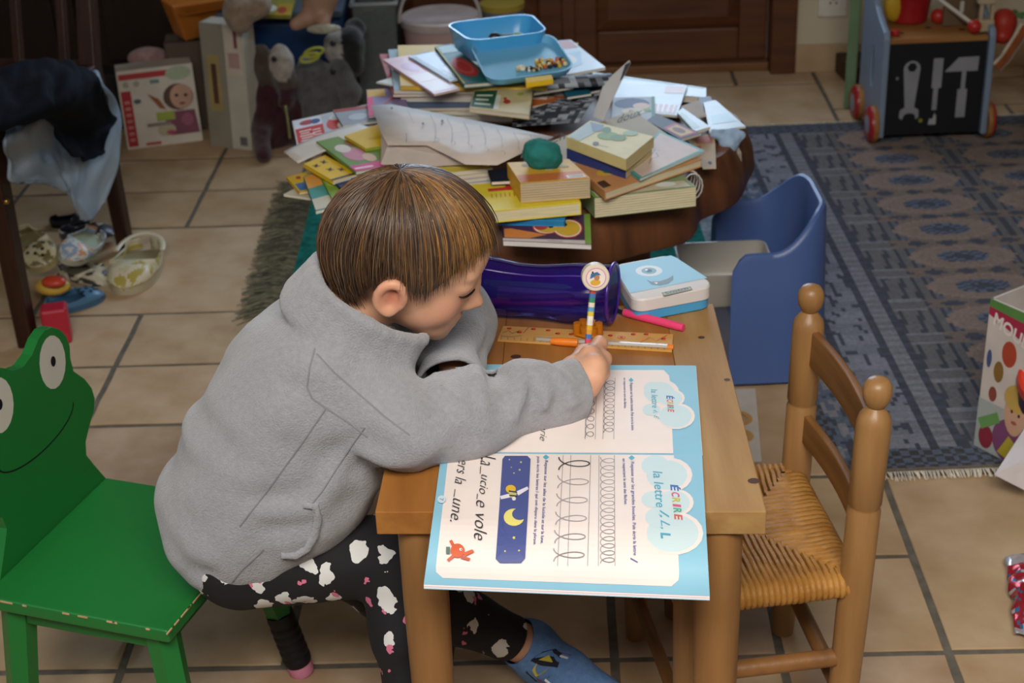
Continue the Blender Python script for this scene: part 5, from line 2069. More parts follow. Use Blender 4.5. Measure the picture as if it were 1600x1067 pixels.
g.grid(curl, 14, 30, '#8b8f98', cfn=lambda u, v: ('#3c4048', '#767a84', '#a8b0ba', '#2c3238')[int(abs(noise.noise((u * 5, v * 7, 4))) * 9) % 4])
g.build('leaves', GLOSS, cm, solid=.002, smooth=180)
# --- right side of the heap
book('hardcover_book', 'white glossy hardback at the back right of the heap', 'book', [(930, 138), (1104, 152), (1104, 137), (925, 112)], LTZ + .018, .014, '#cfd8dc', kind='hard', gloss='s', prt=[('rect', .02, .85, .98, .93, '#6aa6b0')])
book('magazine', 'pale glossy magazine with a red checked corner behind the white card', 'magazine', [(962, 172), (1058, 180), (1074, 133), (955, 130)], LTZ + .024, .005, '#bcc6cc', gloss='s', prt=[('rect', .62, .04, .96, .32, '#a84844'), ('rect', .72, .70, .98, .95, '#c08a7c'), ('rect', .04, .1, .5, .5, '#d2d8da')] + [('rect', .66 + .08 * j, .04, .69 + .08 * j, .32, '#cfc4b8') for j in range(4)])
book('picture_book', 'picture book with dark blue cartoon figures and green spine', 'book', [(955, 188), (1024, 192), (1023, 151), (958, 152)], LTZ + .030, .005, '#a9aeb4', prt=[('ell', .45, .72, .42, .22, '#2e3160'), ('ell', .68, .62, .2, .13, '#d8b8a0'), ('ell', .5, .4, .28, .14, '#cfc4a8'), ('ell', .45, .4, .06, .05, '#b84a3a'), ('ell', .6, .36, .06, .05, '#7a9a3c'), ('rect', .92, .0, 1, 1, '#4f7a5a'), ('ell', .82, .46, .1, .06, '#6a9a4a')], spine=1)
book('magazine', 'dark comic with a pink-framed picture on the right of the heap', 'magazine', [(1063, 218), (1096, 208), (1026, 178), (1010, 188)], LTZ + .040, .005, '#2d2a30', prt=[('rect', .12, .05, .9, .55, '#b84a64'), ('rect', .2, .1, .82, .48, '#c9b06a'), ('ell', .5, .3, .2, .14, '#7c4a3a')])
book('magazine', 'pale glossy booklet with a silver edge beside the pink-framed comic', 'magazine', [(1085, 205), (1110, 198), (1066, 168), (1058, 176)], LTZ + .034, .006, '#b8c4c8', gloss='s', prt=[('rect', .1, .1, .5, .9, '#8a9a90')])
book('paper_sheet', 'tan folded paper between the glossy booklet and the white hardback', 'paper', [(1078, 185), (1104, 180), (1092, 156), (1064, 166)], LTZ + .030, .003, '#b09a84', gloss=False)
book('magazine', 'bright white glossy booklet at the far right edge of the heap', 'magazine', [(1108, 205), (1165, 197), (1118, 156), (1099, 160)], LTZ + .024, .004, '#c9d6de', gloss='s', prt=[('rect', .15, .2, .9, .5, '#b4cfdc')])
book('magazine', 'small violet magazine beneath the bright white booklet', 'magazine', [(1100, 176), (1120, 172), (1110, 150), (1090, 153)], LTZ + .018, .006, '#8a95a8')
book('paper_sheet', 'tan newsprint strip with cartoon animals hanging over the log edge', 'paper', [(1098, 263), (1119, 262), (1117, 209), (1070, 212)], LTZ + .012, .002, '#b89a72', gloss=False, prt=[('rect', .3, .72, .9, .95, '#b0685a'), ('rect', .1, .5, .4, .66, '#a85c50'), ('ell', .62, .14, .12, .05, '#3a2418')])
book('hardcover_book', 'large grey-beige book with the word doux on its cover', 'book', [(903, 264), (1050, 214), (988, 172), (846, 226)], LTZ + .041, .010, '#b3a488', kind='hard', gloss=False, pxprt=[('text', 'Ch', 858, 226, (24, -9), (3, -13), '#2a2622', 0, 0), ('text', 'doux', 963, 193, (38, -13), (5, -13), '#2a2622', 0, 0)])
book('board_book', 'thick green spiral board book at the front right of the heap', 'book', [(929, 309), (1088, 291), (1060, 268), (905, 285)], LTZ + .040, .036, '#8a9c72', '#d9cfae', kind='board', prt=[('rect', .02, .04, .95, .42, '#c9bfa4'), ('ell', .4, .65, .3, .2, '#3d4a30'), ('rect', .0, .0, .03, 1, '#6fae3c'), ('ell', .75, .3, .1, .15, '#dfe3dd')], spine=3)
g = G()
for i in range(5):
    c = P(1083 - i * 4, 291 - i * 4.2, LTZ + .018)
    g = G().tube([c + Vector((.016 * math.cos(a), 0, .023 * math.sin(a))) for a in np.linspace(0, 2 * math.pi, 14)], .0014, 6, '#cfd0cc')
    g.build('spiral_ring', PLAST, bpy.data.objects['board_book'], smooth=60)
book('hardcover_book', 'orange-brown hardback lying across the green spiral book', 'book', [(945, 300), (1097, 248), (1020, 222), (893, 256)], LTZ + .058, .015, '#c98f5c', '#d6c8a8', kind='hard', prt=[('ell', .3, .5, .2, .14, '#d9b23c'), ('ell', .25, .5, .08, .08, '#4a8a4a'), ('rect', .02, .1, .1, .3, '#4a3020')])
book('picture_book', 'pinkish-white book with a thin teal edge, propped on the orange-brown hardback', 'book', [(1000, 279), (1101, 235), (1030, 204), (982, 266)], LTZ + .064, .005, '#5ba3a0', '#cfd8d4', prt=[('poly', [(.04, .04), (.96, .05), (.96, .95), (.05, .95)], '#d2bcb0'), ('line', [(.3, .5), (.4, .6), (.5, .5), (.55, .65)], .0012, '#6a6460'), ('line', [(.45, .7), (.6, .75), (.62, .62)], .0012, '#6a6460')])
book('board_book', 'board book with dark blue cover under the cream hedgehog book', 'book', [(978, 262), (1019, 232), (922, 206), (885, 232)], LTZ + .078, .020, '#33407c', '#cdbd92', kind='board', prt=[('rect', .3, .05, .95, .3, '#c9a83c'), ('rect', .6, .05, .8, .2, '#2a2420')])
s1 = book('board_book', 'cream board book with a green creature on its cover, top of the right pile', 'book', [(978, 249), (1022, 213), (922, 188), (885, 214)], LTZ + .099, .020, '#d8c88c', '#d2c394', kind='board',
          pxprt=[('poly', [(888, 213), (922, 190), (935, 194), (928, 208), (905, 220)], '#a9b8b4'), ('poly', [(922, 190), (944, 195), (940, 205), (926, 206)], '#7a8a98'), ('ell', 950, 212, 17, 6, '#7a9440'), ('ell', 966, 215, 13, 5, '#6a8438'), ('ell', 948, 203, 7, 5, '#557a34'), ('ell', 985, 208, 12, 4, '#9ab08c'), ('ell', 931, 224, 5, 3, '#5a4a48'), ('line', [(935, 226), (950, 230)], .001, '#5a4a48')])
# --- front of the heap
book('magazine', 'purple and orange magazine with a yellow dotted-edge heart, lowest at the front', 'magazine', [(786, 376), (924, 382), (922, 334), (784, 346)], LTZ + .010, .009, '#4d3152', '#ded8d4', prt=[('rect', .93, .0, 1, 1, '#7aa23c'), ('rect', .0, .0, .93, .12, '#d8cfd0'), ('poly', [(.02, .16), (.3, .14), (.5, .3), (.1, .6), (.02, .6)], '#d98a4a'),
     ('ell', .50, .62, .16, .30, '#c43a30'), ('ell', .74, .52, .17, .34, '#c43a30'), ('ell', .50, .62, .145, .27, '#efe6da'), ('ell', .74, .52, .155, .31, '#efe6da'), ('ell', .51, .6, .13, .23, '#d9b23c'), ('ell', .74, .52, .14, .27, '#d9b23c'), ('ell', .44, .66, .08, .18, '#b8443c'), ('ell', .55, .62, .03, .07, '#26304c'), ('ell', .7, .66, .035, .07, '#26304c'), ('line', [(.5, .06), (.68, .05)], .001, '#3a3440')])
book('hardcover_book', 'bright blue book under the yellow hardback', 'book', [(770, 342), (882, 345), (888, 318), (770, 316)], LTZ + .021, .011, '#2a86c0', kind='hard', pages='#2a7ab0')
book('hardcover_book', 'yellow hardback with a red train shape under the board book', 'book', [(760, 330), (908, 316), (894, 276), (736, 288)], LTZ + .046, .022, '#e0cb3c', '#d8cfa8', kind='hard', pxprt=[('poly', [(762, 295), (790, 292), (790, 283), (778, 284), (776, 274), (790, 272), (800, 272), (803, 291), (803, 296), (763, 299)], '#c0302c')] + [('line', [(768 + 7 * j, 303 - .6 * j), (769 + 7 * j, 309 - .6 * j)], .0016, '#9a7f2a') for j in range(6)], spine=1)
book('magazine', 'black and red comic partly hidden under the board book with the clay lump', 'magazine', [(768, 284), (806, 282), (800, 262), (762, 266)], LTZ + .056, .006, '#1d2230')
for i, (c, nm) in enumerate((('#c9bfae', 'pale grey'), ('#2f7ab0', 'blue'), ('#c07a8c', 'dusty pink'), ('#d8c45a', 'yellow-green'))):
    dy = -7 * i
    book('magazine', '%s thin book under the paper plane, %s of four' % (nm, ('lowest', 'second', 'third', 'uppermost')[i]), 'book', [(690, 292 + dy), (770, 281 + dy * .9), (762 - 14 * i, 250 + dy * .5), (640, 262 + dy)], LTZ + .034 + .008 * i, .0075, c, prt=art(90 + i, ['#8a4a6a', '#3f6a9c', '#c9b24a', '#dcd4c8'], 6, 1))
bb = book('board_book', 'thick yellow and orange board book carrying a lump of teal clay', 'book', [(813, 286), (922, 278), (889, 248), (792, 254)], LTZ + .082, .035, '#d9a93a', '#c4b191', kind='board', prt=[('rect', .02, .02, .98, .36, '#c9743c'), ('rect', .70, .06, .96, .20, '#e0dacc'), ('ell', .25, .8, .06, .06, '#8a6a2c'), ('ell', .8, .62, .08, .05, '#7a8a3c'), ('ell', .55, .55, .07, .06, '#e8dcc0')] + [('rect', .74 + .03 * j, .08, .752 + .03 * j, .18, '#3a3430') for j in range(7)])
cl = P(848, 258, LTZ + .084)
ccy = [(cl + Vector((0, 0, .020)), (.028, .022, .020)), (cl + Vector((-.010, .004, .018)), (.020, .018, .022)), (cl + Vector((.013, -.002, .016)), (.016, .016, .018))]
co_ = blob('clay_lump', ccy, .003, mat('teal_clay', '#2a7d78', .75, .2, var=0, col2='#256a62', vs=30, bump=.4, bs=80), smooth=2, disp=lambda c: .005 * noise.noise((c.x * 45, c.y * 45, c.z * 45)) + .0015 * noise.noise((c.x * 150, c.y * 150, c.z * 150)))
tag(co_, 'lump of teal modelling clay sitting on the yellow board book', 'clay')

# letter folded like a paper plane
pp = thing('folded_letter', 'white printed letter folded like a paper plane across the heap', 'paper', P(700, 210, LTZ + .06), BKG)
outl = [(580, 165, .078), (612, 163, .080), (700, 180, .082), (800, 200, .083), (865, 214, .082), (822, 236, .081), (777, 258, .079), (727, 257, .079), (698, 242, .080), (667, 227, .081), (606, 227, .080), (596, 209, .079)]
pts = [P(x, y, LTZ + z) for x, y, z in outl]
ctr = P(710, 212, LTZ + .083)
ring = [ctr.lerp(p, .55) + Vector((0, 0, .0005)) for p in pts]
n = len(pts)
g = G().add([ctr] + ring + pts, [(0, 1 + i, 1 + (i + 1) % n) for i in range(n)] + [(1 + i, n + 1 + i, n + 1 + (i + 1) % n, 1 + (i + 1) % n) for i in range(n)], '#d6c6ba')
g.build('upper_leaf', PRINT, pp, solid=.0006, smooth=35)
lowr = [(596, 209, .070), (606, 227, .074), (667, 227, .076), (700, 244, .070), (726, 257, .064), (650, 262, .056), (595, 257, .052)]
pl_ = [P(x, y, LTZ + z) for x, y, z in lowr]
G().face(pl_, '#cbbcb2').build('lower_leaf', PRINT, pp, solid=.0006)


def leaf(x, y, h=0.0):
    best = LTZ + .0850
    return P(x, y, best + h)


leaf.nn = Vector((0, 0, 1))
it = []
for k in range(7):
    x = 672 + k * 26
    y0, y1 = 176 + k * 5.2, 222 + k * 1.5
    it.append(('line', [(x, y0 + 3), (x + 8, y0 + 18), (x + 9, y0 + 32), (x + 7, min(y1, y0 + 46))], .0006, '#8a8480'))
    if k < 6:
        it.append(('line', [(x + 10, y0 + 27), (x + 28, y0 + 24)], .0005, '#a8a09a'))
        it.append(('line', [(x + 8, y0 + 38), (x + 14, y0 + 41), (x + 12, y0 + 45)], .0007, '#7a7470'))
for (x, y, r) in ((612, 169, 2.6), (661, 193, 2.6), (691, 189, 3)):
    it.append(('poly', [(x + r * (1 if k % 2 else .5) * math.cos(k * math.pi / 5), y + r * (1 if k % 2 else .5) * math.sin(k * math.pi / 5)) for k in range(10)], '#2c2a2c'))
it += [('line', [(635, 208), (635, 222)], .0008, '#4a4648'), ('line', [(637, 172), (646, 192)], .0006, '#9a928e')]
g = G()
shapes(g, leaf, it, step=.00003)
lf2 = g.build('print', PRINT, pp, recalc=False)

# white card standing on edge
sc_ = thing('card', 'stiff white card standing upright among the books at the right', 'card', P(934, 186, LTZ + .04), BKG)
cb = P(935, 187, LTZ + .04)
nrm = Vector((-.35, -1, .25)).normalized()
pts = [PV(x, y, cb, nrm) for x, y in ((927, 182), (943, 189), (955, 160), (968, 133), (985, 99), (983, 94), (956, 118), (941, 137))]
G().prism(pts, nrm * -.0025, '#c4c3c6').build('sheet', PRINT, sc_)
G().prism([PV(x, y, cb, nrm) + nrm * .001 for x, y in ((977, 101), (984, 97), (985, 99), (972, 124), (969, 126))], nrm * .0006, '#3a3a40').build('dark_corner', PRINT, sc_)

# blue ribbon bow hanging over the log's edge
rb = thing('ribbon_bow', 'pale blue cloth bow with a paper tail hanging over the log edge', 'bow', P(1135, 222, LTZ - .02))
bc0 = P(1131, 214, LTZ + .012)
blob('bow', [(bc0 + Vector((.004, 0, 0)), (.010, .010, .010)), (bc0 + Vector((.022, .006, .0)), (.020, .014, .012)), (bc0 + Vector((-.014, .004, .004)), (.014, .012, .010)), (bc0 + Vector((.010, -.006, -.014)), (.016, .012, .014))], .0025, mat('blue_ribbon', '#9fb8d4', .7, .3, var=.15, vs=60), rb, smooth=2, disp=lambda c: .0025 * noise.noise((c.x * 90, c.y * 90, c.z * 90)))
g = G()
tl = [P(1137, 218, LTZ + .004), P(1146, 215, LTZ + .004)]
dnp = PV(1159, 259, tl[1] + Vector((0, -.01, 0)), (0, 1, 0))
g.face([tl[0], tl[1], tl[1].lerp(dnp, .5) + Vector((.006, -.006, 0)), dnp, tl[0].lerp(dnp, .55) + Vector((-.002, -.01, 0))], '#a39a90')
g.build('paper_tail', PRINT, rb, solid=.001)


# ------------------------------------------------------------------ blue lunch box
def tray(name, rim, depth, inset, parent, m, th=.003, r=.2):
    """open shell with rounded corners; rim = 4 corners, depth = vector to the floor of the tray"""
    def loop(q, k, off, rr=r):
        fn = quadmap(q)
        pts = []
        for cx, cy, a0 in ((1 - rr, rr, -90), (1 - rr, 1 - rr, 0), (rr, 1 - rr, 90), (rr, rr, 180)):
            for j in range(6):
                a = math.radians(a0 + 18 * j)
                u, v = .5 + (cx + rr * math.cos(a) - .5) * k, .5 + (cy + rr * math.sin(a) - .5) * k
                pts.append(fn(u, v) + off)
        return pts
    d = Vector(depth)
    dn_ = d.normalized() * th
    lo = [loop(rim, 1 - inset - .05, d), loop(rim, 1 - inset, d * .88), loop(rim, 1, Vector()), loop(rim, .965, Vector()), loop(rim, 1 - inset - .04, d * .85), loop(rim, 1 - inset - .12, d - dn_)]
    n = len(lo[0])
    vs = [p for l_ in lo for p in l_]
    fs = [(i * n + k, i * n + (k + 1) % n, (i + 1) * n + (k + 1) % n, (i + 1) * n + k) for i in range(5) for k in range(n)]
    fs += [tuple(range(n)), tuple(5 * n + k for k in range(n))]
    return G().add(vs, fs).build(name, m, parent, smooth=45)


LBM = mat('sky_blue_plastic', '#4fb0e8', .3, .5, var=.03)
LBL = mat('sky_blue_lid', '#6fb4da', .3, .5, var=.03)
lb = thing('lunch_box', 'open sky blue plastic lunch box on top of the magazine stack', 'lunch box', P(800, 95, SZT + .01))
rimz = SZT + .072
rim1 = [P(734, 64, rimz), P(858, 49, rimz), P(829, 20, rimz + .004), P(694, 36, rimz + .002)]
tray('box', rim1, (0, .004, -.050), .10, lb, LBM)
zl = SZT + .018
rim2 = [P(762, 128, zl + .010), P(902, 108, zl + .014), P(862, 50, zl + .046), P(731, 66, zl + .046)]
nl2 = (rim2[1] - rim2[0]).cross(rim2[3] - rim2[0]).normalized()
tray('lid', rim2, nl2 * -.016, .06, lb, LBL)
cq = [P(822, 130, zl + .014), P(865, 124, zl + .014), P(862, 116, zl + .016), P(820, 121, zl + .016)]
G().prism(cq, (0, -.003, -.009)).build('clip', mat('yellow_plastic', '#e0b51e', .65, .15, var=.04), lb, bevel=.002)
fl2 = quadmap(rim2, -.0125)
yb = thing('bead_bracelet', 'yellow spotted bead bracelet lying in the lunch box lid', 'bracelet', fl2(.78, .30))
br_ = random.Random(8)
for i in range(26):
    u, v = .66 + .055 * (i % 6) + br_.uniform(-.01, .01), .24 + .05 * (i // 6) + br_.uniform(-.01, .01)
    G().ell(fl2(u, v, .003 + .003 * br_.random()), .0045, None, 8, 6, br_.choice(['#dcb43c', '#e0bc4a', '#d9ae30', '#2a2620', '#c05a2c', '#e6d9a0'])).build('bead', PLAST, yb, smooth=60)
wn = thing('bead_string', 'string of small black and cream beads in the lunch box lid', 'beads', fl2(.5, .25))
for i in range(30):
    u, v = .40 + .26 * (i / 30) + br_.uniform(-.02, .02), .20 + .10 * br_.random() + (.05 if i < 12 else 0)
    G().ell(fl2(u, v, .002 + .003 * br_.random()), .0034, None, 8, 6, br_.choice(['#ddd3b4', '#efe8d2', '#1f1d1c', '#c9b77c'])).build('bead', PLAST, wn, smooth=60)
tw_ = thing('toy_cars', 'black and green toy lying inside the blue lunch box', 'toy', quadmap(rim1, -.044)(.6, .35))
f1 = quadmap(rim1, -.042)
G().ell(f1(.48, .62, .014), (.013, .010, .013), None, 12, 8, '#1b1c1e').build('ball', PLAST, tw_, smooth=60)
G().box(f1(.62, .60, .012), (.03, .015, .018), None, '#22262a').build('block', PLAST, tw_, bevel=.004)
G().ell(f1(.76, .60, .012), (.014, .010, .010), None, 12, 8, '#8fae86').build('lump', PLAST, tw_, smooth=60)

# ------------------------------------------------------------------ clothes on the dining chair
DNAVY = mat('navy_cloth', '#161a24', .95, .1, var=.2, vs=20, bump=.4, bs=200)
JEAN = mat('pale_denim', '#7e95b0', .95, .1, var=0, vs=7, col2='#a9aeae', bump=.4, bs=260, contrast=.6)
sz_ = .467
cr = lambda c: .006 * noise.noise((c.x * 16, c.y * 16, c.z * 9)) + .004 * noise.noise((c.x * 40, c.y * 40, c.z * 20))
pln = fx - lf_ * .040                          # hanging cloth: plane just outside the seat's right edge
hang = lambda x, y, o_=0.0: PV(x, y, pln - lf_ * o_, lf_)


def drape(name, rows, m, label, cat, amp, seed):
    """cloth sheet through rows of control points, smoothly interpolated and creased"""
    R_ = np.array([[tuple(p) for p in r] for r in rows])
    nr, nc = R_.shape[:2]

    def cat1(a, t):
        i = min(int(t), len(a) - 2)
        f = t - i
        p = [a[max(i - 1, 0)], a[i], a[i + 1], a[min(i + 2, len(a) - 1)]]
        return .5 * (2 * p[1] + (p[2] - p[0]) * f + (2 * p[0] - 5 * p[1] + 4 * p[2] - p[3]) * f * f + (3 * p[1] - p[0] - 3 * p[2] + p[3]) * f ** 3)

    def fn(u, v):
        cols_ = [cat1(R_[:, j], v * (nr - 1)) for j in range(nc)]
        p = Vector(cat1(np.array(cols_), u * (nc - 1)))
        d = amp * (noise.noise((u * 7 + seed, v * 2.5, seed)) + .5 * noise.noise((u * 15, v * 6, seed + 3)))
        return p + (lf_ * -.7 + Vector((0, -.3, .6))) * d
    o = G().grid(fn, 44, 50).build(name, m, None, smooth=180, solid=.006)
    return tag(o, label, cat)


Z1 = .480
drape('jeans', [[P(30, 150, Z1), P(80, 135, Z1), P(120, 118, Z1), P(150, 112, Z1)], [P(8, 215, Z1 + .01), P(65, 180, Z1 + .012), P(120, 148, Z1 + .015), P(162, 126, Z1 + .012)],
                [hang(12, 250), hang(70, 232, .01), hang(140, 196, .012), hang(186, 165, .008)], [hang(18, 280), hang(82, 258, .012), hang(132, 258, .02), hang(187, 212, .01)],
                [hang(45, 286), hang(95, 280, .012), hang(122, 308, .02), hang(180, 268, .012)], [hang(70, 284), hang(104, 302, .012), hang(136, 346, .018), hang(164, 312, .012)]], JEAN, 'pale blue jeans hanging off the seat of the dark dining chair', 'jeans', .022, 3)
Z2 = .50
drape('sweater', [[P(-30, 120, Z2 + .02), P(50, 94, Z2 + .05), P(105, 100, Z2 + .04), P(142, 112, Z2)], [P(-30, 160, Z2 + .05), P(55, 128, Z2 + .07), P(120, 124, Z2 + .06), P(160, 142, Z2 + .01)],
                  [P(-30, 195, Z2 + .05), P(60, 165, Z2 + .06), P(118, 160, Z2 + .035), hang(178, 184, .03)], [P(-25, 208, Z2 + .02), P(68, 184, Z2 + .03), hang(106, 208, .04), hang(166, 210, .04)],
                  [P(-20, 208, Z2), P(75, 188, Z2 + .01), hang(120, 248, .04), hang(165, 238, .04)]], DNAVY, 'very dark navy sweater thrown over the pale jeans', 'sweater', .025, 9)


# ------------------------------------------------------------------ shoes under the dining chair
def clog(label, toe, heel, z0, cols, tilt=0.0, holes=None, strap=False, lay=0.0, spots=None):
    """slip-on clog: closed toe with holes, open heel, foot bed; toe and heel are points on the ground"""
    toe, heel = Vector(toe), Vector(heel)
    ax_ = (toe - heel)
    ln = ax_.length
    ax_.normalize()
    R3 = Matrix((ax_, Vector((0, 0, 1)).cross(ax_).normalized(), Vector((0, 0, 1)))).transposed()
    R3 = R3 @ Matrix.Rotation(math.radians(lay), 3, 'X') @ Matrix.Rotation(math.radians(tilt), 3, 'Y')
    t = thing('clog', label, 'shoe', (toe + heel) / 2, 'shoes under the dining chair')
    wv_ = ln * .25

    def L(x, y, z):
        return heel + R3 @ Vector((x * ln, y * wv_, z * ln)) + Vector((0, 0, z0))
    wid = lambda x: (.62 + .38 * math.sin(min(max((x - .05) / .9, 0), 1) * math.pi * .78 + .25)) * (1 if x < .75 else math.sqrt(max(0, 1 - ((x - .75) / .26) ** 2))) * (1 if x > .12 else math.sqrt(max(0.0, 1 - ((.12 - x) / .125) ** 2)))
    xs_ = np.linspace(.0, 1.0, 16)
    # sole
    g = G()
    lo = [L(x, -wid(x), 0) for x in xs_] + [L(x, wid(x), 0) for x in xs_[::-1]]
    hi = [L(x, -wid(x) * 1.02, .09) for x in xs_] + [L(x, wid(x) * 1.02, .09) for x in xs_[::-1]]
    g.hexa(lo, hi, cols[1])
    g.build('sole', CLOTH if False else PLAST, t, smooth=40)
    # upper: low rim at the sides, vaulted over the toes
    rr = random.Random(len(label))

    def top(x):
        return .17 + .07 * math.exp(-((x - .70) / .2) ** 2) + (.05 if x < .15 else 0)
    g = G()

    def up(u, v):
        x = u
        a = (v - .5) * math.pi                      # -90..90 across
        full = x > .60
        hgt = top(x) * (1 if x < .8 else math.sqrt(max(.05, 1 - ((x - .8) / .21) ** 2)))
        if full:
            return L(x, wid(x) * math.sin(a), .09 + (hgt - .09) * math.cos(a) ** .7 if math.cos(a) > 0 else .09)
        s_ = -1 if v < .5 else 1
        k = max(0, (abs(v - .5) - .167) / .333)      # 1 outside foot, 0 rim
        return L(x, s_ * wid(x) * (.93 + .07 * k), .09 + (hgt - .09) * (1 - k))

    def cf(u, v):
        if spots:
            n = noise.noise((u * 9 + len(label), v * 7, 3.3))
            if n > .12:
                return spots[0]
            if n < -.3:
                return spots[-1]
        return cols[0]
    g.grid(up, 40, 24, cols[0], cfn=cf)
    g.f = [f for i, f in enumerate(g.f) if True]
    # leave the foot opening free
    keepf, keepc = [], []
    for idx, f in enumerate(g.f):
        i, j = idx % 40, idx // 40
        if (i + .5) / 40 < .60 and 8 <= j <= 15:
            continue
        keepf.append(f)
        keepc.append(g.c[idx])
    g.f, g.c = keepf, keepc
    up_o = g.build('upper', PLAST, t, smooth=60, solid=.003)
    G().face([L(x, -wid(x) * .85, .10) for x in xs_[1:11]] + [L(x, wid(x) * .85, .10) for x in xs_[10:0:-1]], cols[2] if len(cols) > 2 else cols[1]).build('foot_bed', PLAST, t)
    if holes:
        for (hx, hy) in ((.62, -.3), (.62, .3), (.72, 0), (.74, -.5), (.74, .5), (.83, -.25), (.83, .25), (.9, 0)):
            a = math.asin(hy)
            v = .5 + a / math.pi
            c = up(hx, v)
            n_ = (up(hx + .01, v) - c).cross(up(hx, v + .01) - c).normalized()
            if n_.dot(R3 @ Vector((0, 0, 1))) < 0:
                n_ = -n_
            e1_ = n_.cross(ax_).normalized()
            e2_ = n_.cross(e1_)
            G().prism([c + n_ * .001 + (e1_ * math.cos(k) + e2_ * math.sin(k)) * .0045 for k in np.linspace(0, 2 * math.pi, 9)[:-1]], n_ * .0012, holes).build('vent_hole', PLAST, t)
    if strap:
        pts = [L(.30 - .34 * math.sin(a) , math.cos(a) * .98, .20 + .05 * math.sin(a)) for a in np.linspace(0, math.pi, 14)]
        G().tube(pts, .006, 6, cols[0], flat=.5).build('heel_strap', PLAST, t, smooth=60)
    return t


clog('cream floral clog standing apart on the tiles with open heel', P(196, 462), P(232, 400), 0, ('#d6ccb2', '#b8ae92', '#8e8668'), spots=('#b5a452', '#c9bf9c'), strap=True)
clog('white and blue floral clog lying on the shoe heap', P(96, 438, .03), P(152, 388, .05), .02, ('#c9cbc6', '#a8a890', '#9aa48a'), tilt=-10, lay=-25, spots=('#8fa0b8', '#c98f6a'))
clog('light blue clog with round holes in front of the shoe heap', P(163, 464), P(76, 490), 0, ('#4f7a9c', '#42688a', '#3a5a78'), holes='#16222e')
clog('dark speckled shoe with white toe under the jeans', P(186, 380), P(98, 384), .015, ('#33343c', '#b5ad9a', '#2a2a30'), spots=('#4a4a55', '#d0c8b8'))
clog('cream clog with black spots beside the front chair leg', P(84, 432, .02), P(36, 390, .03), .02, ('#cfc39a', '#b8a878', '#8a7f5a'), lay=20, holes='#2a2418', spots=('#7c6c42', '#d6cba4'))
clog('beige shoe with dark marks lying behind the blue clog', P(174, 452), P(104, 428), .0, ('#bfb49a', '#a89c80', '#7a705a'), spots=('#3f3a34', '#c9bfa6'))
clog('small dark shoe at the back of the heap under the chair', P(140, 350), P(80, 352), 0, ('#23232a', '#1c1c20', '#18181c'))
o = G().box(P(88, 505, .04), (.055, .045, .08), rotz(12), '#b8283c').build('toy_block', PLAST, bevel=.006)
tag(o, 'plain red toy block between the chair leg and the frog chair', 'toy block')
o = thing('toy_boat', 'red and yellow plastic toy lying beside the black-spotted clog', 'toy', P(80, 445))
G().ell(P(82, 447, .05), (.040, .028, .020), rotz(-10), 16, 10, '#d9b04a').build('hull', PLAST, o, smooth=60)
G().ell(P(84, 440, .072), (.028, .02, .012), rotz(-10), 14, 8, '#c8442c').build('cabin', PLAST, o, smooth=60)

# ------------------------------------------------------------------ doll box, cardboard boxes, toy bin at the back
def crate(name, label, cat, bl, br, hgt, depth, lean=0.0, col='#dcd6cc', side=None, open_top=False, th=.004):
    """upright carton: bl, br ground points of its front face; returns the thing and a u,v map of the front"""
    bl, br = Vector(bl), Vector(br)
    e = (br - bl)
    nb = Vector((-e.y, e.x, 0)).normalized()
    upv = (Vector((0, 0, 1)) + nb * lean).normalized() * hgt
    t = thing(name, label, cat, (bl + br) / 2)
    d = nb * depth
    if open_top:
        for a, b in ((bl, br), (br, br + d), (br + d, bl + d), (bl + d, bl)):
            sd = Vector((-(b - a).y, (b - a).x, 0)).normalized() * th
            G().prism([a, b, b + sd, a + sd], upv, col).build('wall', CARD, t)
        G().prism([bl, br, br + d, bl + d], (0, 0, th), col).build('bottom', CARD, t)
    else:
        g = G()
        g.hexa([bl, br, br + d, bl + d], [bl + upv, br + upv, br + d + upv, bl + d + upv], side or col)
        g.build('carton', CARD, t, bevel=.002)
    fn = quadmap([bl, br, br + upv, bl + upv], .0012)
    return t, fn


def face_print(t, fn, items, m=CARD, step=.0003):
    g = G()
    shapes(g, fn, items, step=step)
    return g.build('print', m, t, recalc=False)


t, fn = crate('doll_box', 'red and white doll box with a doll picture standing on the tiles', 'box', P(200, 234), P(317, 219), .215, .07, .18, '#cfc8be', '#b9aea2')
face_print(t, fn, [('rect', .0, .0, 1, 1, '#d2cabf'), ('rect', .02, .88, .66, .955, '#b3393c'), ('rect', .02, .03, .15, .74, '#b03038'), ('ell', .8, .90, .17, .09, '#a9b59a'), ('rect', .42, .80, .54, .85, '#6f8a88'), ('ell', .10, .82, .04, .04, '#a8a48c'), ('ell', .24, .82, .04, .04, '#a8a48c'),
     ('ell', .76, .60, .20, .17, '#5a4438'), ('ell', .80, .60, .15, .16, '#c29a84'), ('ell', .74, .62, .025, .02, '#2c2422'), ('ell', .86, .61, .025, .02, '#2c2422'), ('ell', .80, .51, .04, .015, '#8a3c3c'), ('poly', [(.52, .42), (.95, .42), (.98, .12), (.60, .12)], '#7c4a5c'), ('ell', .84, .30, .08, .08, '#9c5a74'),
     ('rect', .44, .32, .68, .43, '#9aa84a'), ('poly', [(.36, .68), (.5, .6), (.58, .46), (.5, .48)], '#9a5a34'), ('ell', .55, .2, .12, .08, '#b9ad92'), ('rect', .3, .26, .62, .30, '#8a7c78'), ('rect', .25, .03, .45, .06, '#b3393c'), ('ell', .22, .60, .05, .03, '#5a6670'), ('ell', .6, .16, .06, .03, '#b04a68')] + [('rect', .05, .1 + .08 * k, .12, .14 + .08 * k, '#c9807c') for k in range(7)])
o = G().ell((-1.0, 4.345, .19), (.06, .04, .03), None, 16, 10, '#b08a86').build('pink_cushion', CLOTH, smooth=60)
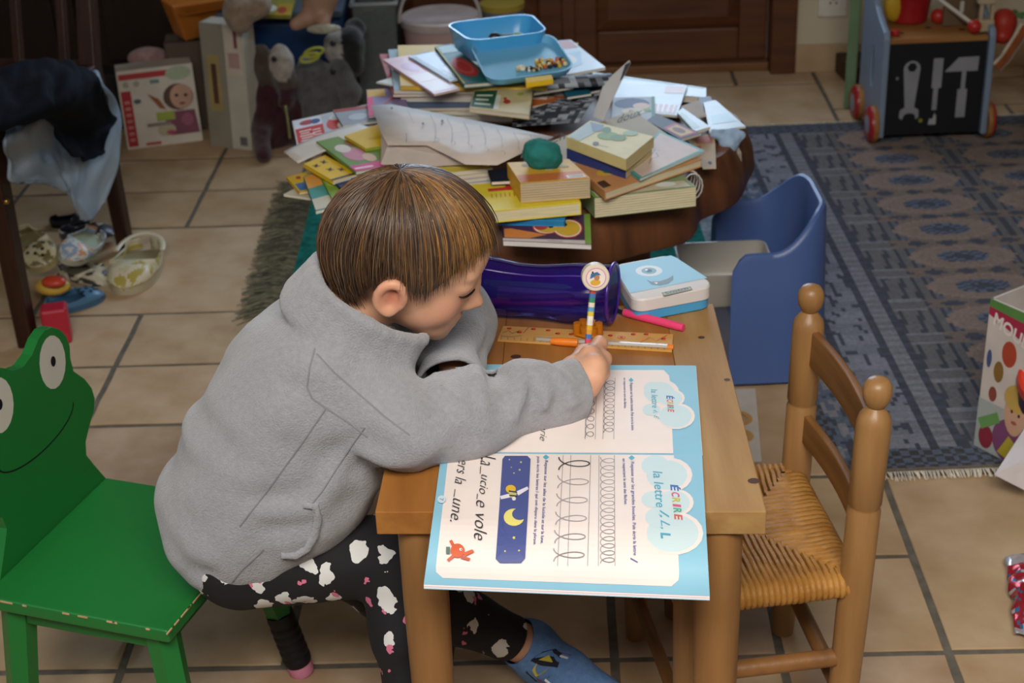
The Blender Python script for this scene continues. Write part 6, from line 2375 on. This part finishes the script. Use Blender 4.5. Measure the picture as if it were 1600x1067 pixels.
tag(o, 'small dull pink cushion showing behind the doll box', 'cushion')
bxs = thing('storage_crate', 'dark low crate behind the doll box', 'crate', Vector((-.96, 4.345, 0)))
G().box(Vector((-1.04, 4.345, .08)), (.22, .10, .16), None, '#231e1c').build('body', CARD, bxs, bevel=.004)

t, fn = crate('cardboard_box', 'brown cardboard carton under the orange case', 'box', P(275, 205), P(335, 200), .255, .10, .0, '#5a4c40')
t2, fn = crate('tall_carton', 'tall white carton with pale printed side standing before the blue bin', 'box', P(330, 228), P(394, 236), .345, .06, .05, '#bdb9ae')
face_print(t2, fn, [('rect', .0, .0, .55, 1, '#8f897c'), ('rect', .1, .3, .4, .75, '#a3925f'), ('rect', .2, .36, .32, .68, '#5a3c34'), ('rect', .58, .60, .97, .97, '#c9bcae'), ('rect', .64, .66, .9, .78, '#b08f8c'), ('rect', .80, .82, .88, .96, '#7c4a4a'), ('rect', .75, .04, .92, .11, '#6a6a68')])
oc = thing('orange_case', 'orange toy suitcase lying on the brown carton', 'case', P(315, 100, .25))
pA = [P(291, 66, .26), P(361, 47, .26), P(356, -2, .375), P(268, 10, .375)]
cz = (pA[1] - pA[0]).cross(pA[3] - pA[0]).normalized()
G().prism(pA, -cz * .06, '#b9702c').build('shell', PLAST, oc, bevel=.008, seg=3)
G().prism([quadmap(pA, .001)(u, v) for u, v in ((.03, .70), (.97, .70), (.97, .78), (.03, .78))], cz * .004, '#a35f24').build('rim', PLAST, oc, bevel=.001)

# blue toy bin with its lid
BINM = mat('navy_bin_plastic', '#1d3a66', .4, .4, var=.08)
bn = thing('toy_bin', 'big dark blue plastic toy bin with grey-blue rim and soft toys', 'bin', (-.60, 4.38, 0))
b4 = [Vector((-.76, 4.24, 0)), Vector((-.44, 4.23, 0)), Vector((-.44, 4.52, 0)), Vector((-.76, 4.52, 0))]
ctr_ = sum(b4, Vector()) / 4
g = G()
top4 = [ctr_ + (p - ctr_) * 1.06 + Vector((0, 0, .315)) for p in b4]
g.hexa(b4, top4)
g.build('body', BINM, bn, bevel=.02, seg=3)
g = G()
g.prism([ctr_ + (p - ctr_) * 1.09 + Vector((0, 0, .315)) for p in b4], (0, 0, .022))
g.build('lid', mat('grey_blue_plastic', '#49586a', .45, .4, var=.08), bn, bevel=.006, seg=3)

# soft toys hanging down the bin's front
yz = 4.17


def at_y(x, y, Y=yz):
    return PV(x, y, (0, Y, 0), (0, 1, 0))


def plush(name, label, parts, col, eyes=()):
    """soft toy: one furry body with coloured patches; parts = (p0,r0,p1,r1 | centre, radii); col(co)->colour"""
    t = thing(name, label, 'soft toy', parts[0][0], 'soft toys around the blue bin')
    blob('body', parts, .007, CLOTH, t, smooth=2, k=.02, cols=col, disp=lambda c: .003 * noise.noise((c.x * 45, c.y * 45, c.z * 45)))
    for p, c in eyes:
        G().ell(p, .008, None, 10, 7, c).build('eye', PLAST, t, smooth=60)
    return t


A3 = at_y(438, 102, 4.08)
plush('plush_dog', 'brown and white plush dog with a maroon body hanging from the bin', [(at_y(408, 100, 4.15), (.040, .045, .055)), (at_y(440, 100, 4.12), (.035, .04, .055)), (at_y(450, 130, 4.12), (.035, .03, .03)), (at_y(415, 150, 4.14), .045, at_y(425, 215, 4.12), .055), (at_y(405, 190, 4.10), .028, P(412, 242, .02), .022),
      (at_y(460, 170, 4.12), .035, at_y(470, 215, 4.10), .03), (at_y(450, 140, 4.10), .022, at_y(445, 160, 4.08), .02)],
      lambda c: '#a89f96' if ((c.x - A3.x) ** 2 + (c.z - A3.z) ** 2 * .45 < .0011) else ('#4a3d33' if c.z > .165 else '#3a1620'), [(at_y(428, 92, 4.07), '#151212')])
A2 = at_y(538, 75, 4.16)
plush('plush_panda', 'black and white plush animal draped over the bin lid', [(at_y(525, 75, 4.15), (.035, .035, .045)), (at_y(548, 70, 4.15), (.038, .04, .05)), (at_y(552, 100, 4.14), (.03, .03, .04)), (at_y(555, 45, 4.2), (.03, .025, .03))],
      lambda c: '#a39c98' if (c.x < A2.x - .004 or c.z > .37) else '#17171a', [(at_y(520, 68, 4.10), '#101012')])
plush('plush_elephant', 'dark grey plush elephant hanging down the bin front', [(at_y(500, 130, 4.14), .055, at_y(500, 180, 4.12), .055), (at_y(530, 110, 4.12), .035, at_y(548, 145, 4.10), .026), (at_y(548, 145, 4.10), .026, at_y(545, 165, 4.09), .02), (at_y(485, 110, 4.15), .04, at_y(490, 150, 4.14), .045), (at_y(520, 185, 4.12), .04, at_y(540, 200, 4.12), .03)],
      lambda c: '#585658', [(at_y(520, 112, 4.08), '#101012')])
o = thing('ring_toy', 'yellow ring toys tied between the dog and the elephant', 'toy', at_y(480, 90, 4.08))
for k, (x, y) in enumerate(((490, 82), (484, 90))):
    c = at_y(x, y, 4.06)
    G().tube([c + Vector((.026 * math.cos(a), 0, .011 * math.sin(a) + .006 * math.cos(a))) for a in np.linspace(0, 2 * math.pi, 16)], .004, 8, '#a8a83a').build('ring', PLAST, o, smooth=60)
o = G().tube([at_y(446, 166, 4.04), at_y(450, 190, 4.04), at_y(453, 216, 4.03)], .008, 8, '#8f8f48', flat=.4).build('yellow_strap', CLOTH, smooth=60)
tag(o, 'yellow-green strap hanging below the plush dog', 'strap')
# on the lid
lz = .345
o = plush('plush_rabbit', 'cream soft toy lying on the left of the bin lid', [(P(372, 18, lz + .05), (.04, .05, .05)), (P(395, 8, lz + .06), (.05, .05, .04)), (P(368, 32, lz + .02), .02, P(378, 40, lz + .015), .018)], lambda c: '#8f7a66')
o = thing('baby_doll', 'flesh-coloured baby doll lying on the bin lid', 'doll', P(490, 35, lz))
blob('body', [(P(500, 0, lz + .07), .035, P(492, 22, lz + .035), .028), (P(492, 22, lz + .035), .026, P(462, 38, lz + .02), .017), (P(505, 12, lz + .05), .026, P(505, 38, lz + .02), .018), (P(500, -12, lz + .09), (.05, .05, .05))], .006, mat('doll_vinyl', '#a5806a', .5, .4, var=.05), o, smooth=2)
o = G().prism([P(385, 28, lz), P(455, 30, lz), P(462, 4, lz), P(392, 2, lz)], (0, 0, .012), '#8f8a3a').build('toy_packet', CARD, bevel=.002)
tag(o, 'colourful flat toy packet on the bin lid between the soft toys', 'packet')
g = G()
fnq = quadmap([Vector(p) for p in (P(385, 28, lz + .012), P(455, 30, lz + .012), P(462, 4, lz + .012), P(392, 2, lz + .012))])
shapes(g, fnq, [('ell', .3, .4, .15, .25, '#7c2c3c'), ('ell', .5, .6, .12, .2, '#d0ccc4'), ('rect', .62, .2, .95, .9, '#b0902c'), ('ell', .75, .5, .1, .2, '#a3402c'), ('rect', .02, .1, .18, .9, '#8fa83a')], step=.0003)
g.build('print', CARD, o, recalc=False)
o = G().ell(P(506, 45, lz + .012), (.045, .02, .012), None, 16, 8, '#a39c88').build('toy_figure', CLOTH, smooth=60)
tag(o, 'small pale patterned toy at the right front of the bin lid', 'toy')

# clear storage box, pink bucket, small tub
CLR = glassy('clear_plastic', '#aeb4b4', .22, .2)
cb_ = thing('clear_box', 'clear storage box with mixed toys between the bin and pink bucket', 'storage box', (-.335, 4.38, 0))
q = [Vector((-.400, 4.30, 0)), Vector((-.29, 4.30, 0)), Vector((-.29, 4.48, 0)), Vector((-.400, 4.48, 0))]
cc_ = sum(q, Vector()) / 4
for a, b in ((0, 1), (1, 2), (2, 3), (3, 0)):
    A, B = q[a], q[b]
    sd = Vector((-(B - A).y, (B - A).x, 0)).normalized() * .003
    tA, tB = cc_ + (A - cc_) * 1.1 + Vector((0, 0, .33)), cc_ + (B - cc_) * 1.1 + Vector((0, 0, .33))
    G().hexa([A, B, B + sd, A + sd], [tA, tB, tB + sd, tA + sd]).build('wall', CLR, cb_)
rim = [cc_ + (p - cc_) * 1.13 + Vector((0, 0, .33)) for p in q]
G().tube(rim + [rim[0]], .007, 6, '#7a8084').build('rim', PLAST, cb_)
tr2 = random.Random(6)
for k in range(16):
    p = Vector((tr2.uniform(-.375, -.315), tr2.uniform(4.34, 4.44), .03 + .27 * k / 16))
    nm, c = (('teal', '#2f6a6a'), ('dark red', '#7c2c2c'), ('olive', '#4a4a3c'), ('ochre', '#6a5a2c'), ('navy', '#2c3c5c'), ('brown', '#54443c'), ('green', '#3a5a3a'), ('grey', '#5c5c60'))[k // 2]
    nm += ' ball-shaped' if k % 2 else ' block-shaped'
    o = (G().ell(p, tr2.uniform(.02, .028), None, 12, 8, c) if k % 2 else G().box(p, (tr2.uniform(.03, .05), .035, .035), rotz(tr2.uniform(0, 90)), c)).build('toy_brick', PLAST, smooth=40, bevel=.004)
    tag(o, '%s toy inside the clear storage box' % nm, 'toy', 'toys in the clear storage box')
o = G().lathe([(.03, 0), (.034, .02), (.028, .10), (.02, .11), (.0005, .112)], Matrix.Translation((-.475, 4.42, .338)), 16, '#7a2a22').build('red_beaker', PLAST, smooth=50)
tag(o, 'dark red beaker standing at the right end of the bin lid', 'beaker')
PKM = mat('pink_bucket_plastic', '#b89a98', .4, .4, var=.05)
bk_ = thing('bucket', 'pale pink lidded bucket with a clear handle and blue spots', 'bucket', (-.165, 4.36, 0))
bp_ = Vector((-.165, 4.36, 0))
for nm, prof, m in (('body', [(.085, 0), (.088, .004), (.107, .255)], PKM), ('lid', [(.112, .25), (.114, .255), (.114, .272), (.108, .276), (.085, .268), (.06, .272), (.0005, .274)], mat('bucket_lid', '#b9aaa6', .35, .45, var=.12, vs=18))):
    G().lathe(prof, Matrix.Translation(bp_), 32).build(nm, m, bk_, smooth=40)
G().tube([bp_ + Vector((.115 * math.cos(a), -.02 + .0 * math.sin(a), .262 + .125 * math.sin(a))) for a in np.linspace(0, math.pi, 20)], .005, 8, '#b8b0ae').build('handle', PLAST, bk_, smooth=60)
for a, z, c in ((-130, .19, '#4a6a8a'), (-112, .20, '#4a6a8a'), (-95, .15, '#5a7a90'), (-75, .19, '#a35a6a'), (-120, .13, '#a3606a'), (-60, .13, '#4a6a8a'), (-145, .15, '#a35a6a'), (-85, .21, '#b0707a')):
    aa = math.radians(a)
    r = .088 + .019 * z / .255 + .0012
    c0_ = bp_ + Vector((r * math.cos(aa), r * math.sin(aa), z))
    tn_ = Vector((-math.sin(aa), math.cos(aa), 0))
    G().face([c0_ + tn_ * (.012 * math.cos(k)) + Vector((.0, 0, .010 * math.sin(k))) for k in np.linspace(0, 2 * math.pi, 13)[:-1]], c).build('spot', PLAST, bk_)
tb_ = thing('small_tub', 'small grey-blue tub with a yellow top behind the lunch box', 'tub', (.0, 4.42, 0))
G().lathe([(.05, 0), (.055, .01), (.062, .27)], Matrix.Translation((.012, 4.43, 0)), 24, '#6a7080').build('body', PLAST, tb_, smooth=40)
G().lathe([(.064, .268), (.065, .285), (.0005, .287)], Matrix.Translation((.012, 4.43, 0)), 24, '#a8913a').build('top', PLAST, tb_, smooth=40)

# ------------------------------------------------------------------ toy work-bench cart
ct = thing('toy_cart', 'wooden toy workbench cart with black tool-print front and red wheels', 'toy cart', (1.11, 3.98, .009))
SILV = mat('silver_blue_paint', '#7f8fa3', .4, .45, var=.04)
BLKP = mat('chalk_black', '#17181d', .6, .3, var=.08)
TOPW = wood('bench_wood', '#a8763f', '#8a5a2c', .5, 0, 6.0)
CY = 3.885
pt_ = lambda x, y: PV(x, y, (0, CY, 0), (0, 1, 0))
BLc, BRc, TRc, TLc = pt_(1379, 212), pt_(1529, 211), pt_(1544, 60), pt_(1391, 68)
XL, XR, ZB, ZT = (BLc.x + TLc.x) / 2, (BRc.x + TRc.x) / 2, BLc.z, TLc.z
G().box(((XL + XR) / 2, CY + .008, (ZB + ZT) / 2), (XR - XL, .012, ZT - ZB), None).build('front_panel', BLKP, ct)
G().box(((XL + XR) / 2, CY + .112, ZT + .004), (XR - XL, .225, .014), None).build('bench_top', TOPW, ct, bevel=.002)
G().box(((XL + XR) / 2, CY + .11, ZB + .01), (XR - XL, .20, .012), None).build('floor_board', TOPW, ct)
for sx, nm in ((XL - .009, 'side_panel'), (XR + .009, 'side_panel')):
    prof = [(-.012, ZB - .004), (-.012, ZT + .012), (-.004, ZT + .03), (.05, ZT + .045), (.11, ZT + .07), (.15, ZT + .14), (.19, ZT + .20), (.232, ZT + .20), (.235, ZB - .004)]
    g = G()
    hole = [(.10 + .018 * math.cos(a), ZB + .16 + .055 * math.sin(a)) for a in np.linspace(0, 2 * math.pi, 17)[:-1]]
    # panel with an oval hand hole, built as two outlines bridged
    bm = bmesh.new()
    o_v = [bm.verts.new((sx - .008, CY + a, z)) for a, z in prof]
    h_v = [bm.verts.new((sx - .008, CY + a, z)) for a, z in hole]
    es = [bm.edges.new((o_v[i], o_v[(i + 1) % len(o_v)])) for i in range(len(o_v))] + [bm.edges.new((h_v[i], h_v[(i + 1) % len(h_v)])) for i in range(len(h_v))]
    bmesh.ops.triangle_fill(bm, use_beauty=True, edges=es)
    r_ = bmesh.ops.extrude_face_region(bm, geom=bm.faces[:])
    bmesh.ops.translate(bm, vec=(.016, 0, 0), verts=[v for v in r_['geom'] if isinstance(v, bmesh.types.BMVert)])
    bmesh.ops.recalc_face_normals(bm, faces=bm.faces)
    me = bpy.data.meshes.new(nm)
    bm.to_mesh(me)
    bm.free()
    me.materials.append(SILV)
    o = bpy.data.objects.new(nm, me)
    COL.objects.link(o)
    attach(o, ct)
    q = o.modifiers.new('b', 'BEVEL')
    q.width, q.segments = .004, 2
    q.limit_method = 'ANGLE'
for (x, y) in ((XL - .027, CY + .02), (XL - .027, CY + .20), (XR + .027, CY + .02), (XR + .027, CY + .20)):
    s_ = -1 if x < XL else 1
    M4 = Matrix.Translation((x, y, .009 + .049)) @ Matrix.Rotation(math.radians(90 * s_), 4, 'Y')
    wl = G().lathe([(.0005, -.010), (.048, -.010), (.049, -.004), (.049, .0), (.047, .003)], M4, 28, '#b08a5c').build('wheel', TOPW, ct, smooth=40)
    G().lathe([(.047, .003), (.046, .008), (.040, .012), (.024, .013), (.0005, .0135)], M4, 28, '#a8242c', cols=['#a8242c', '#a8242c', '#a8242c', '#8a97a8']).build('hub_cap', PLAST, wl, smooth=40)
fpn = lambda u, v, h=0: Vector((XL + (XR - XL) * u, CY + .002 - h - .0006, ZB + (ZT - ZB) * v))
GRYP = mat('grey_print', '#8c8d92', .6, .3, var=.05)
wr_ = [(.24 + .085 * math.cos(a), .735 + .085 * math.sin(a)) for a in np.linspace(-.4, math.pi + .4, 14)]
tools = [('poly', [(.165, .70), (.205, .28), (.30, .28), (.335, .70)]), ('ell', .25, .715, .087, .09), ('poly', [(.20, .30), (.155, .27), (.15, .19), (.185, .165), (.20, .215), (.235, .235), (.285, .235), (.315, .215), (.325, .165), (.355, .19), (.35, .27), (.305, .30)]),
         ('rect', .465, .50, .565, .82), ('rect', .485, .26, .535, .50), ('poly', [(.585, .67), (.72, .82), (.93, .825), (.925, .67)]), ('rect', .765, .48, .81, .67), ('rect', .735, .17, .835, .48)]
for tl_, k in zip(('wrench', 'screwdriver', 'hammer'), ((0, 1, 2), (3, 4), (5, 6, 7))):
    g = G()
    its = []
    for i in k:
        w_ = tools[i]
        its.append(w_ + ('#8c8d92',))
    if tl_ == 'wrench':
        its.append(('poly', [(.25 + .05 * math.cos(a), .735 + .052 * math.sin(a)) for a in np.linspace(0, 2 * math.pi, 7)[:-1]], '#17181d'))
    shapes(g, fpn, its, step=.0003)
    g.build(tl_ + '_print', CARD, ct, recalc=False)
for w_ in (('ell', .38, .15, .022, .022, '#8a8a2c'), ('poly', [(.46, .10), (.54, .10), (.54, .19), (.52, .23), (.50, .16), (.47, .17)], '#a8a8a8'), ('ell', .105, .62, .016, .018, '#77787c')):
    g = G()
    shapes(g, fpn, [w_])
    g.build('sticker', CARD, ct, recalc=False)
for (x, y) in ((XL + .04, CY + .05), (XL + .12, CY + .09), (XL + .20, CY + .06), (XL + .17, CY + .14), (XL + .08, CY + .16), (XL + .235, CY + .12)):
    G().lathe([(.0085, 0), (.0085, .0006), (.0005, .0007)], Matrix.Translation((x, y, ZT + .0112)), 14, '#3a2414').build('peg_hole', CARD, ct)
# things on the bench
BT = ZT + .0118
o = G().lathe([(.010, 0), (.012, .006), (.010, .014), (.0005, .016)], Matrix.Translation(Vector((XL + .02, CY + .03, BT))), 14, '#b02a2a').build('peg', PLAST, smooth=50)
tag(o, 'short red peg at the left front of the toy bench', 'peg')
bkt = thing('toy_bucket', 'red and yellow toy bucket standing on the toy bench', 'bucket', (XL + .085, CY + .17, BT))
bb_ = Vector((XL + .085, CY + .165, BT))
G().lathe([(.045, 0), (.05, .004), (.064, .12), (.066, .122)], Matrix.Translation(bb_), 24, '#a01f24', cols=['#a01f24', '#a01f24', '#a01f24']).build('body', PLAST, bkt, smooth=40)
G().ell(bb_ + Vector((-.045, -.028, .055)), (.03, .02, .05), rotz(20), 14, 9, '#c9a02c').build('yellow_scoop', PLAST, bkt, smooth=60)
for lbl, (px, py, dz) in (('red ball on the toy bench behind the white ramp', (1467, 14, .02)), ('red ball at the front right corner of the toy bench', (1522, 47, .018))):
    p = PV(px, py, (0, CY + (.12 if px < 1500 else .02), 0), (0, 1, 0))
    o = G().ell(Vector((p.x, p.y, BT + dz)), dz, None, 16, 10, '#b52a22').build('toy_ball', PLAST, smooth=60)
    tag(o, lbl, 'ball')
rp = thing('marble_ramp', 'pale wooden ball-run piece lying across the toy bench', 'toy', (XR - .08, CY + .08, BT))
p0_, p1_ = Vector((XL + .125, CY + .10, BT + .085)), Vector((XR - .015, CY + .03, BT + .006))
G().tube([p0_, p1_], .006, 4, '#cfc9bd').build('rail', PLAST, rp)
G().box(Vector((XR - .045, CY + .10, BT + .075)), (.10, .012, .15), rotz(8), '#6f5a44').build('board', CARD, rp, bevel=.002)
G().box(Vector((XR - .048, CY + .092, BT + .05)), (.010, .004, .03), rotz(8), '#c9c4b8').build('slot', CARD, rp)
ld = thing('wooden_blocks', 'cream wooden block tower at the right end of the toy bench', 'blocks', (XR + .0, CY + .03, BT))
for z in (.014, .085):
    G().box(Vector((XR - .005, CY + .03, BT + z + .004)), (.045, .03, .030), None, '#b5a184').build('block', CARD, ld, bevel=.004)
for dx in (-.016, .012):
    G().box(Vector((XR + dx, CY + .03, BT + .053)), (.008, .012, .045), None, '#b5a184').build('post', CARD, ld)
o = blob('toy_tomato', [(Vector((XR + .055, CY + .06, BT + .012)), (.034, .034, .038)), (Vector((XR + .045, CY + .03, BT - .012)), (.026, .026, .022))], .004, mat('tomato_red', '#a82c1c', .45, .4, var=.08), smooth=2)
tag(o, 'red toy tomato behind the right side of the cart', 'toy')
c0_ = Vector((XR + .085, CY + .075, BT + .03))
lv_ = thing('toy_leaves', 'green toy leaves behind the red toy tomato', 'toy', c0_)
for k in range(5):
    a = k * 1.25
    G().ell(c0_ + Vector((.022 * math.cos(a), .022 * math.sin(a), 0)), (.022, .009, .004), rotz(math.degrees(a)), 10, 6, '#3c6a2c').build('leaf', PLAST, lv_, smooth=60)

# games and books by the cart
t, fn = crate('game_box', 'green and yellow board game box standing behind the toy cart', 'box', (XL - .006, 4.20, 0), (XL + .024, 4.33, 0), .33, .03, 0, '#5f7052', '#6f8a66')
face_print(t, fn, [('rect', .05, .2, .9, .5, '#3a3428'), ('ell', .5, .38, .2, .06, '#b09a3c'), ('rect', .1, .1, .9, .18, '#a3503c'), ('rect', .1, .6, .8, .95, '#a8bf9c')])
o = G().box((XL + .055, 4.47, .03), (.08, .16, .06), rotz(5), '#4a3628').build('wood_block', CARD, bevel=.004)
tag(o, 'low dark brown wooden block on the floor behind the cart', 'block')
gs = thing('sports_bag', 'dark navy bag with an orange-brown strap at the right of the cart', 'bag', (1.50, 4.00, 0))
blob('body', [((1.50, 4.02, .22), (.09, .09, .11)), ((1.60, 4.04, .20), (.10, .10, .13)), ((1.55, 4.10, .12), (.12, .10, .11)), ((1.70, 4.06, .16), (.09, .1, .13))], .008, mat('bag_navy', '#151b33', .8, .2, var=.15), gs, smooth=3)
sp0 = [PV(x, y, (0, 3.88, 0), (0, 1, 0)) for x, y in ((1557, 105), (1570, 92), (1583, 72), (1594, 55), (1603, 40))]
G().tube(sp0, .016, 10, '#c9bca8', flat=.45, up=(0, -1, 0)).build('strap_edge', CLOTH, gs, smooth=60)
G().tube([p + Vector((0, -.006, 0)) for p in sp0], .011, 10, '#8f4a1c', flat=.4, up=(0, -1, 0)).build('strap', CLOTH, gs, smooth=60)
zz = .0
for i, (c, nm, th) in enumerate((('#2c3038', 'charcoal', .022), ('#5a6a70', 'grey-green', .016), ('#8a8a86', 'pale grey', .018), ('#3c4658', 'slate', .02), ('#a8a49c', 'light', .012), ('#8a8434', 'yellow-olive', .010), ('#b0b0ae', 'whitish', .008))):
    zz += th
    cc0 = Vector((1.46 + .01 * (i % 3), 3.80 + .012 * (i % 2), .009 + zz))
    R_ = rotz(-8 + 7 * (i % 3))
    q = [cc0 + R_ @ Vector(p) for p in ((-.10, -.07, 0), (.10, -.07, 0), (.10, .07, 0), (-.10, .07, 0))]
    t = book('stacked_book', '%s book in the dark stack right of the cart' % nm, 'book', None, 0, th - .0006, c, '#7a766c', world=q)
    t['group'] = 'stack of books by the cart'

# ------------------------------------------------------------------ carton of modelling clay at the right edge
KB = thing('craft_box', 'open craft carton printed with a blond child and red tub inside', 'box', P(1570, 690))
kz = .255
k0, k1 = P(1523, 694, .009), P(1607, 738, .009)
e = (k1 - k0)
e = e.normalized() * .17
nbk = Vector((-e.y, e.x, 0)).normalized() * .15
q4 = [k0, k0 + e, k0 + e + nbk, k0 + nbk]
KT = .285
wallp = []
for i in range(4):
    A, B = q4[i], q4[(i + 1) % 4]
    sd = Vector((-(B - A).y, (B - A).x, 0)).normalized() * .004
    wallp.append(G().prism([A, B, B + sd, A + sd], (0, 0, KT), '#cfc6c0').build('wall', CARD, KB))
G().prism(q4, (0, 0, .004), '#8a7a64').build('bottom', CARD, KB)
fk = lambda u, v, h=0: k0 + e * u + Vector((0, 0, KT * v)) - nbk.normalized() * (h + .0006)
fk.nn = -nbk.normalized()
g = G()
it = [('rect', 0, 0, 1, 1, '#d0c8c4'), ('poly', [(0, .90), (.5, .80), (1, .74), (1, .90), (.5, .95), (0, 1)], '#a8304c'), ('text', 'MOULEA', .06, .845, (.62, -.11), (.02, .085), '#e6dcd8', .03, 0), ('poly', [(0, .95), (.5, .93), (1, .90), (1, 1), (0, 1)], '#5a8a4a'), ('ell', .30, .70, .09, .085, '#b04a34'), ('ell', .62, .66, .11, .10, '#8ab0b8'), ('ell', .62, .66, .095, .088, '#d8d8d4'), ('ell', .60, .67, .04, .05, '#5a9a4a'), ('ell', .66, .62, .035, .04, '#3c7aa8'),
      ('ell', .20, .56, .06, .07, '#8a6a34'), ('ell', .16, .40, .05, .05, '#8a4a3c'), ('ell', .07, .62, .03, .06, '#4a5a8a'), ('ell', .78, .50, .06, .05, '#6a9a3c'), ('rect', 0, 0, 1, .34, '#a8b0b0'), ('ell', .45, .14, .24, .15, '#7c4a74'), ('ell', .46, .34, .13, .15, '#c9a088'), ('ell', .46, .44, .15, .09, '#c2a258'), ('ell', .42, .35, .015, .012, '#3a2a24'), ('ell', .51, .34, .015, .012, '#3a2a24'), ('ell', .46, .28, .035, .012, '#a85a54'), ('poly', [(.30, .04), (.42, .18), (.52, .14), (.42, .02)], '#b5a83c'), ('ell', .14, .10, .09, .08, '#8a3040'), ('poly', [(.02, .2), (.25, .3), (.3, .24), (.08, .14)], '#6a9a5a')]
shapes(g, fk, it, step=.00015)
g.build('print', CARD, wallp[0], recalc=False)
fk2 = lambda u, v, h=0: k0 + nbk * u + Vector((0, 0, KT * v)) - e.normalized() * (h + .0006)
g = G()
shapes(g, fk2, [('rect', 0, 0, 1, 1, '#b9b6ba'), ('rect', 0, .88, 1, 1, '#5a8a4a'), ('rect', 0, .76, 1, .88, '#a8304c'), ('ell', .3, .6, .1, .08, '#5a6aa0'), ('ell', .7, .55, .1, .1, '#8a9a5a'), ('ell', .5, .35, .14, .1, '#c9b0a0')], step=.00015)
g.build('print', CARD, wallp[3], recalc=False)
cT = k0 + e * .42 + nbk * .45 + Vector((0, 0, .004))
tb2 = thing('clay_tub', 'round tub with bright red lid inside the craft carton', 'tub', cT)
tlt = Matrix.Translation(cT + Vector((0, 0, .05))) @ Matrix.Rotation(math.radians(28), 4, 'X')
G().lathe([(.050, 0), (.056, .10), (.057, .112)], tlt, 26, '#2a2450').build('body', PLAST, tb2, smooth=40)
G().lathe([(.060, .110), (.062, .114), (.062, .130), (.058, .134), (.050, .134), (.048, .130), (.0005, .130)], tlt, 30, '#e0402c').build('lid', PLAST, tb2, smooth=35)
o = G().box(k0 + e * .84 + nbk * .72 + Vector((0, 0, .14)), (.035, .04, .25), rotz(26), '#241c5c').build('violet_packet', PLAST, bevel=.006)
tag(o, 'dark violet packet next to the red-lidded tub in the carton', 'packet')
pz = .06
pl4 = [P(1554, 742, pz), P(1605, 768, pz - .03), P(1640, 700, pz + .05), P(1602, 668, pz + .05)]
o = G().prism(pl4, (0, 0, .0015), '#d9d4d8').build('loose_paper', PRINT)
tag(o, 'loose white sheet leaning against the craft carton', 'paper')
fo = thing('foil_packet', 'shiny red foil packet on the tiles at the right edge', 'packet', P(1600, 930))
FOIL = mat('red_foil', None, .22, .5, metal=.45, var=.1)


def foil(u, v):
    p = quadmap([P(1586, 990, .012), P(1690, 1000, .012), P(1680, 850, .012), P(1572, 870, .012)])(u, v)
    return p + Vector((.010 * noise.noise((u * 6, v * 6, 1)), 0, .025 * math.sin(u * 3.1) * math.sin(v * 3.1) + .010 * noise.noise((u * 7, v * 9, 5))))


G().grid(foil, 24, 30, cfn=lambda u, v: '#c9c4cc' if v > .82 or (v < .08) else ('#b5303c' if (int(v * 40) + int(u * 14)) % 5 else ('#d8d2d6' if noise.noise((u * 9, v * 14, 2)) > 0 else '#3f7fae'))).build('wrapper', FOIL, fo, smooth=30, solid=.002)

# white card with two finger holes on the tiles between table and tub chair
hc = thing('mask_card', 'white card with two ringed holes on the tiles by the table', 'card', P(1165, 660))
g = G()
bm = bmesh.new()
oq = [P(1130, 612), P(1180, 610), P(1190, 724), P(1150, 726)]
zc = .003
ov = [bm.verts.new((p.x, p.y, zc)) for p in oq]
hv_ = []
for (cx, cy, r) in ((1152, 657, .020), (1157, 684, .016)):
    c = P(cx, cy)
    hv_.append([bm.verts.new((c.x + r * math.cos(a), c.y + r * math.sin(a) * 1.05, zc)) for a in np.linspace(0, 2 * math.pi, 21)[:-1]])
es = [bm.edges.new((ov[i], ov[(i + 1) % 4])) for i in range(4)]
for h in hv_:
    es += [bm.edges.new((h[i], h[(i + 1) % 20])) for i in range(20)]
bmesh.ops.triangle_fill(bm, use_beauty=True, edges=es)
me = bpy.data.meshes.new('sheet')
bm.to_mesh(me)
bm.free()
ca = me.color_attributes.new('Col', 'FLOAT_COLOR', 'CORNER')
ca.data.foreach_set('color', np.tile(np.array([*lin('#d2cabf'), 1], dtype=np.float32), len(me.loops)))
me.materials.append(PRINT)
o = bpy.data.objects.new('sheet', me)
COL.objects.link(o)
attach(o, hc)
o.modifiers.new('thick', 'SOLIDIFY').thickness = .0015
for (cx, cy, r) in ((1152, 657, .024), (1157, 684, .020)):
    c = P(cx, cy) + Vector((0, 0, zc + .001))
    G().tube([c + Vector((r * math.cos(a), r * math.sin(a) * 1.05, 0)) for a in np.linspace(0, 2 * math.pi, 25)], .0055, 6, '#c99a5c', flat=.2).build('ring_print', PRINT, hc, smooth=60)

# grey plastic tray sitting in the tub chair
tr_ = thing('plastic_tray', 'pale grey translucent plastic box resting in the blue tub chair', 'box', (.40, 2.74, .137))
rimt = [PV(x, y, (0, 0, .262), (0, 0, 1)) for x, y in ((1062, 412), (1170, 396), (1140, 372), (1056, 384))]
tc_ = Vector((.405, 2.735, .215))
rimt = [tc_ + Vector(p) for p in ((-.08, -.075, 0), (.10, -.075, 0), (.10, .085, 0), (-.08, .085, 0))]
tray('shell', rimt, (0, 0, -.072), .12, tr_, mat('milky_plastic', '#a8a49c', .3, .5, var=.04), th=.003, r=.12)
